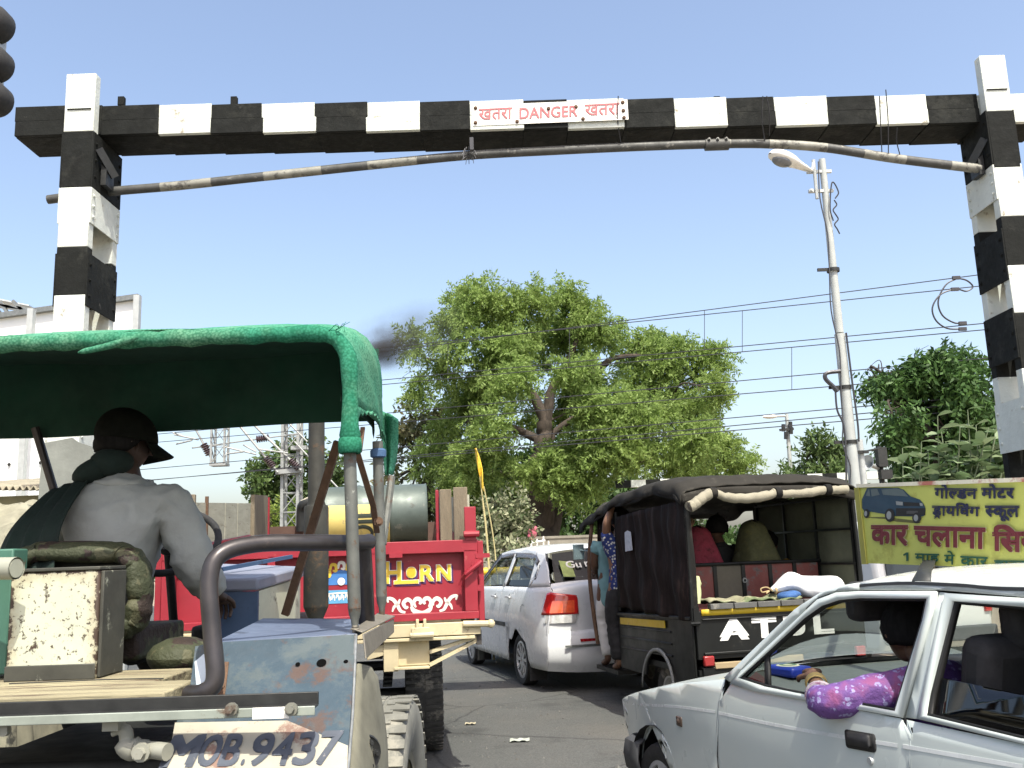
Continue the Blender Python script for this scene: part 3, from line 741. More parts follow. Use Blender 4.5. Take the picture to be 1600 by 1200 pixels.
g.tube([a - Vector((0, 0, .85)), b_ - Vector((0, 0, .85))], .018, 6); g.build('skirt', Msignwhite, cg)
g = MB(); g.box((a.x - .3, a.y - .05, .62), (.35, .35, 1.24)); g.build('pedestal', Mgalv, cg, bevel=.02); g = MB(); g.tube([b_ - Vector((0, 0, 1.18)), b_ - Vector((0, 0, .075))], .06, 10); g.build('rest_post', Mgalv, cg)
fg = thing('far_height_gauge_portal', 'distant black and white height gauge portal seen above the black passenger vehicle', 'height gauge', (7, 32, 0))
g = MB(); x0 = P(962, 752, 32).x; x1 = P(1420, 738, 32).x; z = P(990, 756, 32).z; n = 20
for i in range(n):
    xa = x0 + (x1 - x0) * i / n; xb2 = x0 + (x1 - x0) * (i + 1) / n; g.box(((xa + xb2) / 2, 32, z), (xb2 - xa, .3, .24), m=i % 2)
g.build('beam', [Mblack_lime, Mwhite_lime], fg)
for xx in (x0 + 1.5, x1 - .4):
    g = MB()
    for i in range(7): g.box((xx, 31.7, i * .5 + .25), (.28, .28, .5), m=i % 2)
    g.build('column', [Mwhite_lime, Mblack_lime], fg)
yl_ = thing('distant_street_lamp', 'small distant lamp pole with an arm reaching left', 'street lamp', (P(1232, 735, 42).x, 42, 0))
x = P(1232, 735, 42).x; g = MB(); g.tube([(x, 42, 0), (P(1229, 647, 42).x, 42, P(1229, 647, 42).z)], [.12, .08], 10); g.build('pole', Mpole, yl_)
g = MB(); g.tube([P(1229, 650, 42), P(1203, 651, 42)], .05, 8); g.build('arm', Mpole, yl_)
g = MB(); g.ball(P(1203, 651, 42), (.35, .15, .1), 12); g.build('lantern', Msignwhite, yl_)
g = MB()
for px, py in ((1224, 668), (1236, 672), (1228, 680), (1235, 664)): g.tube([P(px, py - 5, 41.8), P(px, py + 6, 41.8)], .09, 8)
g.beam(P(1218, 672, 41.8), P(1240, 670, 41.8), .1, .1); g.build('insulator', Mdark, yl_)
bp = thing('signal_post', 'thin black post with a loudspeaker left of the drooping tree', 'post', (P(1379, 760, 16.5).x, 16.5, 0))
x = P(1379, 760, 16.5).x; g = MB(); g.tube([(x, 16.5, 0), (x, 16.5, P(1379, 697, 16.5).z)], .05, 8)
g.box((x, 16.42, P(1379, 715, 16.5).z), (.16, .16, .34)); g.box((x + .04, 16.42, P(1379, 742, 16.5).z), (.2, .16, .16)); g.build('post', Mdark, bp)
g = MB(); c = P(1362, 727, 16.4); g.lathe(c, (-.8, -.5, .3), [(.03, -.2), (.04, 0), (.08, .08), (.15, .14), (.145, .14), (.05, .02)], 18); g.tube([c - Vector((-.8, -.5, .3)) * .15, Vector((x, 16.5, c.z - .35))], .012, 6); g.build('loudspeaker', Mgalv, bp)
# flag on two canes
fl = thing('yellow_flag', 'narrow yellow flag on thin bamboo canes right of the red trailer', 'flag', tuple(Vector((P(766, 900, 14).x, 14, 0))))
g = MB(); t0 = P(744, 700, 14); g.tube(smooth_pts([(P(768, 900, 14).x, 14, 0), P(762, 858, 14), P(754, 780, 14), t0], 5), [.016] * 10 + [.01] * 6, 7); g.build('cane', pm('bamboo', (.42, .36, .17), .7, scale=15), fl)
g = MB(); g.tube(smooth_pts([(P(782, 900, 14.3).x, 14.3, 0), P(773, 858, 14.3), P(756, 760, 14.2)], 5), .011, 6); g.build('cane', pm('bamboo', (.5, .42, .2), .7), fl)
g = MB(); e = [(742, 700, 744, 701), (743, 712, 750, 716), (746, 728, 754, 736), (749, 745, 755, 752), (752, 762, 756, 768)]
e = smooth_pts([P(a, b, 13.96) for a, b, c, d in e], 4), smooth_pts([P(c, d, 13.9) for a, b, c, d in e], 4)
g.grid(lambda u, v: e[0][int(round(u * 16))].lerp(e[1][int(round(u * 16))], v) + Vector((0, .06 * math.sin(v * 5 + u * 9), 0)), 16, 5)
g.build('cloth', pm('flag_yellow', (.75, .50, .05), .8, var=.2, scale=20), fl, solid=.004, ang=180)
# stakes with a pink cloth
pk = thing('pink_cloth_stake', 'pink cloth bundle tied on a short stake before the big trunk', 'bundle', tuple(Vector((P(830, 860, 24).x, 24, 0))))
c = P(832, 832, 24); g = MB(); g.tube([(P(829, 860, 24).x, 24, 0), P(829, 828, 24)], .035, 7)
for dx, tp in ((10, 842), (20, 838), (-22, 834), (28, 845)): g.tube([(P(829 + dx * .9, 870, 24).x, 24.1, 0), P(829 + dx, tp, 24)], .025, 6)
g.beam(P(828, 848, 24), P(852, 844, 24), .05, .05); g.build('stake', Msignwhite, pk)
g = MB(); g.ball(c, (.12, .12, .16), 12); g.ball(c + Vector((-.06, 0, -.1)), (.08, .09, .1), 10); g.ball(c + Vector((.05, -.04, .08)), (.09, .08, .09), 10); g.build('cloth', pm('pink_cloth', (.42, .10, .14), .9, var=.4, scale=20), pk, ang=180)

# ------------------------------------------------------------------ railway overhead line
om = thing('overhead_line_portal', 'lattice mast and boom carrying the railway overhead line behind the red trailer', 'mast', tuple(Vector((P(455, 860, 30).x, 30, 0))))
def lattice(mb, a, b, w, n, r=.03):
    a, b = Vector(a), Vector(b); d = (b - a).normalized(); s = d.cross(Vector((0, 1, 0))).normalized() * w / 2; t = Vector((0, 1, 0)) * w / 2
    cs = [s + t, s - t, -s - t, -s + t]
    for c in cs: mb.beam(a + c, b + c, r * 2, r * 2)
    for i in range(n):
        p, q_ = a.lerp(b, i / n), a.lerp(b, (i + 1) / n)
        for k in range(4):
            c0, c1 = cs[k], cs[(k + 1) % 4]
            mb.beam(p + c0, q_ + c1, r, r * .6); mb.beam(p + c0, p + c1, r, r * .6)
Mohe = pm('mast_grey', (.30, .31, .30), .6, .2, var=.15, scale=6, worn=(.2, .13, .08), worn_amt=.62)
xm = P(455, 860, 30).x; g = MB(); lattice(g, (xm, 30, 0), (xm, 30, 8.6), .5, 14, .045); g.build('mast', Mohe, om)
g = MB(); lattice(g, (xm + .3, 30, 8.35), (xm - 16, 29, 8.2), .55, 24, .04); g.build('boom', Mohe, om)
xd = P(335, 720, 29).x; zd = P(335, 722, 29).z; g = MB(); lattice(g, (xd, 29.5, 8.0), (xd, 29.5, zd), .42, 6, .03); g.box((xd, 29.5, zd - .04), (.52, .45, .08)); g.build('drop_post', Mohe, om)
g = MB(); g.beam(P(432, 738, 29.6), P(473, 735, 29.6), .3, .14); g.build('bracket', Mohe, om); g = MB(); g.box(P(468, 700, 29.7), (.5, .3, .12)); g.build('bracket', Mohe, om)
def arm(pts, Y, r, ins):
    g = MB(); q_ = [P(x, y, Y) for x, y in pts]; g.tube(q_, r, 7); o = g.build('stay_arm', Mohe, om)
    g = MB(); d = (q_[-1] - q_[0]).normalized(); L = (q_[-1] - q_[0]).length
    for t in ins:
        c = q_[0] + d * L * t
        pr = []
        for k in range(6): pr += [(.06, k * .07), (.12, k * .07 + .02), (.12, k * .07 + .035), (.06, k * .07 + .05)]
        g.lathe(c - d * .2, d, pr, 14)
    g.build('insulator', pm('insulator_brown', (.07, .045, .05), .25), o)
arm([(300, 660), (333, 722)], 29.4, .035, [.68]); arm([(370, 660), (434, 738)], 29.4, .04, [.8]); arm([(398, 665), (470, 735)], 29.4, .04, [.86])
arm([(470, 677), (300, 700)], 29.5, .025, [.35])
g = MB()
for pts in (((272, 679), (310, 687)), ((275, 694), (300, 688), (300, 684)), ((350, 698), (400, 710)), ((355, 709), (380, 706)), ((380, 695), (400, 706)), ((480, 700), (500, 722)), ((445, 655), (480, 690)), ((270, 676), (285, 681)), ((460, 690), (540, 775)), ((405, 702), (450, 708))):
    g.tube([P(x, y, 29.3) for x, y in pts], .028, 6)
g.build('fitting', Mohe, om)
ow = thing('overhead_wires', 'parallel railway overhead wires crossing behind the trees', 'wires', tuple(P(1000, 520, 24)))
def oline(xa, ya, xb_, yb2, r=.016, sag=0.):
    s = (ya - yb2) / (xa - xb_); g = MB()
    A, B_ = P(1660, ya + s * (1660 - xa), 18.5), P(140, ya + s * (140 - xa), 31)
    g.tube([A.lerp(B_, i / 30) - Vector((0, 0, sag * 4 * i / 30 * (1 - i / 30))) for i in range(31)], r, 5); return g.build('wire', Mwire, ow)
for L_ in ((1540, 428, 960, 503), (1540, 446, 1000, 502), (1540, 505, 1200, 537), (1540, 515, 1200, 546), (1353, 577, 1200, 591), (1345, 600, 1200, 612), (1360, 634, 1200, 648), (1360, 645, 1200, 660), (1353, 655, 1200, 668)):
    oline(*L_, r=.0115)
g = MB()
def at_line(px, xa, ya, xb_, yb2):
    s = (ya - yb2) / (xa - xb_); A, B_ = P(1660, ya + s * (1660 - xa), 18.5), P(140, ya + s * (140 - xa), 31)
    best = min(range(3001), key=lambda i: abs((lambda v: 800 + FPX * v.dot(rt) / v.dot(fw))(A.lerp(B_, i / 3000) - CAM) - px)); return A.lerp(B_, best / 3000)
l1, l2, l3, l4, l5 = (1540, 428, 960, 503), (1540, 446, 1000, 502), (1540, 505, 1200, 537), (1540, 515, 1200, 546), (1345, 600, 1200, 612)
for px, a_, b2 in ((1101, l1, l3), (1160, l2, l4), (1237, l4, l5), (890, l1, l3), (700, l1, l3)): g = MB(); g.tube([at_line(px, *a_), at_line(px, *b2)], .008, 5); g.build('dropper', Mwire, ow)
g = MB(); Yj = 18.9
g.tube(smooth_pts([P(x, y, Yj) for x, y in ((1492, 434), (1510, 438), (1520, 448), (1510, 455), (1494, 452), (1470, 460), (1457, 480), (1462, 500), (1480, 513), (1506, 514))], 6), .017, 6)
g.tube(smooth_pts([P(x, y, Yj) for x, y in ((1498, 434), (1478, 445), (1466, 470), (1472, 492), (1490, 504), (1506, 505))], 6), .017, 6)
for x, y in ((1494, 434), (1492, 452), (1504, 505), (1504, 514)): g.box(P(x, y, Yj), (.16, .05, .07))
g.build('jumper', Mwire, ow)

# ------------------------------------------------------------------ left roadside
Mpanel = pm('white_sheet', (.74, .77, .76), .55, var=.05, scale=1.2, worn=(.5, .48, .4), worn_amt=.68, worn_scale=1.5)
wh = thing('white_sheet_fence', 'tall white sheet metal fence with steel posts behind the left column', 'fence', (P(110, 600, 14).x, 14, 0))
tl, tr_ = P(-120, 514, 14.6), P(214, 468, 14)
g = MB(); g.poly([(tl.x, tl.y, 0), (tr_.x, tr_.y, 0), tr_, tl], (0, .04, 0)); g.build('panel', Mpanel, wh, smooth=False)
g = MB(); g.beam(tl + Vector((0, -.04, .03)), tr_ + Vector((.05, -.04, .03)), .1, .08); g.build('top_rail', Msteel, wh)
for px, yt in ((52, 489), (-60, 505), (217, 468)):
    p = P(px, yt, 13.95); g = MB(); g.beam((p.x, 13.9, 0), (p.x, 13.9, p.z + .05), .09, .1, (0, 1, 0)); g.build('post', Mgalv, wh)
g = MB()
for i in range(14):
    p = tl.lerp(tr_, i / 14 + .03); g.bolt((p.x, p.y - .02, P(20, 722, 14).z), (0, -1, 0), .02, .015)
g.build('rivet', Mdark, wh)
g = MB()
for (a_, b2) in (((-60, 455), (62, 496)), ((-60, 482), (55, 497)), ((0, 472), (28, 512)), ((20, 470), (45, 494)), ((-20, 466), (10, 500)), ((-60, 470), (58, 485))): g.beam(P(*a_, 15.2), P(*b2, 15.2), .05, .05)
tb = thing('roof_truss', 'steel roof truss rising behind the white sheet fence', 'truss', tuple(P(20, 480, 15.2)))
for px in (-50, 40): p = P(px, 490, 15.2); g.beam((p.x, 15.2, 0), p, .08, .08, (0, 1, 0))
g.build('frame', Msteel, tb)
g = MB(); g.poly([P(-80, 452, 15.3), P(45, 478, 15.3), P(70, 492, 18), P(-80, 470, 18)], (0, 0, .02)); g.build('roof', pm('roof_sheet_pale', (.55, .6, .62), .5), tb)
# kiosk
ks = thing('corrugated_kiosk', 'roadside kiosk with a corrugated roof edge left of the tractor', 'kiosk', (P(10, 760, 10).x, 10, 0))
ca, cb = P(-110, 762, 9.6), P(60, 763, 9.6)
g = MB(); n = 100
def cor(u, v):
    p = ca.lerp(cb, u); return Vector((p.x, p.y + v * 2.2, p.z + v * .25 + .022 * math.sin(u * 2 * math.pi * 16)))
g.grid(cor, 160, 3); g.build('roof', pm('rusty_corrugated', (.28, .25, .18), .8, var=.3, scale=3, worn=(.5, .48, .4), worn_amt=.6), ks, solid=.012, ang=60)
g = MB(); g.box(((ca.x + cb.x) / 2 - .05, 10.6, ca.z / 2 - .05), (cb.x - ca.x - .1, 1.6, ca.z - .1)); g.build('wall', pm('kiosk_wall', (.24, .22, .12), .85, var=.3, scale=3), ks)
tp = thing('tarpaulin_heap', 'crumpled beige tarpaulin over a heap beside the tractor', 'tarpaulin', (P(0, 850, 6.2).x, 6.2, 0))
c0 = P(-30, 850, 6.2)
def heap(u, v):
    a = (u - .5) * 2; b = (v - .5) * 2; r = max(abs(a), abs(b)); h = P(0, 780, 6.2).z * (1 - .25 * r ** 2)
    if r > .82: h *= max(0, (1 - r) / .18)
    w = .05 * math.sin(a * 17 + b * 7) + .04 * math.sin(a * 9 - b * 21) + .03 * math.sin(b * 33 + a * 3)
    return Vector((c0.x - .2 + a * .75 + w * .3, 6.4 + b * .7 + w * .4, max(0, h + w * (1 if r < .95 else 0))))
g = MB(); g.grid(heap, 46, 46); g.build('cover', pm('beige_tarp', (.22, .21, .15), .8, var=.3, scale=6, worn=(.05, .05, .04), worn_amt=.56, worn_scale=4), tp, ang=50)
sh = thing('torn_sheet_panel', 'grey weathered sheet with a broken edge leaning before the left column', 'sheet', tuple(Vector((P(95, 850, 7.3).x, 7.3, 0))))
pts = [(70, 692), (112, 684), (120, 690), (141, 697), (146, 708), (146, 716), (137, 723), (130, 727), (126, 740), (121, 747), (118, 800), (116, 900), (58, 905), (60, 775), (64, 725)]
g = MB(); g.poly([P(x, y, 7.35 - (y - 690) * .0004) for x, y in pts] + [], (0, .03, 0)); x0, x1 = P(58, 905, 7.27).x, P(116, 900, 7.27).x
z = P(80, 905, 7.27).z; g.box(((x0 + x1) / 2, 7.29, z / 2), (x1 - x0, .03, z))
g.build('sheet', pm('grey_sheet', (.17, .18, .16), .85, var=.25, scale=3, worn=(.28, .28, .24), worn_amt=.62, worn_scale=5, bump=.3, bump_scale=8), sh, smooth=False)
# ------------------------------------------------------------------ people
from mathutils import noise as mnoise
def skin_mesh(name, verts, edges, radii, mat, parent, sub=2, wrinkle=0.):
    me = bpy.data.meshes.new(name); me.from_pydata([tuple(v) for v in verts], edges, [])
    o = bpy.data.objects.new(name, me); COL.objects.link(o)
    sk = o.modifiers.new('skin', 'SKIN'); sk.use_smooth_shade = True; sk.branch_smoothing = .5
    for i, r in enumerate(radii):
        rr = (r, r) if isinstance(r, (int, float)) else r
        me.skin_vertices[0].data[i].radius = rr
    me.skin_vertices[0].data[0].use_root = True
    s = o.modifiers.new('sub', 'SUBSURF'); s.levels = s.render_levels = sub
    dg = bpy.context.evaluated_depsgraph_get(); m2 = bpy.data.meshes.new_from_object(o.evaluated_get(dg))
    bpy.data.objects.remove(o); bpy.data.meshes.remove(me); m2.name = name
    I = xf(parent).inverted()
    if wrinkle:
        nn = [v.normal.copy() for v in m2.vertices]
        for v, q in zip(m2.vertices, nn):
            p = v.co; w = mnoise.noise(Vector((p.x * 9, p.y * 9, p.z * 15))); w2 = mnoise.noise(Vector((p.x * 26 + 5, p.y * 26, p.z * 34)))
            v.co = p + q * wrinkle * ((1 - abs(w) * 2.6) + .45 * w2)
    for v in m2.vertices: v.co = I @ v.co
    m2.materials.clear(); m2.materials.append(mat)
    m2.polygons.foreach_set('use_smooth', [True] * len(m2.polygons)); m2.update()
    o = bpy.data.objects.new(name, m2); COL.objects.link(o); o.parent = parent; XF[o.name] = xf(parent); return o
class Sk:
    def __init__(s): s.v, s.e, s.r = [], [], []
    def chain(s, pts, rs, frm=None):
        last = frm
        for p, r in zip(pts, rs):
            s.v.append(Vector(p)); s.r.append(r); i = len(s.v) - 1
            if last is not None: s.e.append((last, i))
            last = i
        return last
def hand(sk, wrist_idx, w, d, side, pal, size=1., curl=.5):
    """palm and five fingers from wrist w along d; pal = palm-facing direction, side = thumb side"""
    d, side, pal = d.normalized(), side.normalized(), pal.normalized()
    k = sk.chain([w + d * .045 * size, w + d * .085 * size], [.026 * size, (.036 * size)], wrist_idx)
    for i, (off, L) in enumerate(((.030, .072), (.010, .08), (-.010, .075), (-.028, .058))):
        b = w + d * .095 * size + side * off * size
        a1, a2 = curl * .9, curl * 1.9
        p1 = b + (d * math.cos(a1) + pal * math.sin(a1)) * L * .5 * size
        p2 = p1 + (d * math.cos(a2) + pal * math.sin(a2)) * L * .55 * size
        sk.chain([b, p1, p2], [.0095 * size, .0088 * size, .007 * size], k)
    b = w + d * .045 * size + side * .034 * size
    sk.chain([b, b + (d * .7 + side * .6 + pal * .4).normalized() * .035 * size, b + (d * .9 + side * .35 + pal * .6).normalized() * .065 * size], [.013 * size, .0105 * size, .008 * size], k - 1)
Mskin = pm('skin_brown', (.16, .085, .05), .55, var=.12, scale=12, spec=.4)
Mskin_d = pm('skin_dark', (.095, .05, .03), .55, var=.15, scale=12, spec=.4)
Mhair = pm('black_hair', (.008, .0075, .007), .75, spec=.12, var=.4, scale=60, stretch=(1, 1, .2))
def person(name, label, cat, J, skin, cloth=None, base=None, legs=None, lw=1., hands=(True, True), head_dir=Vector((0, 1, 0)), hs=1., hair=None, scale=1., curl=.6, group=None, sleeve='long', torso_r=None, hem=None, wrinkle=.006, slv=1., trap=.072):
    """J: joints pelvis, chest, neck, head, sh/el/wr _l/_r, and optionally hip/kn/an _l/_r (world)"""
    o = thing(name, label, cat, tuple(base if base is not None else J['pelvis'] - Vector((0, 0, .05))), group=group)
    J = {k: Vector(v) for k, v in J.items()}
    s = Sk(); pl, ch, nk, hd = J['pelvis'], J['chest'], J['neck'], J['head']
    t = .125 * scale
    i0 = s.chain([pl], [(.14 * scale, .11 * scale)]); i1 = s.chain([pl.lerp(ch, .5), ch], [(.125 * scale, .10 * scale), (.14 * scale, .10 * scale)], i0)
    ik = s.chain([nk], [.06 * scale], i1)
    fd = head_dir.normalized()
    ih = s.chain([nk.lerp(hd, .45) + fd * .005, hd - Vector((0, 0, .045)) * scale, hd + Vector((0, 0, .035)) * scale, hd + Vector((0, 0, .085)) * scale], [.058 * scale, .082 * scale, .092 * scale, .06 * scale], ik)
    # face: nose, chin
    s.chain([hd + fd * .085 * scale - Vector((0, 0, .015)), hd + fd * .112 * scale - Vector((0, 0, .03))], [.02, .013], ih - 2)
    s.chain([hd + fd * .06 * scale - Vector((0, 0, .09 * scale))], [.03], ih - 2)
    sd = fd.cross(Vector((0, 0, 1))).normalized()
    for q in (-1, 1): s.chain([hd + sd * q * .092 * scale - Vector((0, 0, .015)), hd + sd * q * .102 * scale + Vector((0, 0, .012))], [.014, .01], ih - 2)
    for q in 'lr':
        if 'sh_' + q not in J: continue
        a = s.chain([J['sh_' + q], J['sh_' + q].lerp(J['el_' + q], .5), J['el_' + q], J['el_' + q].lerp(J['wr_' + q], .45), J['wr_' + q]], [.056 * scale, .05 * scale, .042 * scale, .038 * scale, .027 * scale], i1)
        d = J['wr_' + q] - J['el_' + q]
        pal = Vector((0, 0, -1)) if abs(d.normalized().z) < .8 else Vector((0, 1, 0))
        sid = d.cross(pal) * (1 if q == 'r' else -1)
        if hands[0 if q == 'l' else 1]: hand(s, a, J['wr_' + q], d, -sid, pal, scale, curl)
    for q in 'lr':
        if 'hip_' + q not in J: continue
        an = J['an_' + q]; dv = J.get('toe', fd)
        s.chain([J['hip_' + q], J['hip_' + q].lerp(J['kn_' + q], .5), J['kn_' + q], J['kn_' + q].lerp(an, .35), an, an + dv * .08 - Vector((0, 0, .04)), an + dv * .17 - Vector((0, 0, .055))], [.085, .075, .056, .055, .036, .036, .026], i0)
    skin_mesh('body', s.v, s.e, s.r, skin, o)
    if cloth:
        s = Sk(); t = torso_r or (.165 * scale, .125 * scale)
        lo = hem if hem is not None else pl - Vector((0, 0, .06))
        i0 = s.chain([lo, pl.lerp(ch, .1), pl.lerp(ch, .55), ch], [(t[0] * 1.03, t[1] * 1.03), (t[0], t[1]), (t[0] * .97, t[1]), (t[0] * 1.02, t[1])])
        s.chain([ch.lerp(nk, .6), nk - Vector((0, 0, .01))], [(t[0] * .68, t[1] * .8), trap * scale], i0)
        for q in 'lr':
            if 'sh_' + q not in J: continue
            e, w = J['el_' + q], J['wr_' + q]
            pts = [J['sh_' + q], J['sh_' + q].lerp(e, .5), e]; rs = [.088 * scale * (.5 + .5 * slv), .078 * scale * slv, .068 * scale * slv]
            if sleeve == 'long': pts += [e.lerp(w, .5), e.lerp(w, .92)]; rs += [.06 * scale * slv, .052 * scale * slv]
            elif sleeve == 'elbow': pts += [e.lerp(w, .16), e.lerp(w, .30)]; rs = [.075, .066, .060, .054, .050]
            elif sleeve == 'short': pts = [J['sh_' + q], J['sh_' + q].lerp(e, .5)]; rs = [.08 * scale, .07 * scale]
            s.chain(pts, rs, i0)
        skin_mesh('shirt', s.v, s.e, s.r, cloth, o, 3, wrinkle)
    if legs and 'hip_l' in J:
        s = Sk(); i0 = s.chain([pl + Vector((0, 0, .06)), pl - Vector((0, 0, .02))], [(.15, .12), (.155, .125)])
        for q in 'lr':
            s.chain([J['hip_' + q], J['hip_' + q].lerp(J['kn_' + q], .5), J['kn_' + q], J['kn_' + q].lerp(J['an_' + q], .5), J['kn_' + q].lerp(J['an_' + q], .95)], [.10 * lw, .09 * lw, .075 * lw, .07 * lw, .06 * lw], i0)
        skin_mesh('trousers', s.v, s.e, s.r, legs, o, 3, wrinkle)
    if hair:
        g = MB(); n = 18
        def hf(u, v):
            a = u * 2 * math.pi; b = v * math.pi * .62
            dr = fd * math.cos(a) + sd * math.sin(a); w = 1 + .04 * math.sin(a * 7 + b * 9)
            front = max(0, math.cos(a)); b *= (1 - .42 * front)
            return hd + Vector((0, 0, .012)) - fd * .012 + (dr * math.sin(b) * .106 + Vector((0, 0, math.cos(b) * .122))) * scale * w
        g.grid(hf, 28, 12); g.build('hair', hair, o, ang=180, solid=.008)
    return o

# ------------------------------------------------------------------ tractor
Mblue = pm('tractor_blue', (.024, .048, .068), .65, var=.25, scale=5, worn=(.062, .038, .030), worn_amt=.515, worn_scale=6.5, worn2=(.052, .072, .078), worn2_amt=.5, worn2_scale=2.5, bump=.1)
Mblue2 = pm('bonnet_blue', (.035, .075, .15), .5, var=.15, scale=6, worn=(.02, .025, .03), worn_amt=.6)
Mgreyblue = pm('faded_blue_grey', (.20, .215, .27), .5, var=.12, scale=6, worn=(.22, .16, .12), worn_amt=.66, worn_scale=6)
Mcream = pm('dirty_cream', (.52, .49, .36), .65, var=.12, scale=5, worn=(.14, .08, .04), worn_amt=.62, worn_scale=7)
Mcreamw = pm('rusted_cream', (.50, .52, .40), .6, var=.08, scale=6, worn=(.06, .038, .024), worn_amt=.568, worn_scale=14, worn2=(.28, .19, .09), worn2_amt=.575, worn2_scale=24)
Mwood = pm('grey_wood', (.27, .24, .15), .85, var=.3, scale=4, worn=(.11, .08, .05), worn_amt=.54, worn_scale=5, stretch=(.35, 5, 5), bump=.5, bump_scale=9)
Mpost = pm('post_grey', (.105, .11, .098), .6, .2, var=.25, scale=12, worn=(.10, .055, .032), worn_amt=.56, worn_scale=14, worn2=(.33, .34, .30), worn2_amt=.64, worn2_scale=18)
Mrail = pm('worn_black_pipe', (.05, .045, .045), .38, .5, var=.3, scale=9, worn=(.14, .10, .085), worn_amt=.58, worn_scale=5)
def green_cloth(ca=(.020, .145, .085), cb=(.045, .225, .14), nm='green_shade_cloth'):
    m = bpy.data.materials.new(nm); MATS[nm] = m; m.use_nodes = True; t = m.node_tree; b = t.nodes['Principled BSDF']
    tc = t.nodes.new('ShaderNodeTexCoord'); co = tc.outputs['Object']
    n = _noise(t, co, 4, 6, .7); c = _ramp(t, n.outputs['Fac'], [(.3, ca), (.7, cb)]).outputs[0]
    d = _noise(t, co, 1.6, 7, .7); c = _mix(t, _mapr(t, d.outputs['Fac'], .44, .66, 0, .6), c, (.20, .33, .21))
    w = t.nodes.new('ShaderNodeTexVoronoi'); w.inputs['Scale'].default_value = 115; t.links.new(co, w.inputs['Vector'])
    c = _mix(t, _mapr(t, w.outputs['Distance'], .32, .72, 0, .62), c, (.008, .085, .042))
    t.links.new(c, b.inputs['Base Color']); b.inputs['Roughness'].default_value = .9; b.inputs['Specular IOR Level'].default_value = .1
    bp = t.nodes.new('ShaderNodeBump'); bp.inputs['Strength'].default_value = .3; bp.inputs['Distance'].default_value = .003
    t.links.new(w.outputs['Distance'], bp.inputs['Height']); t.links.new(bp.outputs[0], b.inputs['Normal']); return m
Mgreen = green_cloth()
Mcaninside = pm('canopy_shaded_inside', (.010, .052, .032), .9, var=.3, scale=3)  # canopy green darkened in colour for the shade underneath
def camo():
    m = bpy.data.materials.new('camouflage'); m.use_nodes = True; t = m.node_tree; b = t.nodes['Principled BSDF']
    tc = t.nodes.new('ShaderNodeTexCoord'); co = tc.outputs['Object']
    n = _noise(t, co, 9, 3, .5); n2 = _noise(t, co, 14, 3, .5)
    c = _mix(t, _mapr(t, n.outputs['Fac'], .52, .54), (.036, .042, .018), (.024, .014, .009))
    c = _mix(t, _mapr(t, n2.outputs['Fac'], .58, .60), c, (.075, .075, .038))
    t.links.new(c, b.inputs['Base Color']); b.inputs['Roughness'].default_value = .7
    bn = _noise(t, co, 30, 5); bp = t.nodes.new('ShaderNodeBump'); bp.inputs['Strength'].default_value = .6; bp.inputs['Distance'].default_value = .02
    t.links.new(bn.outputs['Fac'], bp.inputs['Height']); t.links.new(bp.outputs[0], b.inputs['Normal']); return m
Mcamo = camo()
def edge_rust(name, col, rust):
    m = bpy.data.materials.new(name); m.use_nodes = True; t = m.node_tree; b = t.nodes['Principled BSDF']; tc = t.nodes.new('ShaderNodeTexCoord'); co = tc.outputs['Object']
    sp_ = t.nodes.new('ShaderNodeSeparateXYZ'); t.links.new(tc.outputs['Generated'], sp_.inputs[0]); mx = None
    def op(k, a, b_=None):
        q = t.nodes.new('ShaderNodeMath'); q.operation = k
        for i, v in enumerate((a, b_)):
            if v is None: continue
            if isinstance(v, (int, float)): q.inputs[i].default_value = v
            else: t.links.new(v, q.inputs[i])
        return q.outputs[0]
    ex = op('ABSOLUTE', op('SUBTRACT', sp_.outputs['X'], .5)); ez = op('ABSOLUTE', op('SUBTRACT', sp_.outputs['Z'], .5)); mx = op('MAXIMUM', ex, ez)
    n1 = _noise(t, co, 22, 8, .75); n2 = _noise(t, co, 60, 5, .7); n3 = _noise(t, co, 5, 5)
    edge = op('ADD', mx, op('MULTIPLY', op('SUBTRACT', n1.outputs['Fac'], .5), .34)); pits = _mapr(t, n2.outputs['Fac'], .60, .63); big = _mapr(t, n1.outputs['Fac'], .60, .625)
    msk = op('MAXIMUM', op('MAXIMUM', _mapr(t, edge, .468, .482), big), op('MULTIPLY', pits, .9))
    c = _ramp(t, n3.outputs['Fac'], [(.3, tuple(x * .88 for x in col)), (.7, tuple(x * 1.08 for x in col))]).outputs[0]
    st = _mapr(t, edge, .36, .47, 0, .45); c = _mix(t, st, c, (.30, .22, .11)); c = _mix(t, msk, c, rust)
    t.links.new(c, b.inputs['Base Color']); b.inputs['Roughness'].default_value = .6
    bp = t.nodes.new('ShaderNodeBump'); bp.inputs['Strength'].default_value = .4; bp.inputs['Distance'].default_value = .004; bp.invert = True; t.links.new(msk, bp.inputs['Height']); t.links.new(bp.outputs[0], b.inputs['Normal']); return m
Mal0 = pm('bolt_dull', (.17, .17, .14), .55, .3, var=.2, worn=(.1, .07, .05), worn_amt=.55)

tr = thing('tractor', 'old blue open tractor with a green cloth canopy and hand painted rear plate', 'tractor', (-1.4, 3.6, 0))
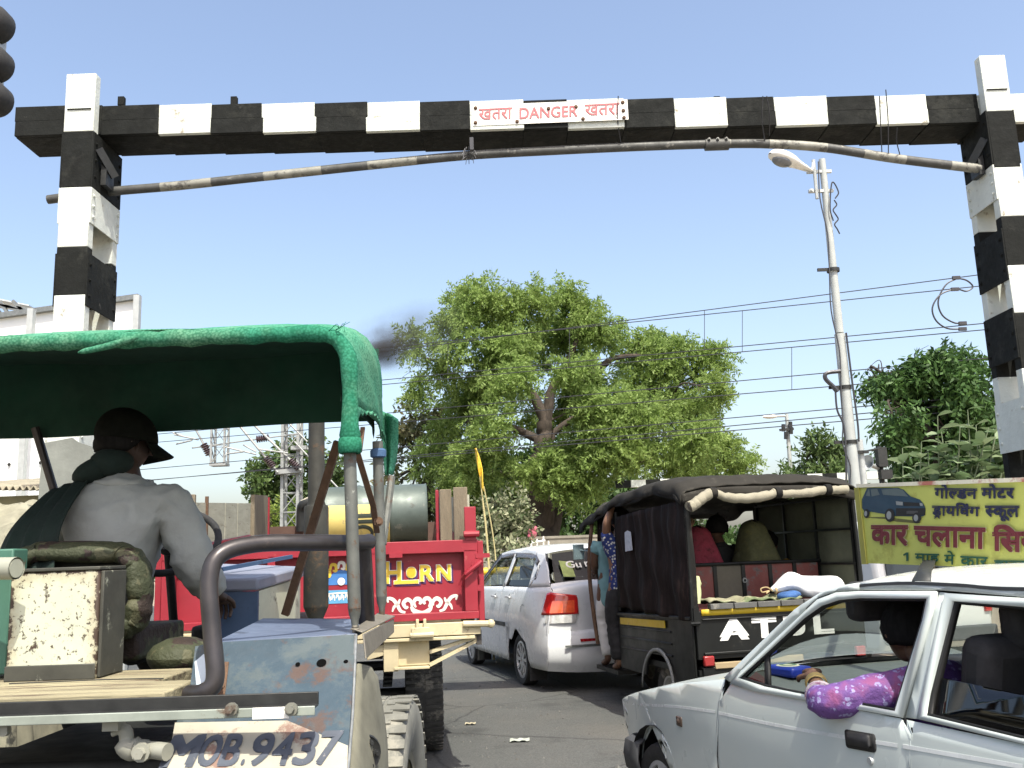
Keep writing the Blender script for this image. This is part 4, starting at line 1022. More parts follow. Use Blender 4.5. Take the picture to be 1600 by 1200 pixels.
# canopy: cross-section swept from the near edge to the far one
XR = -.562
zt0, zt1 = P(300, 516, 3.15).z, P(300, 516, 3.15).z + .02
def even(pts, n):
    L = [0]
    for a, b in zip(pts, pts[1:]): L.append(L[-1] + (b - a).length)
    out = []; k = 0
    for i in range(n + 1):
        d = L[-1] * i / n
        while k < len(pts) - 2 and L[k + 1] < d: k += 1
        t = (d - L[k]) / max(1e-9, L[k + 1] - L[k]); out.append(pts[k].lerp(pts[k + 1], min(1, t)))
    return out
def sect(y):
    t = (y - 3.15) / 1.05; k = math.sin(min(1., t * 1.25) * math.pi / 2); xr = XR - .045 * t + .035 * math.sin(t * math.pi); zt = zt0 + .15 * k
    return even(arc_pts([Vector((-3.0, y, zt0 - .33)), Vector((-3.0, y, zt)), Vector((xr, y, zt)), Vector((xr + .004, y, zt0 - .27))], .13 + .06 * k, 10), 80)
base = sect(3.15); nP = len(base)
def hemz(t): return zt0 - .36 + .09 * math.sin(min(1, t / .45) * math.pi / 2) ** .6 - .022 * max(0, (t - .45) / .55) - .03 * max(0, (t - .9) / .1)
def canf(u, v):
    y = 3.15 + v * 1.05; s = sect(y); p = s[int(round(u * (nP - 1)))].copy()
    p.z += .006 * math.sin(p.x * 9 + y * 14) * (1 if -2.8 < p.x < -.8 else .2)
    if p.x > XR - .1: p.x += .005 * math.sin(p.z * 40 + y * 12)
    return p
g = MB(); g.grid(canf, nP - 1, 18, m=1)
def sidef(u, v):
    y = 3.15 + u * .82; q = sect(y)[-1]; z = q.z + (hemz(u) - q.z) * v
    x = q.x + .008 * math.sin(u * 11 + v * 3) * v + .012 * v
    return Vector((x, y, z + (.006 * math.sin(u * 90) + .004 * math.sin(u * 211)) * v))
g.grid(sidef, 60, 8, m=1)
# rolled near edge
roll = [p + Vector((0, -.005, -.028)) for p in base]; roll[-1] = roll[-1] + Vector((0, 0, 0))
roll = roll + [Vector((XR + .003, 3.145, z)) for z in (zt0 - .36, zt0 - .39, zt0 - .41)]
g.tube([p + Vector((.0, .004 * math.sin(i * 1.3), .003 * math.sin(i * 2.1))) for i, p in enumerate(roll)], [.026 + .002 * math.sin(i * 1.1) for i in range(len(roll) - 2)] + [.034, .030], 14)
g.lathe((XR + .003, 3.145, zt0 - .425), (0, 0, 1), [(.032, -.026), (.037, -.022), (.0385, 0), (.036, .022), (.030, .026)], 14)
can = g.build('canopy', [Mgreen, green_cloth((.055, .23, .14), (.10, .32, .21), 'lit_dusty_cloth')], tr, ang=60, solid=.006)  # panel paler for sun and dust, roll darker for shade, all by colour
g = MB()                                          # torn flap beyond
def flap(u, v):
    a, b_ = P(594 + 27 * u, 640 + 14 * u, 4.12), P(602 + 8 * u, 742 - 2 * u, 4.22)
    p = a.lerp(b_, v); p.y += .1 * u * math.sin(v * 2.5) + .03 * math.sin(u * 7); return p
g.grid(flap, 8, 12); g.build('torn_flap', MATS['lit_dusty_cloth'], can, solid=.006, ang=90)
g = MB()                                          # loose threads and folds on top
for px, py in ((113, 516), (128, 515), (203, 514), (275, 516), (285, 535), (300, 538), (372, 540), (445, 549), (530, 513)):
    p = P(px, py, 3.13); g = MB()
    for k in range(7): g.tube(smooth_pts([p, p + Vector((random.uniform(-.02, .02), -.01, random.uniform(-.012, .015))), p + Vector((random.uniform(-.04, .04), -.012, random.uniform(-.02, .022)))], 4), .0012, 4)
a, b_ = P(122, 551, 3.1), P(215, 527, 3.1); g.tube(smooth_pts([a, a.lerp(b_, .5) + Vector((0, 0, -.004)), b_], 8), [.003, .008, .011, .011, .011, .012, .012, .012, .013, .013, .013, .013, .013, .014, .013, .008, .004][:17], 8)
g.build('fold', Mgreen, can, ang=180)
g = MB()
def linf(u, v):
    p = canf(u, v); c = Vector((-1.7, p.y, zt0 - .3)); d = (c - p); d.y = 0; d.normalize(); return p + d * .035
g.grid(linf, nP - 1, 6); g.build('shaded_inside', Mcaninside, can, ang=180); g = MB()  # inner sheet carrying the underside shade in its colour
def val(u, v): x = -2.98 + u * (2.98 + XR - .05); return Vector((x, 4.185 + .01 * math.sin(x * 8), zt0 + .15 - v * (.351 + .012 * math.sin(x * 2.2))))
g.grid(val, 40, 4); g.build('front_valance', Mcaninside, can, ang=180)
# canopy posts
zf = P(555, 990, 3.15).z
def flatpost(a, b_, r, name='canopy_post'):
    a, b_ = Vector(a), Vector(b_); pts = [a, a.lerp(b_, .5), a.lerp(b_, .80), a.lerp(b_, .88), a.lerp(b_, .94), b_]
    g = MB(); g.tube(pts[:4], r, 12)
    d = (b_ - a).normalized(); vs = []; n = 12
    for t, wx, wy in ((.88, r, r), (.91, r * .9, r * .7), (.94, r * .6, r * .55), (1., r * .45, r * .4)):
        for k in range(n): vs.append(a.lerp(b_, t) + Vector((math.cos(k * 2 * math.pi / n) * wx, math.sin(k * 2 * math.pi / n) * wy, 0)))
    fs = [(i * n + k, i * n + (k + 1) % n, (i + 1) * n + (k + 1) % n, (i + 1) * n + k) for i in range(3) for k in range(n)]
    g.add(vs, fs); return g.build(name, Mpost, tr, ang=60)
flatpost(P(546, 690, 3.16), P(555, 988, 3.14), .0215); flatpost(P(590, 690, 3.85), P(597, 966, 3.85), .022)
flatpost((-2.9, 3.2, zt0 - .05), (-2.85, 3.2, 1.2), .022); flatpost((-2.9, 4.1, zt0 - .05), (-2.85, 4.1, 1.2), .022)
g = MB(); a, b_, c = P(556, 700, 3.3), P(583, 790, 3.5), P(589, 832, 3.6)
g.beam(a, b_, .022, .008, (0, 1, 0)); g.beam(b_, c, .022, .008, (0, 1, 0)); g.bolt(P(591, 815, 3.55), (.3, -1, 0), .014, .02); g.beam(P(567, 668, 3.4), P(562, 706, 3.35), .016, .008); g.build('brace', Mrust, tr)
g = MB(); g.beam(P(528, 690, 4.1), P(446, 960, 4.3), .034, .03, (0, 1, 0)); g.build('brace', Mrust, tr)
g = MB(); g.tube([P(55, 668, 4.15), P(87, 775, 4.2)], .019, 10); g.build('brace', Mrail, tr)
g = MB(); g.tube(smooth_pts([P(612, 745, 4.0), P(605, 800, 3.95), P(598, 850, 3.9)], 4), .017, 8); g.build('brace', Mpost, tr)
g = MB()
for c, ax in ((P(591, 708, 3.84), (0, 0, 1)),): g.lathe(c, ax, [(.024, -.02), (.033, -.015), (.034, .01), (.026, .018)], 12)
g.build('rag_tie', pm('blue_rag', (.05, .11, .22), .8, scale=30), tr)
# fender: flat top, sloping rear sheet, plate
def rp(px, py): return P(px, py, 3.08 - (py - 992) * .00175)       # sloping rear sheet
A, B_ = rp(335, 1003), rp(556, 990)
Cc, Dd = P(602, 967, 3.9), P(410, 966, 3.9)
g = MB(); g.poly([A, B_, Cc, Dd], (0, 0, -.012)); g.build('fender_top', pm('fender_blue', (.10, .125, .185), .5, var=.2, scale=5, worn=(.03, .035, .05), worn_amt=.56, worn_scale=5), tr, bevel=.004)
g = MB(); nrm = (rp(450, 1100) - rp(450, 1000)).cross(Vector((1, 0, 0))).normalized(); nrm = nrm if nrm.y < 0 else -nrm
g.poly([rp(332, 1004), rp(556, 991), rp(549, 1125), rp(538, 1260), rp(258, 1260), rp(275, 1130), rp(296, 1082), rp(305, 1010)], -nrm * .012); rs = g.build('rear_sheet', Mblue, tr, smooth=False)
for px, py, r in ((466, 1041, .0075), (503, 1039, .0155), (541, 1037, .0075)):
    g = MB(); c = rp(px, py) + nrm * .010; u = Vector((1, 0, 0)); w = nrm.cross(u).normalized(); g.poly([c + u * math.cos(a * .3927) * r + w * math.sin(a * .3927) * r for a in range(16)]); g.build('bolt_hole', pm('hole_black', (.003, .003, .003), .95, spec=.05), rs, smooth=False)
g = MB(); g.tube([rp(556, 992), rp(550, 1120), rp(539, 1250)], .006, 8); g.build('edge_strip', pm('edge_steel', (.22, .23, .23), .4, .4, var=.3, scale=30), tr)
g = MB(); x_ = [rp(306, 1010), rp(330, 1004), rp(330, 1080), rp(296, 1082)]; g.poly([p + nrm * .009 for p in (rp(305, 1037), rp(319, 1025), rp(330, 1026), rp(328, 1060), rp(308, 1080))]); g.build('patch', pm('pale_blue_patch', (.42, .48, .52), .5), rs, smooth=False)
g = MB(); g.poly([rp(556, 991) + Vector((.02, 0, 0)), Cc + Vector((.03, 0, .0)), Cc + Vector((.03, .0, -.055)), rp(560, 1030) + Vector((.02, 0, 0))], (.006, 0, 0)); g.poly([rp(552, 985), rp(562, 990) + Vector((.01, 0, .0)), Cc + Vector((.04, 0, .005)), Cc + Vector((-.03, 0, .02))], (0, 0, .006)); g.bolt(rp(553, 988) + Vector((0, .02, .006)), (0, 0, 1), .012, .014)
g.build('side_rim', pm('rim_grey', (.16, .145, .115), .6, .2, var=.2, scale=8), tr, bevel=.003)
# side of fender (mudguard) and hub
Mdust = pm('dusty_beige', (.14, .135, .10), .9, var=.35, scale=5, worn=(.22, .2, .15), worn_amt=.6, worn_scale=3)
g = MB(); e0 = [rp(552, 1080), rp(545, 1160), rp(540, 1260)]; o_ = [(572, 1050), (586, 1052), (592, 1080), (598, 1110), (604, 1160), (608, 1260)]
def mg(u, v):
    t = v * 5; i = min(4, int(t)); a = P(*o_[i], 3.45).lerp(P(*o_[i + 1], 3.45), t - i)
    s_ = rp(554 - 14 * v, 1040 + 200 * v) + Vector((0, .05, 0)); p = s_.lerp(a, u); p.x += .03 * math.sin(u * math.pi); return p
g.grid(mg, 8, 14); mgo = g.build('mudguard', Mdust, tr, solid=.008, ang=60)
g = MB(); c = P(566, 1178, 2.98); ax = Vector((.55, -.83, 0)); g.lathe(c, ax, [(.0, .0), (.03, .004), (.05, .01), (.055, .014), (.06, .006)], 20); 
for k in range(6): a = k * 1.047; g.bolt(c + ax * .012 + Vector((.83, .55, 0)) * math.cos(a) * .038 + Vector((0, 0, math.sin(a) * .038)), ax, .008, .02)
g.build('hub', Mdark, mgo)
# registration plate
g = MB(); nq = [rp(275, 1133), rp(546, 1128), rp(541, 1260), rp(252, 1260)]; g.poly([p + nrm * .012 for p in nq], -nrm * .01)
pl_ = g.build('number_plate', pm('plate_cream', (.33, .31, .245), .7, var=.12, scale=7, worn=(.20, .125, .095), worn_amt=.535, worn_scale=8, worn2=(.22, .2, .17), worn2_amt=.66, worn2_scale=16), tr, smooth=False)
g = MB(); q4 = [rp(259, 1203), rp(528, 1200), rp(536, 1149), rp(272, 1157)]
def sub(q, u0, u1): bl, br, tr2, tl2 = q; return [bl.lerp(br, u0), bl.lerp(br, u1), tl2.lerp(tr2, u1), tl2.lerp(tr2, u0)]
for ch, u0, u1 in (('M', .0, .17), ('O', .19, .30), ('B', .32, .42), ('.', .44, .46), ('9', .49, .60), ('4', .62, .72), ('3', .75, .86), ('7', .88, .99)):
    qq = sub([p + nrm * .013 for p in q4], u0, u1)
    if ch == '.': qq = [qq[0], qq[1], qq[0].lerp(qq[3], .18) + (qq[1] - qq[0]), qq[0].lerp(qq[3], .18)]
    text_into(g, [ch], qq, nrm, bold=.16, boldn=5, shear=.22)
g.build('lettering', pm('lettering_slate', (.055, .065, .085), .6, var=.2, worn=(.35, .32, .28), worn_amt=.63, worn_scale=18), pl_, smooth=False)
# angle iron across the back, plank and brackets
g = MB(); a0, a1 = P(-60, 1102, 2.72), P(497, 1097, 2.72); n_ = 0
ya = 2.72; z0 = P(250, 1110, ya).z; z1 = P(250, 1090, ya).z; zb_ = P(250, 1122, ya).z
xl, xr_ = -2.6, P(497, 1105, ya).x
g.box(((xl + xr_) / 2, ya + .006, (z0 + z1) / 2), (xr_ - xl, .01, z1 - z0 + .002)); ai = None
g.box(((xl + xr_) / 2, ya - .018, z0), (xr_ - xl, .05, .006)); g.box(((xl + xr_) / 2, ya - .042, (z0 + zb_) / 2 + .002), (xr_ - xl, .008, z0 - zb_ + .004), m=1)  # lower lip given a lighter colour as if catching light
ai = g.build('cross_bar', [Mdark, pm('bar_grey_lit', (.26, .29, .25), .6, .2, var=.2, scale=8, worn=(.14, .1, .07), worn_amt=.62)], tr, bevel=.002)
for px in (363, 456): g = MB(); g.bolt(P(px, 1108, ya - .05), (0, -1, .1), .014, .03); g.build('bolt', Mal0, ai)
g = MB(); p = P(423, 1114, ya - .047); g.box(p, (.10, .004, .03)); g.build('label_strip', Msignwhite, ai)
zp = P(150, 1085, 2.78).z
for y0, y1, pa, pb in ((2.78, 3.05, 0, 0), (3.056, 3.40, 0, .02)):
    g = MB(); xe = P(283, 1075, (y0 + y1) / 2).x - pb
    def plk(u, v, y0=y0, y1=y1, xe=xe): return Vector((-2.6 + u * (xe + 2.6), y0 + v * (y1 - y0) + .004 * math.sin(u * 40), zp + .003 * math.sin(u * 17 + v * 9)))
    g.box(((-2.6 + xe) / 2, (y0 + y1) / 2, zp - .022), (xe + 2.6, y1 - y0, .044)); g.build('plank', Mwood, tr, bevel=.006)
g = MB(); 
for k in range(3):
    xx = -2.2 + k * .55; g.tube(smooth_pts([(xx, 3.0 + k * .1, zp + .0015), (xx + .3, 3.0 + k * .1 + .02, zp + .0015), (xx + .5, 2.99 + k * .1, zp + .0015)], 4), .0022, 4)
g.build('plank_crack', Mdark, tr)
# rusty white box on the plank
yb2 = 3.16; q1, q2 = P(17, 895, yb2), P(156, 893, yb2); q0 = P(156, 1047, yb2)
g = MB(); w_, h_ = q2.x - q1.x, q1.z - zp; cx, cz = (q1.x + q2.x) / 2, (zp + q1.z) / 2
g.box((cx, yb2 + .1, cz), (w_, .2, h_)); bx = g.build('tool_box', edge_rust('edge_rusted_cream', (.50, .52, .40), (.055, .036, .024)), tr, bevel=.008)
g = MB(); g.box((cx + w_ / 2 + .006, yb2 + .1, cz), (.012, .18, h_ * .98)); g.box((cx, yb2 + .1, q1.z + .006), (w_ * 1.02, .21, .012)); g.box((cx, yb2 - .003, zp + .025), (w_, .006, .05)); g.build('lid', pm('lid_dark', (.045, .045, .035), .7, var=.3, worn=(.35, .36, .28), worn_amt=.6), bx, bevel=.003)
g = MB(); g.box((P(2, 950, 3.25).x - .06, 3.3, P(2, 955, 3.25).z), (.18, .1, .42)); g.build('side_panel', pm('panel_green', (.05, .14, .10), .6, worn=(.12, .06, .03), worn_amt=.62), tr, bevel=.006)
g = MB(); a = P(26, 888, 3.05); g.tube([a, a + Vector((-.5, .12, 0.01))], .036, 16, cap=False); g.tube([a + Vector((0, 0, 0)), a + Vector((-.5, .12, .01))], .03, 16); g.build('pipe_end', pm('pipe_cream', (.30, .31, .25), .6, worn=(.1, .08, .05), worn_amt=.6), tr)
# seat: padded camouflage ring over a dark shell
def rrect(x0, x1, y0, y1, r, Y, n=7):
    c = [P(x0, y1, Y), P(x0, y0, Y), P(x1, y0, Y), P(x1, y1, Y)]; pts = []
    for i in range(4):
        a, b, d = c[i - 1], c[i], c[(i + 1) % 4]; p, q_ = b + (a - b).normalized() * r, b + (d - b).normalized() * r
        for k in range(n + 1): t = k / n; pts.append(p * (1 - t) ** 2 + b * 2 * t * (1 - t) + q_ * t * t)
    return pts
ring = rrect(28, 219, 862, 985, .11, 3.56)
g = MB(); ring = [p + Vector((0, .008 * math.sin(i * 1.9), .003 * math.sin(i * 2.7))) for i, p in enumerate(ring)]; dense = []
for i in range(len(ring)):
    for k in range(3): dense.append(ring[i].lerp(ring[(i + 1) % len(ring)], k / 3))
g.tube(dense, [.062 + .004 * math.sin(i * 1.1) for i in range(len(dense))], 14, closed=True, flat=.62); st_ = g.build('seat', Mcamo, tr, ang=180)
g = MB(); g.poly([p + Vector((0, .03, 0)) for p in ring], (0, .02, 0)); g.build('back_shell', Mdark, st_, smooth=False)
g = MB(); cx = (P(60, 1000, 3.9).x + P(235, 1000, 3.9).x) / 2; g.box((cx + .02, 3.86, P(150, 1002, 3.86).z), (.55, .5, .12)); g.ball((P(275, 1030, 3.5).x, 3.55, P(275, 1025, 3.55).z), (.12, .14, .07), 14); g.build('cushion', Mcamo, st_, bevel=.04)
# guard rail pipe over the fender
Yr = 2.88
pts = [P(296, 1085, 2.9), P(318, 1082, 2.86), P(336, 1060, 2.86), P(331, 985, 2.88), P(327, 905, 2.9), P(345, 866, 2.93), P(400, 850, 3.0), P(480, 848, 3.1), P(560, 848, 3.3), P(578, 846, 3.36)]
g = MB(); g.tube(smooth_pts(pts, 8), .0275, 16); rl = g.build('guard_rail', Mrail, tr, ang=60)
g = MB(); g.tube(smooth_pts([P(566, 852, 3.36), P(569, 900, 3.4), P(572, 970, 3.5)], 6), .032, 12); g.build('rail_leg', Mrail, tr)
g = MB(); q_ = [rp(333, 1035), rp(358, 1036), rp(352, 1088), rp(312, 1090)]; g.poly([p + nrm * .006 for p in q_], -nrm * .004)
for px, py in ((345, 1046), (346, 1075), (330, 1085), (318, 1088)): g.bolt(rp(px, py) + nrm * .006, nrm, .009, .012)
g.build('rail_flange', Mrust, tr)
# driver side bonnet with cream side box
Mcr2 = pm('bonnet_cream', (.50, .50, .38), .6, var=.12, scale=5, worn=(.10, .09, .06), worn_amt=.60, worn_scale=9)
z_t = P(410, 903, 4.5).z
g = MB(); a = P(338, 905, 4.45); b_ = P(403, 903, 4.5); c_ = P(475, 885, 5.3); d_ = P(330, 880, 5.6)
low = Vector((0, 0, -.9))
g.poly([a, b_, c_, d_], (0, 0, -.06), m=0); g.build('bonnet', Mgreyblue, tr, bevel=.012)
g = MB(); a2, b2, c2 = a + Vector((.0, .02, -.058)), b_ + Vector((-.005, .02, -.062)), c_ + Vector((-.02, 0, -.062))
g.poly([a2, b2, b2 + low, a2 + low], (0, .02, 0)); g.build('bonnet_rear', Mblue2, tr, smooth=False)
g = MB(); g.poly([b2 + Vector((.0, .022, 0)), c2, c2 + low, b2 + low + Vector((0, .022, 0))], (-.02, 0, 0), m=0); g.build('bonnet_side', Mcr2, tr, smooth=False)
g = MB(); g.beam(P(345, 893, 4.75) + Vector((0, 0, .01)), P(455, 873, 5.4) + Vector((0, 0, .012)), .02, .02); g.build('trim_strip', Mblue2, tr)
# exhaust
xe, ye = P(494, 850, 4.95).x, 4.95
zb0, zb1 = P(490, 950, ye).z, P(494, 790, ye).z
g = MB(); g.lathe((xe, ye, 0), (0, 0, 1), [(.03, .9), (.035, zb0 - .16), (.04, zb0 - .05), (.062, zb0), (.0645, zb0 + .01), (.0645, zb1 - .012), (.06, zb1), (.05, zb1 + .002), (.044, zb1 + .02), (.042, 2.55), (.038, 2.6), (.036, 2.6), (.036, 2.4)], 26)
g.build('exhaust_stack', pm('exhaust_soot', (.032, .032, .027), .75, .2, var=.3, scale=9, worn=(.09, .055, .03), worn_amt=.56, worn_scale=7, worn2=(.03, .03, .03), worn2_amt=.6), tr, ang=50)
# steering wheel and column
cw = P(262, 845, 4.55); nw = Vector((.15, -.62, .75)).normalized(); u = nw.cross(Vector((0, 0, 1))).normalized(); w = nw.cross(u)
g = MB(); R_ = .235; g.tube([cw + u * math.cos(k * math.pi / 24) * R_ + w * math.sin(k * math.pi / 24) * R_ for k in range(48)], .0175, 12, closed=True)
for k in range(3): a = k * 2.094 + .5; g.tube([cw - nw * .04, cw + (u * math.cos(a) + w * math.sin(a)) * R_], .009, 8)
g.lathe(cw, nw, [(0, -.02), (.04, -.02), (.045, -.05), (.03, -.07)], 16); g.tube([cw - nw * .05, cw - nw * .7], .022, 10); g.build('steering_wheel', Mblackrub, tr)
# chassis, axle, drawbar bits, wheels
g = MB(); g.box((-1.45, 4.2, .72), (.5, 2.2, .42)); g.box((-1.45, 3.5, .62), (1.6, .28, .26)); g.tube([(-2.3, 3.55, .52), (-.5, 3.55, .52)], .09, 14); g.box((-1.45, 5.3, .95), (.42, 1.0, .5)); g.box((-1.6, 3.1, .78), (1.5, .3, .3)); g.build('chassis', pm('greasy_iron', (.012, .013, .012), .7, .2, var=.4, scale=6), tr, bevel=.02)
Mal = pm('cast_pale', (.26, .26, .215), .55, .1, var=.15, scale=9, worn=(.14, .12, .09), worn_amt=.6)
g = MB(); pts = [P(175, 1147, 2.75), P(195, 1142, 2.75), P(200, 1165, 2.75), P(218, 1172, 2.75), P(240, 1172, 2.72), P(262, 1175, 2.7)]
g.tube(smooth_pts(pts, 5), [.008] * 3 + [.02] * 6 + [.034] * 5 + [.03] * 4 + [.024] * 4 + [.024] * 4, 12); g.bolt(P(222, 1175, 2.7), (0, -1, 0), .02, .03); g.box(P(178, 1130, 2.74), (.045, .05, .035)); g.poly([P(166, 1121, 2.72), P(190, 1121, 2.72), P(166, 1142, 2.72)], (0, .03, 0)); g.build('linkage', Mal, tr, ang=60)
g = MB(); g.poly([P(-10, 1121, 2.7), P(11, 1121, 2.7), P(11, 1147, 2.7), P(7, 1151, 2.7), P(-10, 1151, 2.7)], (0, .02, 0))
g.build('hanger_plate', Mal, tr, ang=60)
def wheel_tyre(parent, c, R, wd, rimr, lugs, axis=Vector((1, 0, 0)), mt=None, mr=None, lug_h=.018, name='wheel', spokes=0, local=False, face=1):
    c = Vector(c); axis = axis.normalized(); h = wd / 2
    g = MB(); g.lathe(c, axis, [(rimr, -h * .72), (rimr * 1.06, -h * .86), (R * .80, -h), (R * .94, -h * .96), (R - .006, -h * .78), (R, -h * .4), (R, h * .4), (R - .006, h * .78), (R * .94, h * .96), (R * .80, h), (rimr * 1.06, h * .86), (rimr, h * .72)], 56)
    e1 = axis.cross(Vector((0, 0, 1))).normalized(); e2 = axis.cross(e1)
    for k in range(lugs):
        a = 2 * math.pi * k / lugs; d = e1 * math.cos(a) + e2 * math.sin(a); tn = e1 * -math.sin(a) + e2 * math.cos(a)
        Rm = Matrix((axis, tn, d)).transposed(); 
        for s_ in (-1, 1):
            g.box(c + d * (R + lug_h * .3) + axis * s_ * h * .62, (h * .72, 2 * math.pi * R / lugs * .55, lug_h), Rm)
        if lugs > 30:
            for s_ in (-.22, .22): g.box(c + d * (R + lug_h * .2) + axis * s_ * h + tn * .01, (h * .3, 2 * math.pi * R / lugs * .8, lug_h * .8), Rm)
    w_ = MB()
    o = g.build(name, mt or Mtyre, parent, local=local, ang=40)
    g = MB(); pr = [(0, h * .30), (rimr * .3, h * .34), (rimr * .34, h * .5), (rimr * .42, h * .5), (rimr * .5, h * .2), (rimr * .85, h * .1), (rimr * .92, h * .6), (rimr * 1.03, h * .72), (rimr * 1.03, h * .76), (rimr * .9, h * .70)]
    for s_ in (-1, 1): g.lathe(c, axis * s_, pr, 36)
    g.build('rim', mr or Mdust, o, local=local, ang=40); return o
wheel_tyre(tr, (P(603, 1100, 3.7).x, 3.78, .49), .475, .20, .27, 44, lug_h=.007, mt=pm('tyre_grey', (.15, .15, .13), .9, var=.25, scale=8, worn=(.25, .24, .2), worn_amt=.56, worn_scale=4))
wheel_tyre(tr, (-2.55, 3.78, .50), .49, .29, .27, 26, lug_h=.03)
for xx in (-2.0, -.95): wheel_tyre(tr, (xx, 5.75, .33), .33, .17, .19, 0)
g = MB(); g.tube([(-2.0, 5.75, .35), (-.95, 5.75, .35)], .05, 10); g.box((-1.47, 5.75, .5), (.2, .25, .35)); g.build('front_axle', Mdark, tr)
# left fender (mostly out of frame)
g = MB(); g.box((-2.5, 3.5, 1.18), (.5, .9, .03)); g.box((-2.5, 3.06, .95), (.5, .02, .45)); g.build('fender_top', Mblue, tr, bevel=.01)

# ------------------------------------------------------------------ tractor driver
Yd = 3.95
def jp(px, py, dy=0.): return P(px, py, Yd + dy)
J = dict(pelvis=jp(165, 1000), chest=jp(190, 800), neck=jp(198, 737), head=jp(197, 696, .02), sh_l=jp(112, 778), el_l=jp(72, 905, .1), wr_l=jp(110, 935, .42), sh_r=jp(270, 780), el_r=jp(306, 888, .05), wr_r=jp(338, 928, .32),
         hip_l=jp(135, 1005, .05), kn_l=jp(120, 1000, .45), an_l=jp(120, 1150, .55), hip_r=jp(200, 1005, .05), kn_r=jp(240, 1000, .45), an_r=jp(250, 1150, .55))
Mshirt = pm('shirt_white_grey', (.35, .36, .335), .9, var=.12, scale=6, bump=.6, bump_scale=7, worn=(.16, .16, .155), worn_amt=.6, worn_scale=3)
dr = person('person', 'tractor driver in a loose pale shirt and camouflage cap seen from behind', 'person', J, pm('skin_deep', (.05, .027, .017), .6), Mshirt, legs=pm('trousers_dark', (.018, .02, .018), .9), head_dir=Vector((.85, .55, -.05)), hair=Mhair, torso_r=(.235, .16), hem=jp(180, 985), scale=1.08, curl=1.1, wrinkle=.013, slv=1.14, trap=.095)
hd = J['head']; fd = Vector((.85, .5, -.12)).normalized(); sdv = fd.cross(Vector((0, 0, 1))).normalized()
g = MB()
def capf(u, v):
    a = u * 2 * math.pi; b = v * math.pi * .55; d = fd * math.cos(a) + sdv * math.sin(a); return hd + Vector((0, 0, .035)) + d * math.sin(b) * .128 + Vector((0, 0, math.cos(b) * .125))
g.grid(capf, 30, 10)
def brim(u, v):
    a = (u - .5) * 2.0; d = fd * math.cos(a) + sdv * math.sin(a); r = .122 + v * .075 * math.cos(a * .8); return hd + Vector((0, 0, .018 - .045 * v - .03 * a * a * v)) + d * r
g.grid(brim, 14, 4); g.build('cap', pm('cap_dark', (.007, .008, .006), .9, var=.4, scale=12, spec=.1, worn=(.022, .021, .014), worn_amt=.57, worn_scale=9), dr, ang=60, solid=.006)
g = MB()                                           # dark draped sheet over the left shoulder
Mdrape = pm('dark_green_cloth', (.006, .016, .012), .95, var=.3, scale=5, bump=.4, bump_scale=10)
def dark_drape(u, v):
    a = jp(82 + 66 * u, 772 - 26 * u, -.02).lerp(jp(20 + 105 * u, 905, -.24), v); bul = .05 + .17 * math.sin(min(1.57, v * 2.6)) * (.6 + .4 * u)
    a.y -= bul; a.x -= .03 * math.sin(v * 3.1) * (1 - u); a += Vector((.01 * math.sin(u * 22), 0.012 * math.sin(u * 22 + v * 3), 0)); return a
g.grid(dark_drape, 26, 16); g.build('dark_drape', Mdrape, dr, solid=.008, ang=180)
g = MB(); g.ball(jp(150, 735, -.05), (.10, .09, .05), 16, R=Matrix.Rotation(rad(-25), 3, 'Y')); g.ball(jp(175, 722, -.06), (.09, .08, .06), 16); g.build('neck_cloth', Mdrape, dr, ang=180)

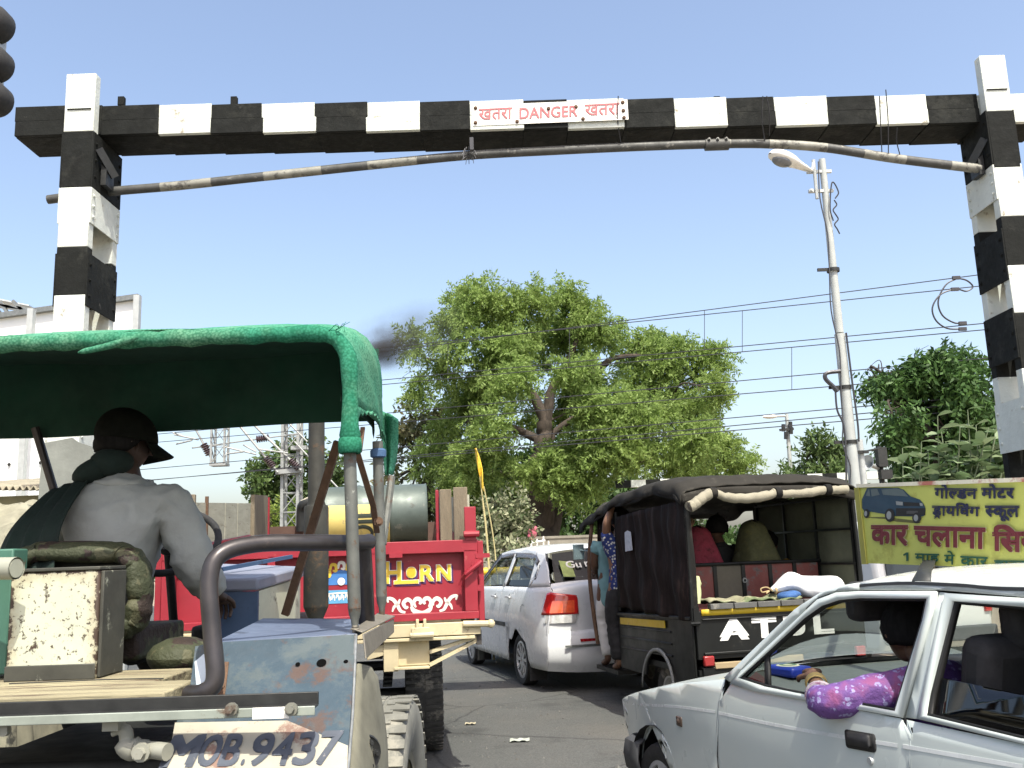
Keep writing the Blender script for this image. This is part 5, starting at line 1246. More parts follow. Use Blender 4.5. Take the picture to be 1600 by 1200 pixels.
# ------------------------------------------------------------------ exhaust smoke
def smoke_obj():
    o = thing('exhaust_smoke', 'puff of dark exhaust smoke drifting right above the green canopy', 'smoke', tuple(P(605, 540, 5.2)), ); bpy.data.objects.remove(o)
    me = bpy.data.meshes.new('exhaust_smoke'); bm = bmesh.new(); bmesh.ops.create_icosphere(bm, subdivisions=3, radius=1.0); bm.to_mesh(me); bm.free()
    o = bpy.data.objects.new('exhaust_smoke', me); COL.objects.link(o); o.location = P(632, 528, 5.3); o.scale = (.42, .30, .23)
    o.rotation_euler = (0, rad(-16), 0)
    m = bpy.data.materials.new('smoke'); m.use_nodes = True; t = m.node_tree; t.nodes.remove(t.nodes['Principled BSDF'])
    v = t.nodes.new('ShaderNodeVolumePrincipled'); v.inputs['Color'].default_value = (.15, .14, .13, 1); v.inputs['Anisotropy'].default_value = .1
    tc = t.nodes.new('ShaderNodeTexCoord'); n = _noise(t, tc.outputs['Object'], 1.5, 5, .62)
    mp = t.nodes.new('ShaderNodeMapping'); mp.inputs['Location'].default_value = (.5, 0, .08); mp.inputs['Scale'].default_value = (1.5, 1.2, 1.15); t.links.new(tc.outputs['Object'], mp.inputs[0])
    ln = t.nodes.new('ShaderNodeVectorMath'); ln.operation = 'LENGTH'; t.links.new(mp.outputs[0], ln.inputs[0])
    core = _mapr(t, ln.outputs['Value'], .05, .75, 1., 0.)
    l2 = t.nodes.new('ShaderNodeVectorMath'); l2.operation = 'LENGTH'; t.links.new(tc.outputs['Object'], l2.inputs[0])
    halo = _mapr(t, l2.outputs['Value'], .2, .95, .12, 0.)
    ad = t.nodes.new('ShaderNodeMath'); ad.operation = 'ADD'; pw = t.nodes.new('ShaderNodeMath'); pw.operation = 'POWER'; pw.inputs[1].default_value = 1.6; t.links.new(core, pw.inputs[0]); t.links.new(pw.outputs[0], ad.inputs[0]); t.links.new(halo, ad.inputs[1])
    nm = _mapr(t, n.outputs['Fac'], .36, .66); mu = t.nodes.new('ShaderNodeMath'); mu.operation = 'MULTIPLY'; t.links.new(ad.outputs[0], mu.inputs[0]); t.links.new(nm, mu.inputs[1])
    m3 = t.nodes.new('ShaderNodeMath'); m3.operation = 'MULTIPLY'; m3.inputs[1].default_value = 34.; t.links.new(mu.outputs[0], m3.inputs[0]); t.links.new(m3.outputs[0], v.inputs['Density'])
    t.links.new(v.outputs[0], t.nodes['Material Output'].inputs['Volume']); me.materials.append(m)
    tag(o, 'puff of dark exhaust smoke drifting right above the green canopy', 'smoke', kind='stuff')
smoke_obj()
# ------------------------------------------------------------------ red trailer
Mtred = pm('trailer_red', (.265, .016, .028), .5, var=.12, scale=4, worn=(.40, .10, .09), worn_amt=.62, worn_scale=7, worn2=(.12, .02, .02), worn2_amt=.60, worn2_scale=3)
Mtcream = pm('trailer_cream', (.52, .45, .28), .6, var=.12, scale=6, worn=(.16, .08, .035), worn_amt=.61, worn_scale=9, worn2=(.33, .25, .13), worn2_amt=.57, worn2_scale=4)
Mboard = pm('board_pale', (.36, .35, .27), .85, var=.18, scale=5, worn=(.14, .12, .08), worn_amt=.6, worn_scale=7, bump=.3, stretch=(4, .6, 4))
Mboard2 = pm('board_brown', (.17, .14, .095), .85, var=.22, scale=5, worn=(.08, .06, .04), worn_amt=.6, worn_scale=6, bump=.4, stretch=(4, 4, .6))
tl_ = thing('trailer', 'red farm trailer with painted tailgate and wooden side boards', 'trailer', (-1.342, 6.472, 0), rad(7))
SL = .055
def zs(y): return SL * max(0, y)
L_ = dict(parent=tl_, local=True)
g = MB()
g.box((.005, .0, 1.57), (2.12, .06, .085)); g.box((.005, .0, 1.10), (2.12, .06, .05))
for x, w in ((1.015, .09), (-1.01, .09), (.345, .05), (-.34, .05)): g.box((x, 0, 1.335), (w, .06, .42))
g.box((.005, .05, 1.335), (2.03, .012, .43)); tgt = g.build('tailgate', Mtred, bevel=.004, **L_)
g = MB(); g.box((.50, -.035, 1.52), (.09, .02, .03)); g.build('latch', Mtred, **L_); g = MB(); g.box((1.10, -.02, 1.50), (.10, .03, .03)); g.box((1.07, -.01, 1.28), (.04, .03, .04))
g.tube([(1.09, -.07, 1.46), (.985, -.075, 1.385), (.975, -.07, 1.375)], .016, 8); g.tube([(.975, -.07, 1.375), (.955, -.03, 1.345), (.94, -.02, 1.30)], .014, 8); g.bolt((1.06, -.03, 1.44), (0, -1, 0), .03, .04); g.build('latch', Mtred, **L_)
nr = Vector((0, -1, 0)); yp = .043
Mhy, Mhw, Mhp = pm('letter_yellow', (.72, .50, .05), .55, var=.08), pm('letter_white', (.74, .72, .64), .55, var=.06), pm('letter_purple', (.07, .02, .10), .6)
def qd(x0, x1, zb0, zb1, zt0_, zt1_, d=0.): return [Vector((x0, yp - d, zb0)), Vector((x1, yp - d, zb1)), Vector((x1, yp - d, zt1_)), Vector((x0, yp - d, zt0_))]
for dx, dz, bold, m, d in ((.012, -.012, .20, Mhp, .0), (0, 0, .20, Mhw, .0035), (0, 0, .10, Mhy, .007)):
    g = MB()
    for ch, x0, x1, zb_, zt in (('H', .43, .53, 1.335, 1.475), ('o', .575, .635, 1.365, 1.435), ('R', .67, .755, 1.34, 1.445), ('N', .785, .875, 1.34, 1.442)):
        text_into(g, [ch], qd(x0 + dx, x1 + dx, zb_ + dz, zb_ + dz, zt + dz, zt + dz, d), nr, bold=bold, boldn=5, lift=.001)
    g.poly([(x, yp - d - .0035, z) for x, z in ((.49 + dx - bold * .04, 1.328 + dz - bold * .03), (.65 + dx + bold * .04, 1.328 + dz - bold * .03), (.65 + dx + bold * .04, 1.345 + dz + bold * .03), (.49 + dx - bold * .04, 1.345 + dz + bold * .03))])
    g.build('lettering', m, parent=tgt, local=True, smooth=False)
g = MB(); g.poly([(.605 + math.cos(a * .3927) * .026, yp - .0125, 1.40 + math.sin(a * .3927) * .028) for a in range(16)]); g.build('letter_dot', pm('letter_orange', (.75, .38, .02), .5), parent=tgt, local=True, smooth=False)
def ribbon(mb, pts, w, d=.002, m=0):
    pp = smooth_pts([Vector((x, yp - d, z)) for x, z in pts], 7); n = len(pp); vs = []
    for i, p in enumerate(pp):
        t = (pp[min(i + 1, n - 1)] - pp[max(0, i - 1)]).normalized(); s = Vector((-t.z, 0, t.x)); ww = w * 1.25 * (.35 + .65 * math.sin(math.pi * min(1, max(0, .1 + .85 * i / (n - 1)))))
        vs += [p + s * ww, p - s * ww]
    mb.add(vs, [(2 * i, 2 * i + 1, 2 * i + 3, 2 * i + 2) for i in range(n - 1)], m)
g = MB()
def zx(x, y): return (.427 + (x - 230) * (.886 - .427) / 567, 1.40 - (y - 300) * .00079)
cx = 540
arcp = [zx(445, 590), zx(470, 630), zx(540, 655), zx(600, 625), zx(622, 580)]
ribbon(g, arcp, .014)
for s_ in (-1, 1):
    sp = [(cx + s_ * (25 + 0), 575), (cx + s_ * 12, 555), (cx + s_ * 25, 530), (cx + s_ * 55, 530), (cx + s_ * 72, 560), (cx + s_ * 55, 600)]
    ribbon(g, [zx(*p) for p in sp], .011)
    sp = [(cx + s_ * 90, 590), (cx + s_ * 92, 555), (cx + s_ * 125, 530), (cx + s_ * 160, 560), (cx + s_ * 140, 600), (cx + s_ * 120, 590)]
    ribbon(g, [zx(*p) for p in sp], .011)
    sp = [(cx + s_ * 145, 640), (cx + s_ * 185, 625), (cx + s_ * 215, 570), (cx + s_ * 250, 525), (cx + s_ * 295, 515), (cx + s_ * 290, 550)]
    ribbon(g, [zx(*p) for p in sp], .010)
    sp = [(cx + s_ * 190, 525), (cx + s_ * 205, 560), (cx + s_ * 240, 590), (cx + s_ * 255, 630)]
    ribbon(g, [zx(*p) for p in sp], .008)
g.build('scroll_ornament', pm('scroll_white', (.66, .66, .58), .6, var=.1), parent=tgt, local=True, smooth=False)
# painted sun art left of the post
g = MB(); c0 = (.125, 1.335)
g.poly([(c0[0] + math.cos(math.pi * a / 16) * .095, yp - .002, c0[1] + math.sin(math.pi * a / 16) * .10) for a in range(17)], m=0)
g.poly([(-.01, yp - .002, 1.21), (.28, yp - .002, 1.21), (.28, yp - .002, 1.30), (-.01, yp - .002, 1.30)], m=3)
g.poly([(c0[0] + math.cos(a * .3927) * .026, yp - .006, c0[1] + .022 + math.sin(a * .3927) * .026) for a in range(16)], m=2)
for k in range(7):
    a = math.pi * (k + .5) / 7; ox, oz = c0[0] + math.cos(a) * .125, c0[1] + math.sin(a) * .128
    ribbon(g, [(ox - .022, oz - .02), (ox - .012, oz + .02), (ox + .016, oz + .016), (ox + .018, oz - .02), (ox - .004, oz - .018)], .009, .004, 1 if k % 3 else 2)
for k in range(9):
    x = .0 + k * .03; ribbon(g, [(x, 1.235 + .01 * (k % 2)), (x + .008, 1.27), (x + .018, 1.25), (x + .02, 1.23)], .0045, .004, 2)
ribbon(g, [(.0, 1.275), (.12, 1.28), (.25, 1.276)], .004, .005, 2)
g.build('sun_painting', [pm('art_blue', (.05, .17, .42), .5), Mhy, Mhw, pm('art_cyan', (.10, .32, .52), .5)], parent=tgt, local=True, smooth=False)
# bed
g = MB(); 
def sbox(mb, x0, x1, y0, y1, z0, z1, m=0):
    vs = [(x, y, z + zs(y)) for z in (z0, z1) for x, y in ((x0, y0), (x1, y0), (x1, y1), (x0, y1))]
    mb.add(vs, [(0, 3, 2, 1), (4, 5, 6, 7), (0, 1, 5, 4), (1, 2, 6, 5), (2, 3, 7, 6), (3, 0, 4, 7)], m)
sbox(g, -1.04, 1.04, .07, 4.6, 1.04, 1.09); g.build('bed_floor', Mboard2, **L_)
for s_ in (-1, 1):
    g = MB(); sbox(g, s_ * 1.05 - .02, s_ * 1.05 + .02, .035, 4.62, 1.09, 1.58, 0); sbox(g, s_ * 1.05 - .035, s_ * 1.05 + .035, .035, 4.62, 1.54, 1.60, 0)
    for y in (.06, 1.2, 2.3, 3.4, 4.5): sbox(g, s_ * 1.09 - .02, s_ * 1.09 + .02, y - .03, y + .03, 1.05, 1.60)
    sw = g.build('side_panel', Mtred, bevel=.003, **L_)
    for y0, y1 in ((.35, 1.15), (1.16, 1.98), (1.99, 2.62), (2.63, 3.4)):
        if s_ > 0 and y0 < .3: continue
        g = MB(); sbox(g, s_ * 1.03 - .015, s_ * 1.03 + .015, y0, y1 - .01, 1.61, 1.93); g.build('side_board', Mboard, **L_)
    g = MB(); sbox(g, s_ * 1.0 - .02, s_ * 1.0 + .02, 3.42, 4.40, 1.58, 2.02); g.build('side_board', Mboard2, **L_)
    g = MB(); sbox(g, s_ * 1.01 - .012, s_ * 1.01 + .012, 1.14, 1.17, 1.60, 1.98); g.build('stake', Mrust, **L_)
    g = MB(); sbox(g, s_ * 1.0 - .03, s_ * 1.0 + .03, 4.44, 4.50, 1.3, 2.0); g.build('stake', Mtred, **L_)
for x, w, y, h, m in ((.965, .10, .10, 1.94, Mboard2), (.86, .085, .14, 1.93, Mboard2), (.80, .022, .18, 1.93, Mtred), (-.94, .1, .12, 1.94, Mboard2)):
    g = MB(); g.box((x, y + .05, (1.60 + h) / 2), (w, .05, h - 1.50)); g.build('stake', m, bevel=.004, **L_)
g = MB(); g.box((1.02, -.01, 1.72), (.08, .04, .24)); g.tube([(.97, -.04, 1.65), (1.08, -.04, 1.65)], .022, 10); g.build('stake', Mtred, bevel=.004, **L_)
g = MB(); sbox(g, -1.02, 1.02, 4.55, 4.60, 1.09, 1.66); g.build('front_board', pm('front_board_brown', (.10, .055, .04), .8, var=.25, scale=5), **L_)
g = MB(); g.tube(smooth_pts([(-.62, 4.45, 1.60 + zs(4.4)), (-.62, 4.45, 2.05), (-.60, 4.42, 2.14), (-.52, 4.40, 2.18), (-.30, 4.38, 2.18), (-.1, 4.38, 2.16)], 6), .045, 10, flat=1.2); g.build('head_rail', Mdark, **L_)
g = MB(); g.tube(smooth_pts([(-.60, 4.40, 2.19), (-.45, 4.36, 2.245), (-.25, 4.36, 2.24), (0, 4.36, 2.22)], 6), [.012] * 6 + [.03] * 6 + [.03] * 7, 8); g.build('rail_cover', pm('cover_cream', (.5, .46, .36), .8), **L_)
# under frame
g = MB(); g.box((.0, -.01, 1.015), (2.14, .10, .085)); g.box((0, .0, .955), (2.06, .12, .022)); rb = g.build('rear_beam', Mtcream, bevel=.004, **L_)
for x in (.66, -.3): g = MB(); g.box((x, -.075, 1.01), (.12, .03, .05)); g.tube([(x - .07, -.08, .985), (x + .09, -.08, .985)], .02, 10); g.box((x - .02, -.07, 1.06), (.02, .03, .06)); g.box((x + .03, -.07, 1.06), (.02, .03, .06)); g.build('hinge', Mtcream, bevel=.003, **L_)
g = MB(); g.tube([(.95, -.07, 1.045), (1.14, -.07, 1.04)], .022, 10); g.ball((1.14, -.07, 1.04), .03, 10); g.build('pin', Mtcream, **L_)
g = MB(); g.box((.60, .06, .86), (.24, .10, .16)); g.box((.46, .0, .85), (.10, .06, .20)); g.box((.60, -.0, .768), (.24, .10, .016)); g.poly([(.30, -.02, .83), (.42, -.02, .86), (.42, -.02, .93), (.30, -.02, .90)], (0, .02, 0)); g.build('lamp_box', Mtcream, bevel=.003, **L_)
for za, zb_ in ((.78, .935), (.865, .955)): g = MB(); g.beam((.72, .0, za), (1.06, .0, zb_), .05, .022); g.build('bracket', Mtcream, **L_)
g = MB(); g.box((1.06, .02, .95), (.035, .10, .10)); 
for x in (-.35, .35): sbox(g, x - .05, x + .05, .08, 4.6, .82, 1.03)
for y in (.9, 1.7, 2.7, 3.7): sbox(g, -.95, .95, y - .04, y + .04, .93, 1.035)
g.build('chassis', pm('chassis_dark', (.05, .045, .04), .8), **L_)
for y in (1.25, 3.35):
    g = MB(); g.tube([(-.8, y, .43), (.8, y, .43)], .05, 12)
    for x in (-.42, .42):
        for k in range(4): g.box((x, y, .52 + k * .02 + zs(y) * .5), (.07, .9 - k * .18, .016))
        g.box((x, y, .68 + zs(y)), (.08, .2, .26))
    g.build('axle', Mdark, **L_)
    for x in (-.70, .70): wheel_tyre(tl_, (x, y, .43), .43, .29, .24, 60, lug_h=.010, local=True, mr=pm('rim_rust', (.18, .1, .06), .7))
g = MB(); g.beam((0, 4.5, .95), (0, 5.6, .7), .1, .1); g.build('drawbar', Mdark, **L_)
# loads
T7 = XF[tl_.name]
def TL(x, y, z): return T7 @ Vector((x, y, z))
bl = thing('oil_barrel', 'dented dark green oil barrel with a yellow label lying in the red trailer', 'barrel', tuple(TL(.45, 2.0, 1.66)), rad(7))
r_ = .265; cz = P(660, 803, 8.45).z; A = P(667, 802, 8.45); A2 = Vector((A.x - .92 * math.cos(rad(7)), A.y - .92 * math.sin(rad(7)), A.z - .01)); ax = (A2 - A).normalized()
g = MB(); pr = [(0, .025), (r_ * .9, .025), (r_ * .97, .02), (r_, 0), (r_ * 1.02, .006), (r_, .02)]
for t in (.30, .60): pr += [(r_, t - .03), (r_ * 1.035, t - .008), (r_ * 1.035, t + .008), (r_, t + .03)]
pr += [(r_, .90), (r_ * 1.02, .914), (r_, .92), (r_ * .97, .9), (0, .895)]
Mbar = pm('barrel_green', (.085, .108, .094), .5, .2, var=.2, scale=6, worn=(.18, .19, .16), worn_amt=.6, worn_scale=8, worn2=(.05, .05, .04), worn2_amt=.6)
g.lathe(A, ax, pr, 48); bb = g.build('drum', Mbar, bl, ang=30)
g = MB(); g.lathe(A, ax, [(0, .022), (r_ * .88, .022)], 32); g.build('end_plate', pm('barrel_end', (.33, .32, .26), .6, var=.2, worn=(.16, .1, .06), worn_amt=.57, worn_scale=7), bb)
fw_b = Vector((0, -1, 0)); upb = Vector((0, 0, 1)); sdb = ax.cross(upb).normalized(); sdb = sdb if sdb.y < 0 else -sdb
def onb(t, th, lift=.004): return A + ax * t + (sdb * math.cos(th) + upb * math.sin(th)) * (r_ * 1.036 + lift)
g = MB(); g.grid(lambda u, v: onb(.33 + .53 * u, rad(-70 + 88 * v)), 12, 16); lb_ = g.build('label', pm('label_yellow', (.62, .50, .16), .6, var=.12, worn=(.3, .26, .15), worn_amt=.6), bb)
def wrap_text(s, t0, t1, th0, th1, bold, lift=.006):
    V, Fc = layout([s]); x0, x1 = min(v[0] for v in V), max(v[0] for v in V); y0, y1 = min(v[1] for v in V), max(v[1] for v in V); g = MB()
    offs = [-.5, -.25, 0, .25, .5] if bold else [0]
    for k, o in enumerate(offs):
        g.add([onb(t1 + (t0 - t1) * ((vy - y0) / (y1 - y0)), th0 + (th1 - th0) * ((vx - x0) / (x1 - x0) + o * bold), lift + .0004 * k) for vx, vy in V], Fc)
    return g
Mink = pm('ink_dark', (.03, .04, .03), .6)
wrap_text('OIL', .66, .47, rad(-50), rad(12), .05).build('lettering', Mink, lb_, smooth=False)
wrap_text('LUBRICANTS', .42, .355, rad(-70), rad(14), .0).build('lettering', Mink, lb_, smooth=False)
pg = thing('wooden_packing', 'stack of rough timber packing under the oil barrel in the red trailer', 'timber', tuple(TL(.2, 2.0, 1.2)), rad(7))
zb_ = A.z - r_ * 1.03
for k in range(4):
    g = MB(); x = .0 + k * .27; g.beam(TL(x, 1.75, zb_ - .06), TL(x, 2.4, zb_ - .06), .2, .11); g.build('timber', Mboard2, pg)
g = MB()
for x in (-.02, .85): g.beam(TL(x, 1.7, 1.09 + zs(1.8) + .15), TL(x, 2.4, 1.09 + zs(2.3) + .15), .12, zb_ - .115 - 1.09 - zs(1.8) + .1)
g.build('bearer', Mboard2, pg)
# ------------------------------------------------------------------ cars
def dense_poly(pts, step=.06):
    """triangulated (y,z) polygon cut into small cells so that it can follow a curved flank"""
    bm = bmesh.new(); vs = [bm.verts.new((0, y, z)) for y, z in pts]; bm.faces.new(vs)
    bmesh.ops.triangulate(bm, faces=bm.faces[:])
    ys, zz = [p[0] for p in pts], [p[1] for p in pts]
    for lo, hi, no in ((min(ys), max(ys), (0, 1, 0)), (min(zz), max(zz), (0, 0, 1))):
        n = int((hi - lo) / step)
        for i in range(1, n + 1):
            c = lo + (hi - lo) * i / (n + 1)
            bmesh.ops.bisect_plane(bm, geom=bm.verts[:] + bm.edges[:] + bm.faces[:], dist=1e-6, plane_co=(0, c, c), plane_no=no)
    bm.verts.index_update(); r = ([(v.co.y, v.co.z) for v in bm.verts], [[v.index for v in f.verts] for f in bm.faces]); bm.free(); return r
def corner(pts, r=.04, n=4):
    out = []; N = len(pts)
    for i in range(N):
        a, b, c = Vector(pts[i - 1]), Vector(pts[i][:2]), Vector(pts[(i + 1) % N][:2]); a = Vector(a[:2])
        rr = pts[i][2] if len(pts[i]) > 2 else r
        d1, d2 = a - b, c - b; k = min(rr, d1.length * .45, d2.length * .45)
        if k < .004: out.append(tuple(b)); continue
        p, q = b + d1.normalized() * k, b + d2.normalized() * k
        for j in range(n + 1): t = j / n; w = p * (1 - t) ** 2 + b * 2 * t * (1 - t) + q * t * t; out.append((w.x, w.y))
    return out
class Car:
    def __init__(s, root, w, cy=.3): s.r, s.w, s.M, s.cy = root, w, XF[root.name], cy
    def side(s, name, pts, mats, parent=None, off=0., thick=.02, sides=(-1,), step=.07, bevel=.0, smooth=True):
        V, F = dense_poly(pts, step); o = None
        for sg in sides:
            g = MB(); n = len(V)
            g.add([(sg * (s.w(y, z) + off), y, z) for y, z in V], F)
            o = g.build(name, mats, parent or s.r, local=True, ang=50, weld=True)
            if thick:
                m = o.modifiers.new('solid', 'SOLIDIFY'); m.thickness = thick; m.offset = -1 if False else 0
        return o
    def strip(s, name, pts, mats, width, off=.004, thick=.008, sides=(-1,), parent=None):
        o = None
        for sg in sides:
            g = MB(); pp = smooth_pts([(0, y, z) for y, z in pts], 6) if len(pts) > 2 else [Vector((0, *pts[0])).lerp(Vector((0, *pts[1])), i / 12) for i in range(13)]
            for i in range(len(pp) - 1):
                a, b = pp[i], pp[i + 1]; d = (b - a).normalized(); nn = Vector((0, -d.z, d.y)) * width / 2
                c = [a + nn, a - nn, b - nn, b + nn]; g.add([(sg * (s.w(p.y, p.z) + off), p.y, p.z) for p in c] + [(sg * (s.w(p.y, p.z) + off - thick), p.y, p.z) for p in c], [(0, 1, 2, 3), (0, 3, 7, 4), (1, 5, 6, 2), (4, 7, 6, 5)])
            o = g.build(name, mats, parent or s.r, local=True, ang=40, weld=True)
        return o
    def top(s, name, sil, mats, crown=.04, nt=18, inset=0., parent=None, p=4., thick=0, cy=0.):
        """surface across the car following a (y,z) profile between both flanks"""
        pp = smooth_pts([(0, y, z) for y, z in sil], 5) if len(sil) > 2 else [Vector((0, *sil[0])).lerp(Vector((0, *sil[1])), i / 8) for i in range(9)]
        n = len(pp) - 1; g = MB()
        nrm = []
        for i in range(n + 1):
            d = (pp[min(n, i + 1)] - pp[max(0, i - 1)]).normalized(); q = Vector((0, -d.z, d.y)); nrm.append(q if q.y * (pp[i].y - s.cy) + q.z * (pp[i].z - .55) > 0 else -q)
        def f(u, v):
            i = int(round(u * n)); t = v * 2 - 1; a = pp[i]; w = s.w(a.y, a.z) - inset; k = crown * (1 - abs(t) ** p)
            return Vector((t * w, a.y + nrm[i].y * k + cy * (1 - t * t), a.z + nrm[i].z * k))
        g.grid(f, n, nt); return g.build(name, mats, parent or s.r, local=True, ang=50, solid=thick)
    def px(s, px, py):
        I = s.M.inverted(); w = .7
        for _ in range(8):
            o = s.M @ Vector((-w, 0, 0)); n = (s.M.to_3x3() @ Vector((1, 0, 0)))
            q = I @ PPL(px, py, o, n); w = s.w(q.y, q.z)
        return (q.y, q.z)
def arch(cy, cz, r, a0, a1, n=12): return [(cy + math.cos(rad(a0 + (a1 - a0) * i / n)) * r, cz + math.sin(rad(a0 + (a1 - a0) * i / n)) * r) for i in range(n + 1)]
def alloy(parent, c, R, wd, rimr, face, spokes=8, steel=False):
    t = wheel_tyre(parent, c, R, wd, rimr, 0, local=True, mt=pm('car_tyre', (.018, .018, .018), .85, var=.3, worn=(.06, .058, .052), worn_amt=.6), mr=pm('rim_dark', (.03, .03, .03), .6))
    g = MB(); c = Vector(c); ax = Vector((face, 0, 0)); h = wd / 2
    g.lathe(c, ax, [(rimr * 1.0, h * .80), (rimr * 1.05, h * .84), (rimr * .93, h * .88), (rimr * .9, h * .6)], 40)
    g.lathe(c, ax, [(0, h * .74), (rimr * .16, h * .73), (rimr * .24, h * .66), (rimr * .26, h * .5)], 24)
    for k in range(spokes):
        a = 2 * math.pi * k / spokes; d = Vector((0, math.cos(a), math.sin(a))); g.beam(c + ax * h * .66 + d * rimr * .2, c + ax * h * .74 + d * rimr * .95, rimr * (.17 if not steel else .3), .02, tuple(ax))
    g.build('wheel_cover', pm('wheel_silver', (.42, .43, .43), .4, .4, var=.1, worn=(.2, .19, .17), worn_amt=.6), t, local=True, ang=40); return t
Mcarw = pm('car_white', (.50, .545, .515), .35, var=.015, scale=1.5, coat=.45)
Mcarw2 = pm('sedan_white', (.60, .615, .62), .3, var=.01, scale=2, coat=.3)
Mtrim = pm('trim_black', (.015, .015, .016), .6, var=.2)
Mtrim2 = pm('bumper_dark', (.05, .052, .055), .7, var=.15, worn=(.1, .1, .09), worn_amt=.6)
Mseal = pm('rubber_seal', (.008, .008, .008), .7)
Mglass = glass_mat('window_glass', (.80, .86, .82), .045, fk=.45); Mtint = glass_mat('tinted_glass', (.28, .32, .31), .09); Mrearg = glass_mat('rear_glass_dark', (.07, .08, .095), .05, fk=.5)
Mseat = pm('seat_dark', (.018, .017, .017), .85, var=.3, scale=12); Mdash = pm('dash_grey', (.115, .13, .12), .7, var=.1, scale=10)

# ---- white hatchback in the right foreground
HC = rad(17)
cr = thing('white_hatchback', 'white hatchback with a yellow driving school board on its roof', 'car', (1.93, 3.21, 0), HC)
def wn(y, z):
    if z < .93: b = .742 - .030 * max(0, (z - .70) / .23) ** 1.6 - .05 * max(0, (.42 - z) / .25) ** 2
    else: b = .712 - .30 * (z - .93) - .10 * max(0, z - 1.25)
    b -= .105 * max(0, (y - 1.35) / 1.05) ** 2.2 + .10 * max(0, (-y - .95) / .85) ** 2
    return b
c = Car(cr, wn); px = c.px
belt = [px(1145, 1067), px(1290, 1100), px(1412, 1122)]
sill = .30
# doors and wing (traced corner points, turned into metres on the flank)
fa = (2.02, .30, .315)                                       # front axle y, z, arch radius
fend = [(2.41, .50), (2.405, .60), px(968, 1094), px(1000, 1081), px(1060, 1068), px(1134, 1061), px(1128, 1082), (1.295, .84), (1.325, .60), (1.325, sill)] + [(y, z) for y, z in arch(fa[0], fa[1], fa[2], 180, 8)] + [(2.41, .38)]
c.side('front_wing', fend, Mcarw, sides=(-1, 1), thick=.006)
d1 = [(1.31, sill), (1.312, .60), (1.283, .842), px(1143, 1069), px(1182, 1081), px(1290, 1101), px(1409, 1123), (.085, .90), (.105, .60), (.10, sill)]
dl = c.side('front_door', d1, Mcarw, sides=(-1, 1), thick=.006)
d2 = [(.092, sill), (.097, .60), (.077, .90), px(1418, 1125), px(1600, 1163), (-.86, .965), (-.98, .85), (-1.02, .66)] + arch(-1.30, .30, .315, 95, 25, 6)[3:] + [(-.98, sill)]
c.side('rear_door', d2, Mcarw, sides=(-1, 1), thick=.006)
d3 = [(-.872, .965), (-.992, .85), (-1.03, .665)] + arch(-1.30, .30, .315, 68, 180, 8) + [(-1.82, .33), (-1.835, .5), (-1.79, .57), (-1.785, .80), (-1.73, .97), (-1.50, 1.275), (-1.25, 1.34), (-1.05, 1.34), (-1.0, 1.30), (-.89, 1.0)]
c.side('rear_quarter', d3, Mcarw, sides=(-1, 1), thick=.006)
# window frames
win1 = [px(1156, 1060), px(1258, 966), px(1285, 947), px(1312, 938), px(1345, 935), px(1452, 936), px(1445, 970), px(1402, 1112), px(1290, 1092), px(1196, 1073)]
out1 = [px(1143, 1069), px(1160, 1050), px(1250, 966), px(1280, 938), px(1310, 927), px(1345, 925), px(1466, 925), px(1458, 960), px(1412, 1122), px(1290, 1100), px(1182, 1081)]
def ring_part(name, outer, inner, mat, sides, off=.0, thick=.02):
    bm = bmesh.new(); o_ = [bm.verts.new((0, *p)) for p in outer]; i_ = [bm.verts.new((0, *p)) for p in inner]
    eo = [bm.edges.new((o_[k], o_[(k + 1) % len(o_)])) for k in range(len(o_))]; ei = [bm.edges.new((i_[k], i_[(k + 1) % len(i_)])) for k in range(len(i_))]
    bmesh.ops.triangle_fill(bm, use_beauty=True, edges=eo + ei); bm.verts.index_update()
    V = [(v.co.y, v.co.z) for v in bm.verts]; F = [[v.index for v in f.verts] for f in bm.faces]; bm.free(); o = None
    for sg in sides:
        g = MB(); g.add([(sg * (c.w(y, z) + off), y, z) for y, z in V], F); o = g.build(name, mat, c.r, local=True, ang=50)
        m = o.modifiers.new('solid', 'SOLIDIFY'); m.thickness = thick; m.offset = 0
    return o
ring_part('window_frame', out1, win1, Mcarw, (-1, 1))
def inset(pts, k): 
    cy = sum(p[0] for p in pts) / len(pts); cz_ = sum(p[1] for p in pts) / len(pts); return [(cy + (y - cy) * k, cz_ + (z - cz_) * k) for y, z in pts]
ring_part('window_seal', [(y, z) for y, z in win1], inset(win1, .965), Mseal, (-1, 1), off=-.008, thick=.02)
win2 = [px(1492, 940), px(1600, 949), (-.80, 1.30), (-.86, 1.02), px(1600, 1155), px(1449, 1118), px(1455, 1085)]
out2 = [px(1480, 928), px(1600, 936), (-.84, 1.325), (-.885, 1.0), (-.86, .968), px(1600, 1163), px(1436, 1124), px(1443, 1090)]
ring_part('window_frame', out2, win2, Mcarw, (-1, 1)); ring_part('window_seal', win2, inset(win2, .965), Mseal, (-1, 1), off=-.008)
# B pillar between the frames
bp_ = [px(1468, 926), px(1478, 927), px(1441, 1090), px(1434, 1124), px(1414, 1122), px(1424, 1085)]
c.side('door_pillar', bp_, Mcarw, sides=(-1, 1), off=-.006, thick=.01)
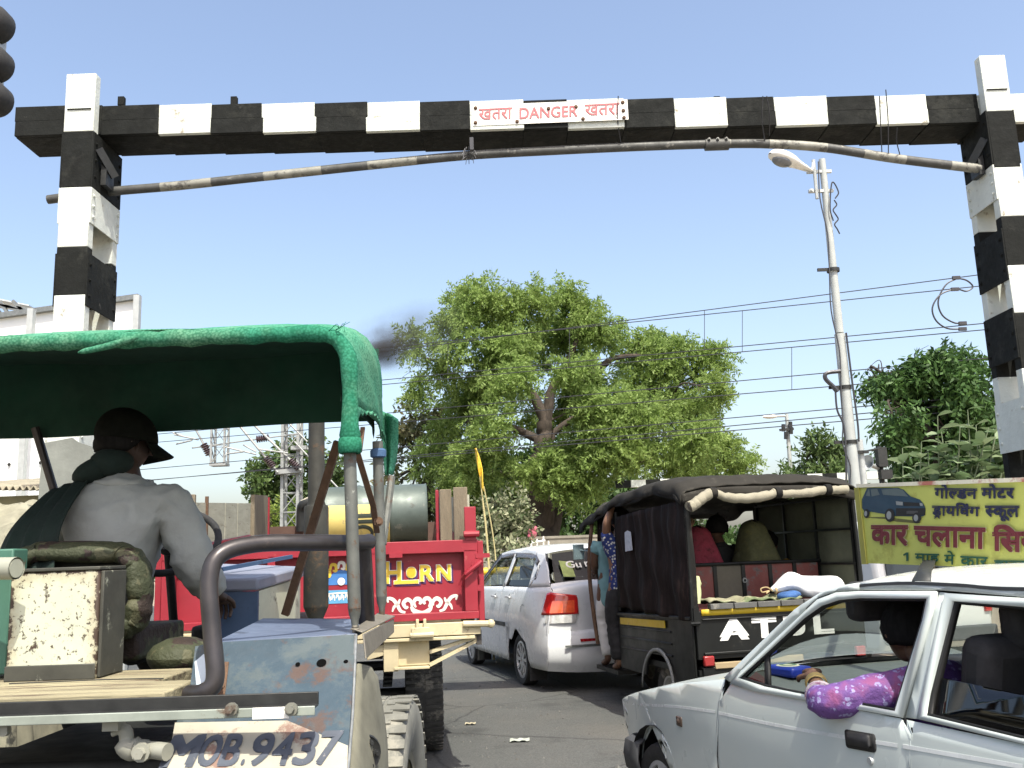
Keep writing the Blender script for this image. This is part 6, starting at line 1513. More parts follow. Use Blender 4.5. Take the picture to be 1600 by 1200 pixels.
# A pillar and roof edge
ap = [px(1134, 1060), px(1143, 1066), px(1160, 1047), px(1250, 963), px(1280, 935), px(1310, 924), px(1345, 922), px(1345, 912), px(1318, 916), px(1285, 927), px(1245, 953)]
c.side('windscreen_pillar', ap, Mcarw, sides=(-1, 1), thick=.02)
re_ = [px(1345, 922), px(1466, 922), px(1600, 933), (-1.05, 1.345), (-1.0, 1.375), px(1600, 917), px(1500, 911), px(1400, 908), px(1345, 912)]
c.side('roof_rail', re_, pm('roof_side_grey', (.40, .43, .42), .35, coat=.4), sides=(-1, 1), thick=.01)
c.strip('rain_gutter', [px(1262, 950), px(1300, 925), px(1345, 915), px(1420, 911), px(1500, 914), px(1598, 920), (-1.0, 1.37)], Mtrim, .010, off=.008, sides=(-1, 1))
# upper surfaces
zr = px(1420, 909)[1]
hood = [(2.41, .62), px(968, 1094), px(1000, 1081), px(1060, 1068), px(1134, 1061)]
c.top('bonnet', hood, Mcarw, crown=.045, nt=22, p=2.6)
ct = px(1300, 922)
c.top('windscreen', [px(1137, 1060), ct], Mglass, crown=.05, nt=16, inset=.03, p=2., cy=.10)
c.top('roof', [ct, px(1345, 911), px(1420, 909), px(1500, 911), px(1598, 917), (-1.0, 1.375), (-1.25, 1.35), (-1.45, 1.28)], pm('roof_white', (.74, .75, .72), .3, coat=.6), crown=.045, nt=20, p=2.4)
c.top('rear_window', [(-1.47, 1.27), (-1.70, .97)], Mrearg, crown=.03, inset=.06, p=2.)
c.top('tailgate', [(-1.70, .97), (-1.76, .80), (-1.77, .55)], Mcarw, crown=.03, p=2.5)
c.top('rear_bumper', [(-1.78, .56), (-1.84, .50), (-1.82, .32)], Mtrim2, crown=.04, p=2.5)
c.top('grille', [(2.405, .62), (2.42, .50)], Mtrim, crown=.03, p=2.5, inset=.02)
# bumper: wraps round the corner
def bump(y0, z0, z1, name):
    g = MB(); path = []
    for k in range(25):
        t = k / 24 * 2 - 1; w = wn(2.1, .45) + .025; s_ = abs(t)
        x = math.copysign(w * min(1, (s_ * 1.25)), t); y = 2.47 - .05 * (min(1, s_ * 1.25)) ** 2.5 - max(0, s_ - .8) * 1.05
        path.append((x, y))
    vs, fs = [], []; pr = [(-.03, z0), (0, z0 + .02), (.012, (z0 + z1) / 2), (0, z1 - .02), (-.035, z1)]
    for i, (x, y) in enumerate(path):
        a, b = path[max(0, i - 1)], path[min(24, i + 1)]; d = Vector((b[0] - a[0], b[1] - a[1])).normalized(); n_ = Vector((-d.y, d.x)); n_ = n_ if n_.y > -.1 or True else n_
        if n_.dot(Vector((x, y - 1.2))) < 0: n_ = -n_
        for o, z in pr: vs.append((x + n_.x * o, y + n_.y * o, z))
    for i in range(24):
        for j in range(4): fs.append((i * 5 + j, (i + 1) * 5 + j, (i + 1) * 5 + j + 1, i * 5 + j + 1))
    g.add(vs, fs); g.build(name, Mtrim2, cr, local=True, ang=50, solid=.01)
bump(0, .34, .52, 'front_bumper')
c.strip('swage_line', [px(968, 1096), px(1040, 1103), px(1119, 1112)], pm('crease_white', (.62, .64, .62), .3), .012, off=.004, thick=.006)
c.strip('swage_line', [px(1124, 1114), px(1240, 1138), px(1404, 1165)], MATS['crease_white'], .012, off=.004, thick=.006)
c.strip('swage_line', [px(1412, 1166), px(1600, 1198)], MATS['crease_white'], .012, off=.004, thick=.006)
hp = corner([px(1322, 1139), px(1369, 1147), px(1371, 1172), px(1368, 1176), px(1325, 1168)], .014)
hd_ = c.side('door_handle', hp, Mseal, off=.004, thick=.008); hb = inset(hp, .72); c.side('handle_grip', [(y, z + .006) for y, z in hb], Mtrim, off=.014, thick=.014)
lk = px(1362, 1189); g = MB(); g.lathe((-wn(*lk) - .002, lk[0], lk[1]), (-1, 0, 0), [(.0, .008), (.012, .008), (.014, .002), (.016, 0)], 16); g.build('door_lock', Mgalv, cr, local=True)
mk = px(1063, 1127); g = MB(); g.box((-wn(*mk) - .004, mk[0], mk[1]), (.014, .055, .045)); g.lathe((-wn(*mk) - .011, mk[0], mk[1]), (-1, 0, 0), [(.0, .008), (.012, .006), (.016, 0)], 14); g.build('side_repeater', pm('lamp_smoke', (.06, .04, .03), .3), cr, local=True, bevel=.006)
g = MB(); g.box((-.56, 2.375, .635), (.16, .08, .11), m=0); g.build('headlamp', pm('lamp_clear', (.42, .44, .45), .15, .3), cr, local=True, bevel=.012)
c.strip('door_seam', [px(1134, 1062), px(1129, 1080), (1.289, .84), (1.319, .6), (1.318, sill)], Mseal, .009, off=.001, thick=.01)
c.strip('door_seam', [px(1413, 1124), (.081, .90), (.101, .6), (.096, sill)], Mseal, .009, off=.001, thick=.01)
c.strip('waist_seal', [px(1196, 1079), px(1290, 1097), px(1406, 1118)], Mseal, .012, off=.003)
c.strip('waist_seal', [px(1440, 1122), px(1520, 1141), px(1600, 1159)], Mseal, .012, off=.003)
# quarter light bar, panes
qb = [px(1193, 1025), px(1197, 1025), px(1199, 1078), px(1193, 1077)]
c.side('quarter_bar', [px(1192, 1028), px(1198, 1023), px(1200, 1080), px(1193, 1079)], Mseal, sides=(-1, 1), off=-.012, thick=.012)
c.side('quarter_glass', [px(1158, 1060), px(1193, 1028), px(1194, 1076)], Mtint, sides=(-1, 1), off=-.012, thick=0)
c.side('rear_door_glass', [px(1460, 1058), px(1600, 1088), (-.84, 1.13), (-.86, 1.0), px(1600, 1157), px(1448, 1119)], Mtint, off=-.014, thick=.004)
c.side('front_door_glass', win1, glass_mat('part_darkened_glass', (.30, .34, .32), .04, fk=.4), sides=(1,), off=-.014, thick=0)  # far pane tinted dark to stand in for the dim cabin
c.side('rear_door_glass', win2, glass_mat('darkened_glass', (.05, .06, .06), .05, fk=.5), sides=(1,), off=-.014, thick=0)  # tint darker still, cabin shade put into the glass colour
# underside, arches, wheels
g = MB(); g.box((0, .3, .30), (1.32, 2.6, .06)); g.box((0, 1.62, .5), (1.2, .7, .5)); g.box((0, -1.3, .5), (1.0, .5, .4)); g.build('underbody', Mseal, cr, local=True)
for y in (fa[0], -1.30):
    for sg in (-1, 1):
        g = MB(); g.add([(sg * (.72 - .22 * j), y + math.cos(rad(a)) * .325, .30 + math.sin(rad(a)) * .325) for a in range(0, 181, 15) for j in (0, 1)], [(2 * i, 2 * i + 1, 2 * i + 3, 2 * i + 2) for i in range(12)])
        g.build('wheel_liner', Mseal, cr, local=True)
    for sg in (-1, 1): alloy(cr, (sg * .625, y, .27), .27, .16, .175, sg, 8, True)
# cabin
g = MB(); d0 = px(1137, 1060)[0]
def dash(u, v):
    prof = [(d0 + .03, .955), (d0 - .10, .945), (d0 - .32, .925), (d0 - .42, .90), (d0 - .46, .84), (d0 - .44, .70), (d0 - .36, .55)]
    t = u * 6; i = min(5, int(t)); y = prof[i][0] + (prof[i + 1][0] - prof[i][0]) * (t - i); z = prof[i][1] + (prof[i + 1][1] - prof[i][1]) * (t - i); return Vector((-.64 + v * 1.28, y, z))
g.grid(dash, 24, 10); g.build('dashboard', Mdash, cr, local=True, ang=60)
g = MB(); g.box((.36, d0 - .34, .96), (.40, .22, .09)); g.box((.02, d0 - .45, .80), (.26, .06, .26)); g.build('instrument_binnacle', Mtrim, cr, local=True, bevel=.03)
g = MB(); cs = Vector((.36, d0 - .60, .86)); ns = Vector((0, -.85, .5)).normalized(); us = Vector((1, 0, 0)); ws = ns.cross(us); g.tube([cs + us * math.cos(k * .2618) * .18 + ws * math.sin(k * .2618) * .18 for k in range(24)], .014, 8, closed=True); g.beam(cs - us * .18, cs + us * .18, .03, .02, tuple(ns)); g.tube([cs, cs - ns * .25], .03, 8); g.build('steering_wheel', Mtrim, cr, local=True)
for x in (-.36, .36):
    g = MB(); g.box((x, .30, .52), (.48, .5, .2)); g.box((x, -.02, .86), (.48, .14, .70), Matrix.Rotation(rad(-12), 3, 'X').transposed()); g.build('seat', Mseat, cr, local=True, bevel=.05)
    g = MB(); g.box((x, -.12, 1.23), (.26, .09, .15)); g.build('headrest', Mseat, cr, local=True, bevel=.03)
g = MB(); g.box((0, -.85, .50), (1.2, .5, .2)); g.box((0, -1.12, .80), (1.2, .14, .55)); g.build('rear_seat', Mseat, cr, local=True, bevel=.05)
g = MB(); 
def lin(u, v): y = .3 - u * 1.7; t = v * 2 - 1; return Vector((t * .58, y, 1.33 - .02 * t * t + .02 * math.sin(u * 3)))
g.grid(lin, 8, 8); g.build('headlining', pm('headlining_dark', (.07, .07, .065), .9), cr, local=True)
vt = c.px(1300, 940); g = MB(); g.box((-.26, ct[0] + .03, 1.275), (.46, .10, .15)); g.build('sun_visor', Mseat, cr, local=True, bevel=.03)
g = MB(); g.box((.04, ct[0] + .10, 1.285), (.17, .03, .06)); g.box((.04, ct[0] + .05, 1.33), (.02, .1, .06)); g.build('rear_view_mirror', Mgalv, cr, local=True, bevel=.01)
g = MB(); g.box((.80, .86, .98), (.13, .09, .10)); g.build('wing_mirror', Mtrim, cr, local=True, bevel=.02)
g = MB(); g.tube(smooth_pts([(-.55, d0 + .16, .965), (-.2, d0 + .25, 1.0), (.05, d0 + .22, 1.03)], 5), .008, 6); g.build('wiper', Mseal, cr, local=True)
McarM = XF[cr.name]
def CL(x, y, z): return McarM @ Vector((x, y, z))
gb = thing('dashboard_tissue_box', 'blue box with a round pale emblem lying on the hatchback dashboard', 'box', tuple(CL(-.47, 1.05, .945)), HC)
g = MB(); q_ = Vector((-.47, d0 - .10, .968)); g.box(q_, (.12, .17, .04)); bx_ = g.build('box', pm('box_blue', (.015, .035, .30), .4, coat=.3), cr if False else gb, local=False) if False else None
g = MB(); R17 = Matrix.Rotation(HC + .2, 3, 'Z'); g.box(CL(*q_), (.12, .17, .042), R17); bx_ = g.build('box', pm('box_blue', (.015, .035, .30), .4), gb, bevel=.012)
g = MB(); g.lathe(CL(*q_) + Vector((0, 0, .0215)), (0, 0, 1), [(0, .002), (.045, .002), (.05, 0)], 24); g.lathe(CL(*q_) + Vector((0, 0, .0235)), (0, 0, 1), [(.02, .001), (.026, .0014), (.034, .0014), (.038, .001)], 24, m=1); g.build('emblem', [pm('emblem_pale', (.6, .58, .4), .5), pm('emblem_green', (.12, .2, .12), .5)], bx_)
def floral():
    m = bpy.data.materials.new('floral_print'); m.use_nodes = True; t = m.node_tree; b = t.nodes['Principled BSDF']; tc = t.nodes.new('ShaderNodeTexCoord'); co = tc.outputs['Object']
    ds = _noise(t, co, 30, 3); av = _mix(t, .02, co, ds.outputs['Color'])
    v = t.nodes.new('ShaderNodeTexVoronoi'); v.inputs['Scale'].default_value = 26; t.links.new(av, v.inputs['Vector'])
    v2 = t.nodes.new('ShaderNodeTexVoronoi'); v2.inputs['Scale'].default_value = 62; t.links.new(av, v2.inputs['Vector'])
    n = _noise(t, co, 7, 3); base = _mix(t, _mapr(t, n.outputs['Fac'], .55, .66), (.115, .05, .20), (.20, .055, .16))
    pet = t.nodes.new('ShaderNodeMath'); pet.operation = 'MULTIPLY'; t.links.new(_mapr(t, v.outputs['Distance'], .38, .44, 1, 0), pet.inputs[0]); t.links.new(_mapr(t, v2.outputs['Distance'], .42, .52, 1, 0), pet.inputs[1])
    c = _mix(t, pet.outputs[0], base, (.25, .225, .41)); c = _mix(t, _mapr(t, v.outputs['Distance'], .08, .11, 1, 0), c, (.18, .08, .3))
    t.links.new(c, b.inputs['Base Color']); b.inputs['Roughness'].default_value = .75
    bn = _noise(t, co, 24, 5); bp = t.nodes.new('ShaderNodeBump'); bp.inputs['Strength'].default_value = .5; bp.inputs['Distance'].default_value = .02; t.links.new(bn.outputs['Fac'], bp.inputs['Height']); t.links.new(bp.outputs[0], b.inputs['Normal']); return m
Msari = floral()
# front passenger: elbow on the sill
elx = px(1316, 1112)
J = dict(pelvis=CL(-.36, .30, .66), chest=CL(-.39, .32, .98), neck=CL(-.38, .38, 1.07), head=CL(-.37, .47, 1.16), sh_l=CL(-.57, .33, 1.0), el_l=CL(-.79, elx[0], .945), wr_l=CL(-.655, elx[0] + .235, .995),
         sh_r=CL(-.2, .36, .99), el_r=CL(-.16, .45, .80), wr_r=CL(-.24, .62, .86), hip_l=CL(-.45, .27, .64), kn_l=CL(-.46, .62, .66), an_l=CL(-.46, .75, .38), hip_r=CL(-.27, .27, .64), kn_r=CL(-.26, .62, .66), an_r=CL(-.26, .75, .38))
person('person', 'car passenger in a purple printed dress resting an elbow out of the window', 'person', J, Mskin_d, Msari, base=CL(-.36, 0, .62), legs=pm('purple_plain', (.08, .03, .13), .8), head_dir=McarM.to_3x3() @ Vector((0, 1, -.05)), hair=Mhair, sleeve='elbow', curl=.35, wrinkle=.008)
pw = bpy.data.objects[[o.name for o in bpy.data.objects if o.get('label', '').startswith('car passenger')][0]]
w0, w1 = J['wr_l'], J['el_l']; g = MB()
for t in (.14, .19, .24): g.lathe(w0.lerp(w1, t), (w1 - w0), [(.036, -.006), (.041, -.004), (.041, .004), (.036, .006)], 18)
g.build('bangle', pm('bangle_brass', (.30, .22, .08), .35, .7), pw)
g = MB(); g.lathe(w1.lerp(w0, .31), (w1 - w0), [(.046, -.018), (.054, -.016), (.055, .012), (.047, .014)], 20); g.build('cuff', pm('cuff_border', (.30, .27, .30), .8, var=.4, scale=60, worn=(.16, .07, .12), worn_amt=.5, worn_scale=30), pw)
J = dict(pelvis=CL(.36, .20, .66), chest=CL(.36, .16, .95), neck=CL(.36, .18, 1.10), head=CL(.36, .22, 1.21), sh_l=CL(.2, 0, 1.0), el_l=CL(.16, .2, .8), wr_l=CL(.24, .40, .9), sh_r=CL(.52, 0, 1.0), el_r=CL(.58, .2, .82), wr_r=CL(.48, .40, .9))
person('person', 'car driver in a dark shirt on the far front seat behind the wheel', 'person', J, Mskin_d, pm('dark_shirt', (.02, .02, .03), .9), base=CL(.36, 0, .62), head_dir=McarM.to_3x3() @ Vector((0, 1, 0)), hair=Mhair, sleeve='short')
J = dict(pelvis=CL(-.12, -.62, .68), chest=CL(-.12, -.66, 1.0), neck=CL(-.12, -.62, 1.11), head=CL(-.12, -.58, 1.205), sh_l=CL(-.30, -.62, 1.03), el_l=CL(-.35, -.45, .83), wr_l=CL(-.25, -.25, .8), sh_r=CL(.06, -.62, 1.03), el_r=CL(.11, -.45, .83), wr_r=CL(.05, -.25, .8))
person('person', 'rear seat passenger in deep blue seen dimly through the back window', 'person', J, Mskin_d, pm('deep_blue_cloth', (.01, .03, .12), .9), base=CL(-.12, -.62, .64), head_dir=McarM.to_3x3() @ Vector((0, 1, 0)), hair=Mhair, sleeve='short')
hg = thing('hanging_garland', 'small orange and cream tassel hanging inside the hatchback rear window', 'ornament', tuple(CL(.5, -.3, 1.1)), HC)
g = MB()
for k in range(9): a = k * .7; p = CL(.42, -.22, 1.24); g.tube(smooth_pts([p, p + Vector((.02 * math.cos(a), .02 * math.sin(a), -.07)), p + Vector((.03 * math.cos(a), .03 * math.sin(a), -.15 - .02 * (k % 3)))], 4), .009, 6, m=k % 2)
g.tube([CL(.42, -.22, 1.24), CL(.42, -.22, 1.33)], .003, 5); g.build('tassel', [pm('tassel_orange', (.45, .12, .05), .8), pm('tassel_cream', (.5, .48, .3), .8)], hg)

# ---- driving school board on the roof
bd = thing('roof_board', 'yellow driving school signboard with Hindi lettering on the hatchback roof', 'signboard', tuple(P(1352, 880, 4.22)))
Lb = P(1352, 880, 4.2); ab = rad(22); db = Vector((math.sin(ab), -math.cos(ab), 0)); nb = Vector((-math.cos(ab), -math.sin(ab), 0))
def S_(px_, py): return PPL(px_, py, Lb, nb)
zb0 = Lb.z; zt_ = S_(1349, 761).z
Lend = Lb + db * 1.75
g = MB(); tB = S_(1600, 752).z; slope = (tB - zt_) / ((S_(1600, 800) - S_(1349, 800)).dot(db)); slb = (S_(1600, 889).z - zb0) / ((S_(1600, 889) - Lb).dot(db))
a0 = Lb; a1 = Lb + db * 1.75 + Vector((0, 0, slb * 1.75)); a2 = Vector((Lend.x, Lend.y, zt_ + slope * 1.75)); a3 = Vector((Lb.x, Lb.y, zt_))
Mbd = pm('board_yellow', (.42, .445, .10), .5, var=.07, scale=3, worn=(.33, .33, .07), worn_amt=.58, worn_scale=4)
g.poly([a0, a1, a2, a3], -nb * .03); brd = g.build('panel', Mbd, bd, smooth=False)
g = MB(); g.beam(a3 + nb * -.015 + Vector((0, 0, .008)), a2 - nb * .015 + Vector((0, 0, .008)), .045, .016); g.build('top_edge', pm('edge_pale', (.66, .62, .48), .5, worn=(.4, .14, .1), worn_amt=.56, worn_scale=3), bd)
g = MB(); g.beam(a0 + nb * .002 - Vector((0, 0, .004)), a3 + nb * .002, .03, .012, tuple(nb)); g.build('side_edge', pm('edge_olive', (.25, .24, .05), .6), bd)
Mnavy, Mmar, Mgrn, Mhalo = pm('paint_navy', (.012, .014, .045), .5, var=.1), pm('paint_maroon', (.115, .014, .02), .5, var=.1), pm('paint_green', (.008, .07, .04), .5, var=.1), pm('paint_pale', (.46, .45, .24), .5)
def sq(x0, x1, yb0, yb1, yt0, yt1): return [S_(x0, yb0), S_(x1, yb1), S_(x1, yt1), S_(x0, yt0)]
def line(tokens, quad, mat, bold, halo=0.):
    if halo:
        g = MB(); text_into(g, tokens, quad, nb, lift=.002, bold=bold + halo, boldn=7, dx=0); g.build('lettering', Mhalo, brd, smooth=False)
    g = MB(); text_into(g, tokens, quad, nb, lift=.006 if halo else .003, bold=bold, boldn=6); g.build('lettering', mat, brd, smooth=False)
line(['गो', ('half', 'ल'), 'डन'], sq(1462, 1528, 778, 779, 757, 758), Mnavy, .035); line(['मोटर'], sq(1535, 1586, 778, 778, 757, 757), Mnavy, .05)
line([('ra', 'ड'), 'ाय', 'िवंग'], sq(1458, 1532, 809, 810, 785, 787), Mnavy, .03); line([('half', 'स'), 'कूल'], sq(1541, 1594, 813, 814, 791, 791), Mnavy, .045)
line(['कार'], sq(1364, 1420, 849, 851, 822, 822), Mmar, .06, .02); line(['चलाना'], sq(1431, 1541, 851, 857, 823, 826), Mmar, .032, .01); line(['िसखें'], sq(1554, 1640, 859, 864, 822, 818), Mmar, .05, .012)
g = MB(); pl1 = [(1417, 876.5), (1420.6, 876.5), (1420.6, 863), (1417.6, 863), (1412, 866.2), (1413, 868.6), (1417, 866.8)]; g.poly([S_(x, y) + nb * .004 for x, y in pl1]); g.build('lettering', Mgrn, brd, smooth=False); line(['माह'], sq(1431, 1469, 877, 880, 865, 866), Mgrn, .03); line(['मे'], sq(1477, 1493, 881, 882, 861, 861), Mgrn, .05)
line(['कार'], sq(1502, 1545, 884, 885, 869, 871), Mgrn, .03); line(['चलायें'], sq(1555, 1640, 885, 890, 872, 872), Mgrn, .018)
# printed picture of a generic blue hatchback
def pic(pts, mb, lift, m): mb.poly([S_(1330 + x / 5.926, 740 + y / 5.926) + nb * lift for x, y in pts], m=m)
g = MB()
pic([(130, 405), (320, 420), (420, 445), (600, 460), (650, 455), (560, 430), (300, 400)], g, .0015, 3)
pic([(102, 240), (118, 205), (150, 135), (180, 132), (440, 132), (490, 150), (555, 212), (640, 240), (675, 280), (692, 320), (690, 385), (660, 398), (420, 395), (320, 375), (180, 352), (125, 345), (105, 320)], g, .0025, 0)
pic([(285, 148), (430, 135), (480, 150), (535, 212), (420, 205), (300, 195)], g, .0035, 1); pic([(185, 145), (245, 140), (270, 195), (195, 212)], g, .0035, 1); pic([(140, 205), (165, 145), (175, 145), (182, 210)], g, .0035, 1)
pic([(420, 320), (690, 320), (690, 385), (420, 392)], g, .0035, 2); pic([(420, 255), (485, 262), (485, 295), (425, 290)], g, .0045, 4); pic([(640, 270), (668, 275), (672, 300), (645, 298)], g, .0045, 4); pic([(520, 345), (625, 345), (625, 372), (520, 372)], g, .0045, 5); pic([(490, 262), (635, 270), (640, 300), (495, 300)], g, .004, 2)
for (cx, cy, rx, ry) in ((150, 370, 28, 42), (365, 385, 46, 62), (615, 410, 42, 50)):
    pic([(cx + math.cos(k * .3142) * rx, cy + math.sin(k * .3142) * ry) for k in range(20)], g, .005, 2); pic([(cx - 6 + math.cos(k * .3142) * rx * .5, cy + math.sin(k * .3142) * ry * .62) for k in range(20)], g, .006, 4)
g.build('car_picture', [pm('print_blue', (.015, .045, .075), .5, var=.15), pm('print_glass', (.09, .12, .12), .5), pm('print_black', (.012, .012, .012), .6), pm('print_shadow', (.10, .10, .03), .6), pm('print_grey', (.22, .24, .24), .5), pm('print_plate', (.05, .05, .05), .5)], brd, smooth=False)
for px_ in (1445, 1690):
    g = MB(); b0 = S_(px_ + 8, 884 if px_ < 1500 else 892); base_ = CL(-wn(px(1440, 909)[0], zr) + .0, px(1440, 909)[0] - (0 if px_ < 1500 else .75), zr + .004)
    mid = base_.lerp(b0, .35) + Vector((0, 0, .012)); w_ = db * .033
    g.add([b0 - w_ + Vector((0, 0, .02)), b0 + w_ + Vector((0, 0, .02)), mid + w_, mid - w_, base_ + w_ * 1.2, base_ - w_ * 1.2, base_ + w_ * 1.2 + nb * .012 - Vector((0, 0, .06)), base_ - w_ * 1.2 + nb * .012 - Vector((0, 0, .06))], [(0, 1, 2, 3), (3, 2, 4, 5), (5, 4, 6, 7)])
    g.build('roof_strap', pm('strap_black', (.022, .024, .022), .6), bd, solid=.005)
    g = MB(); g.poly([b0 + nb * .01 - w_ * 1.05 - Vector((0, 0, .05)), b0 + nb * .01 + w_ * 1.05 - Vector((0, 0, .05)), b0 + nb * .01 + w_ * 1.1 + Vector((0, 0, .01)), b0 + nb * .01 - w_ * 1.1 + Vector((0, 0, .01))], nb * .004); g.bolt(b0 + nb * .014 - Vector((0, 0, .02)), nb, .01, .008); g.build('bracket', pm('bracket_brown', (.11, .09, .065), .6), bd)
for t in (.35, 1.3):
    g = MB(); p = Lb + db * t - nb * .015; g.box((p.x, p.y, (1.33 + zb0) / 2 - .0), (.05, .05, max(.02, zb0 - 1.36))); g.build('foot', Mdark, bd)

# ---- white sedan
sd = thing('white_sedan', 'white sedan with red tail lamp between the red trailer and the black passenger vehicle', 'car', (.77, 11.49, 0), rad(17))
def wsd(y, z):
    if z < 1.10: b = .835 - .06 * max(0, (z - .72) / .38) ** 1.5 - .05 * max(0, (.42 - z) / .25) ** 2
    else: b = .775 - .40 * (z - 1.10)
    return b - .13 * max(0, (y - 2.1) / 1.1) ** 2.2 - (.045 + .08 * min(1, max(0, (z - .5) / .5))) * max(0, (-y - .2) / .62) ** 2.2
s2 = Car(sd, wsd, 1.1); c = s2
B3 = (-1, 1)
glass_mat('sedan_glass', (.45, .5, .5), .05, fk=.6)
qtr = [(.06, .25), (.06, .60), (-.0, .82), (-.10, 1.06), (-.55, 1.10), (-.72, 1.06), (-.78, .80), (-.80, .58), (-.62, .50)] + arch(0, .30, .345, 15, 165, 10)[::-1][0:0]
quarter = [(.48, .24), (.40, .50)] + arch(0, .30, .345, 35, 172, 10) + [(-.36, .24), (-.82, .242), (-.895, .36), (-.91, .50), (-.885, .583), (-.83, .62), (-.825, .92), (-.80, 1.08), (-.74, 1.13), (-.30, 1.12), (.10, 1.115), (.36, .99), (.46, .78), (.49, .5)]
s2.side('rear_quarter', quarter, Mcarw2, sides=B3, thick=.01)
s2.side('rear_door', [(.50, .24), (.50, .5), (.47, .78), (.37, .995), (.12, 1.113), (.78, 1.108), (.80, .7), (.79, .24)], Mcarw2, sides=B3, thick=.01)
s2.side('front_door', [(.80, .24), (.812, .7), (.792, 1.108), (1.95, 1.08), (2.12, 1.045), (2.12, .24)], Mcarw2, sides=B3, thick=.01)
s2.side('front_wing', [(2.13, .24), (2.13, 1.04), (2.6, .97), (3.0, .86), (3.14, .70), (3.14, .35), (2.74, .3)] + arch(2.39, .30, .345, 5, 178, 10)[0:0], Mcarw2, sides=B3, thick=.01)
# glasshouse: pillars around the panes
s2.side('side_glass', [(-.28, 1.13), (-.40, 1.24), (-.36, 1.40), (-.18, 1.475), (.62, 1.505), (.69, 1.12)], MATS['sedan_glass'], sides=B3, off=-.012, thick=0); s2.side('side_glass', [(.81, 1.12), (.74, 1.505), (1.30, 1.485), (1.90, 1.10)], MATS['sedan_glass'], sides=B3, off=-.012, thick=0)
s2.side('door_pillar', [(.69, 1.11), (.62, 1.51), (.74, 1.51), (.81, 1.11)], Mcarw2, sides=B3, thick=.015)
s2.side('window_trim', [(.655, 1.115), (.60, 1.505), (.65, 1.505), (.705, 1.115)], Mtrim, sides=B3, off=-.004, thick=.012)
s2.side('rear_pillar', [(-.26, 1.115), (-.28, 1.13), (-.40, 1.24), (-.36, 1.40), (-.18, 1.475), (-.18, 1.54), (-.42, 1.50), (-.60, 1.33), (-.745, 1.135)], Mcarw2, sides=B3, thick=.015)
s2.side('roof_edge', [(-.18, 1.475), (.62, 1.505), (1.30, 1.485), (1.36, 1.515), (.9, 1.555), (.3, 1.56), (-.18, 1.54)], Mcarw2, sides=B3, thick=.015)
s2.side('front_pillar', [(1.30, 1.485), (1.90, 1.10), (1.95, 1.08), (2.10, 1.05), (1.42, 1.50), (1.36, 1.515)], Mtrim, sides=B3, thick=.015)
s2.side('rain_visor', [(-.36, 1.415), (-.18, 1.485), (.66, 1.515), (.66, 1.465), (-.16, 1.435), (-.33, 1.36)], pm('visor_smoke', (.07, .065, .075), .25), sides=B3, off=.012, thick=.006); s2.side('rain_visor', [(.74, 1.515), (1.31, 1.495), (1.90, 1.12), (1.84, 1.12), (1.27, 1.455), (.74, 1.465)], MATS['visor_smoke'], sides=B3, off=.012, thick=.006)
s2.top('roof', [(-.42, 1.495), (-.18, 1.54), (.3, 1.56), (.9, 1.555), (1.38, 1.51)], Mcarw2, crown=.05, p=2.4)
s2.top('rear_window', [(-.72, 1.16), (-.44, 1.49)], Mrearg, crown=.05, inset=.07, p=2.); s2.top('rear_window_edge', [(-.75, 1.125), (-.72, 1.16)], Mcarw2, crown=.05, p=2.4)
for sg in B3: s2.side('window_edge', [(-.735, 1.145), (-.44, 1.495), (-.40, 1.495), (-.68, 1.145)], Mtrim, sides=(sg,), off=-.01, thick=.03)
s2.top('windscreen', [(1.38, 1.51), (2.10, 1.05)], Mglass, crown=.05, inset=.03, p=2.); s2.top('bonnet', [(2.10, 1.05), (2.6, .97), (3.0, .86), (3.15, .70)], Mcarw2, crown=.06, p=2.4); s2.top('front_bumper', [(3.15, .70), (3.18, .5), (3.14, .3)], Mcarw2, crown=.08, p=2.)
s2.top('boot_lid', [(-.75, 1.125), (-.80, 1.09), (-.825, .98), (-.83, .80), (-.83, .62)], Mcarw2, crown=.06, p=2.2, nt=22); s2.top('rear_bumper', [(-.83, .62), (-.888, .585), (-.913, .50), (-.90, .36), (-.82, .24)], Mcarw2, crown=.07, p=2.2, nt=22)
g = MB(); g.box((-.35, -.975, .50), (.5, .02, .022)); g.box((.3, -.975, .50), (.5, .02, .022)); g.build('bumper_trim', Msteel, sd, local=True); g = MB(); g.box((-.32, -.962, .555), (.20, .02, .03)); g.box((.32, -.962, .555), (.2, .02, .03)); g.build('reflector', pm('reflector_red', (.35, .015, .02), .25), sd, local=True)
Mtail = pm('tail_red', (.50, .018, .015), .12, var=.25, scale=14, coat=1.); Mtailo = pm('tail_orange', (.85, .10, .03), .15, var=.3, scale=18, coat=1.); Mtailw = pm('tail_clear', (.55, .55, .53), .15, .3, var=.3, scale=20, coat=1.)
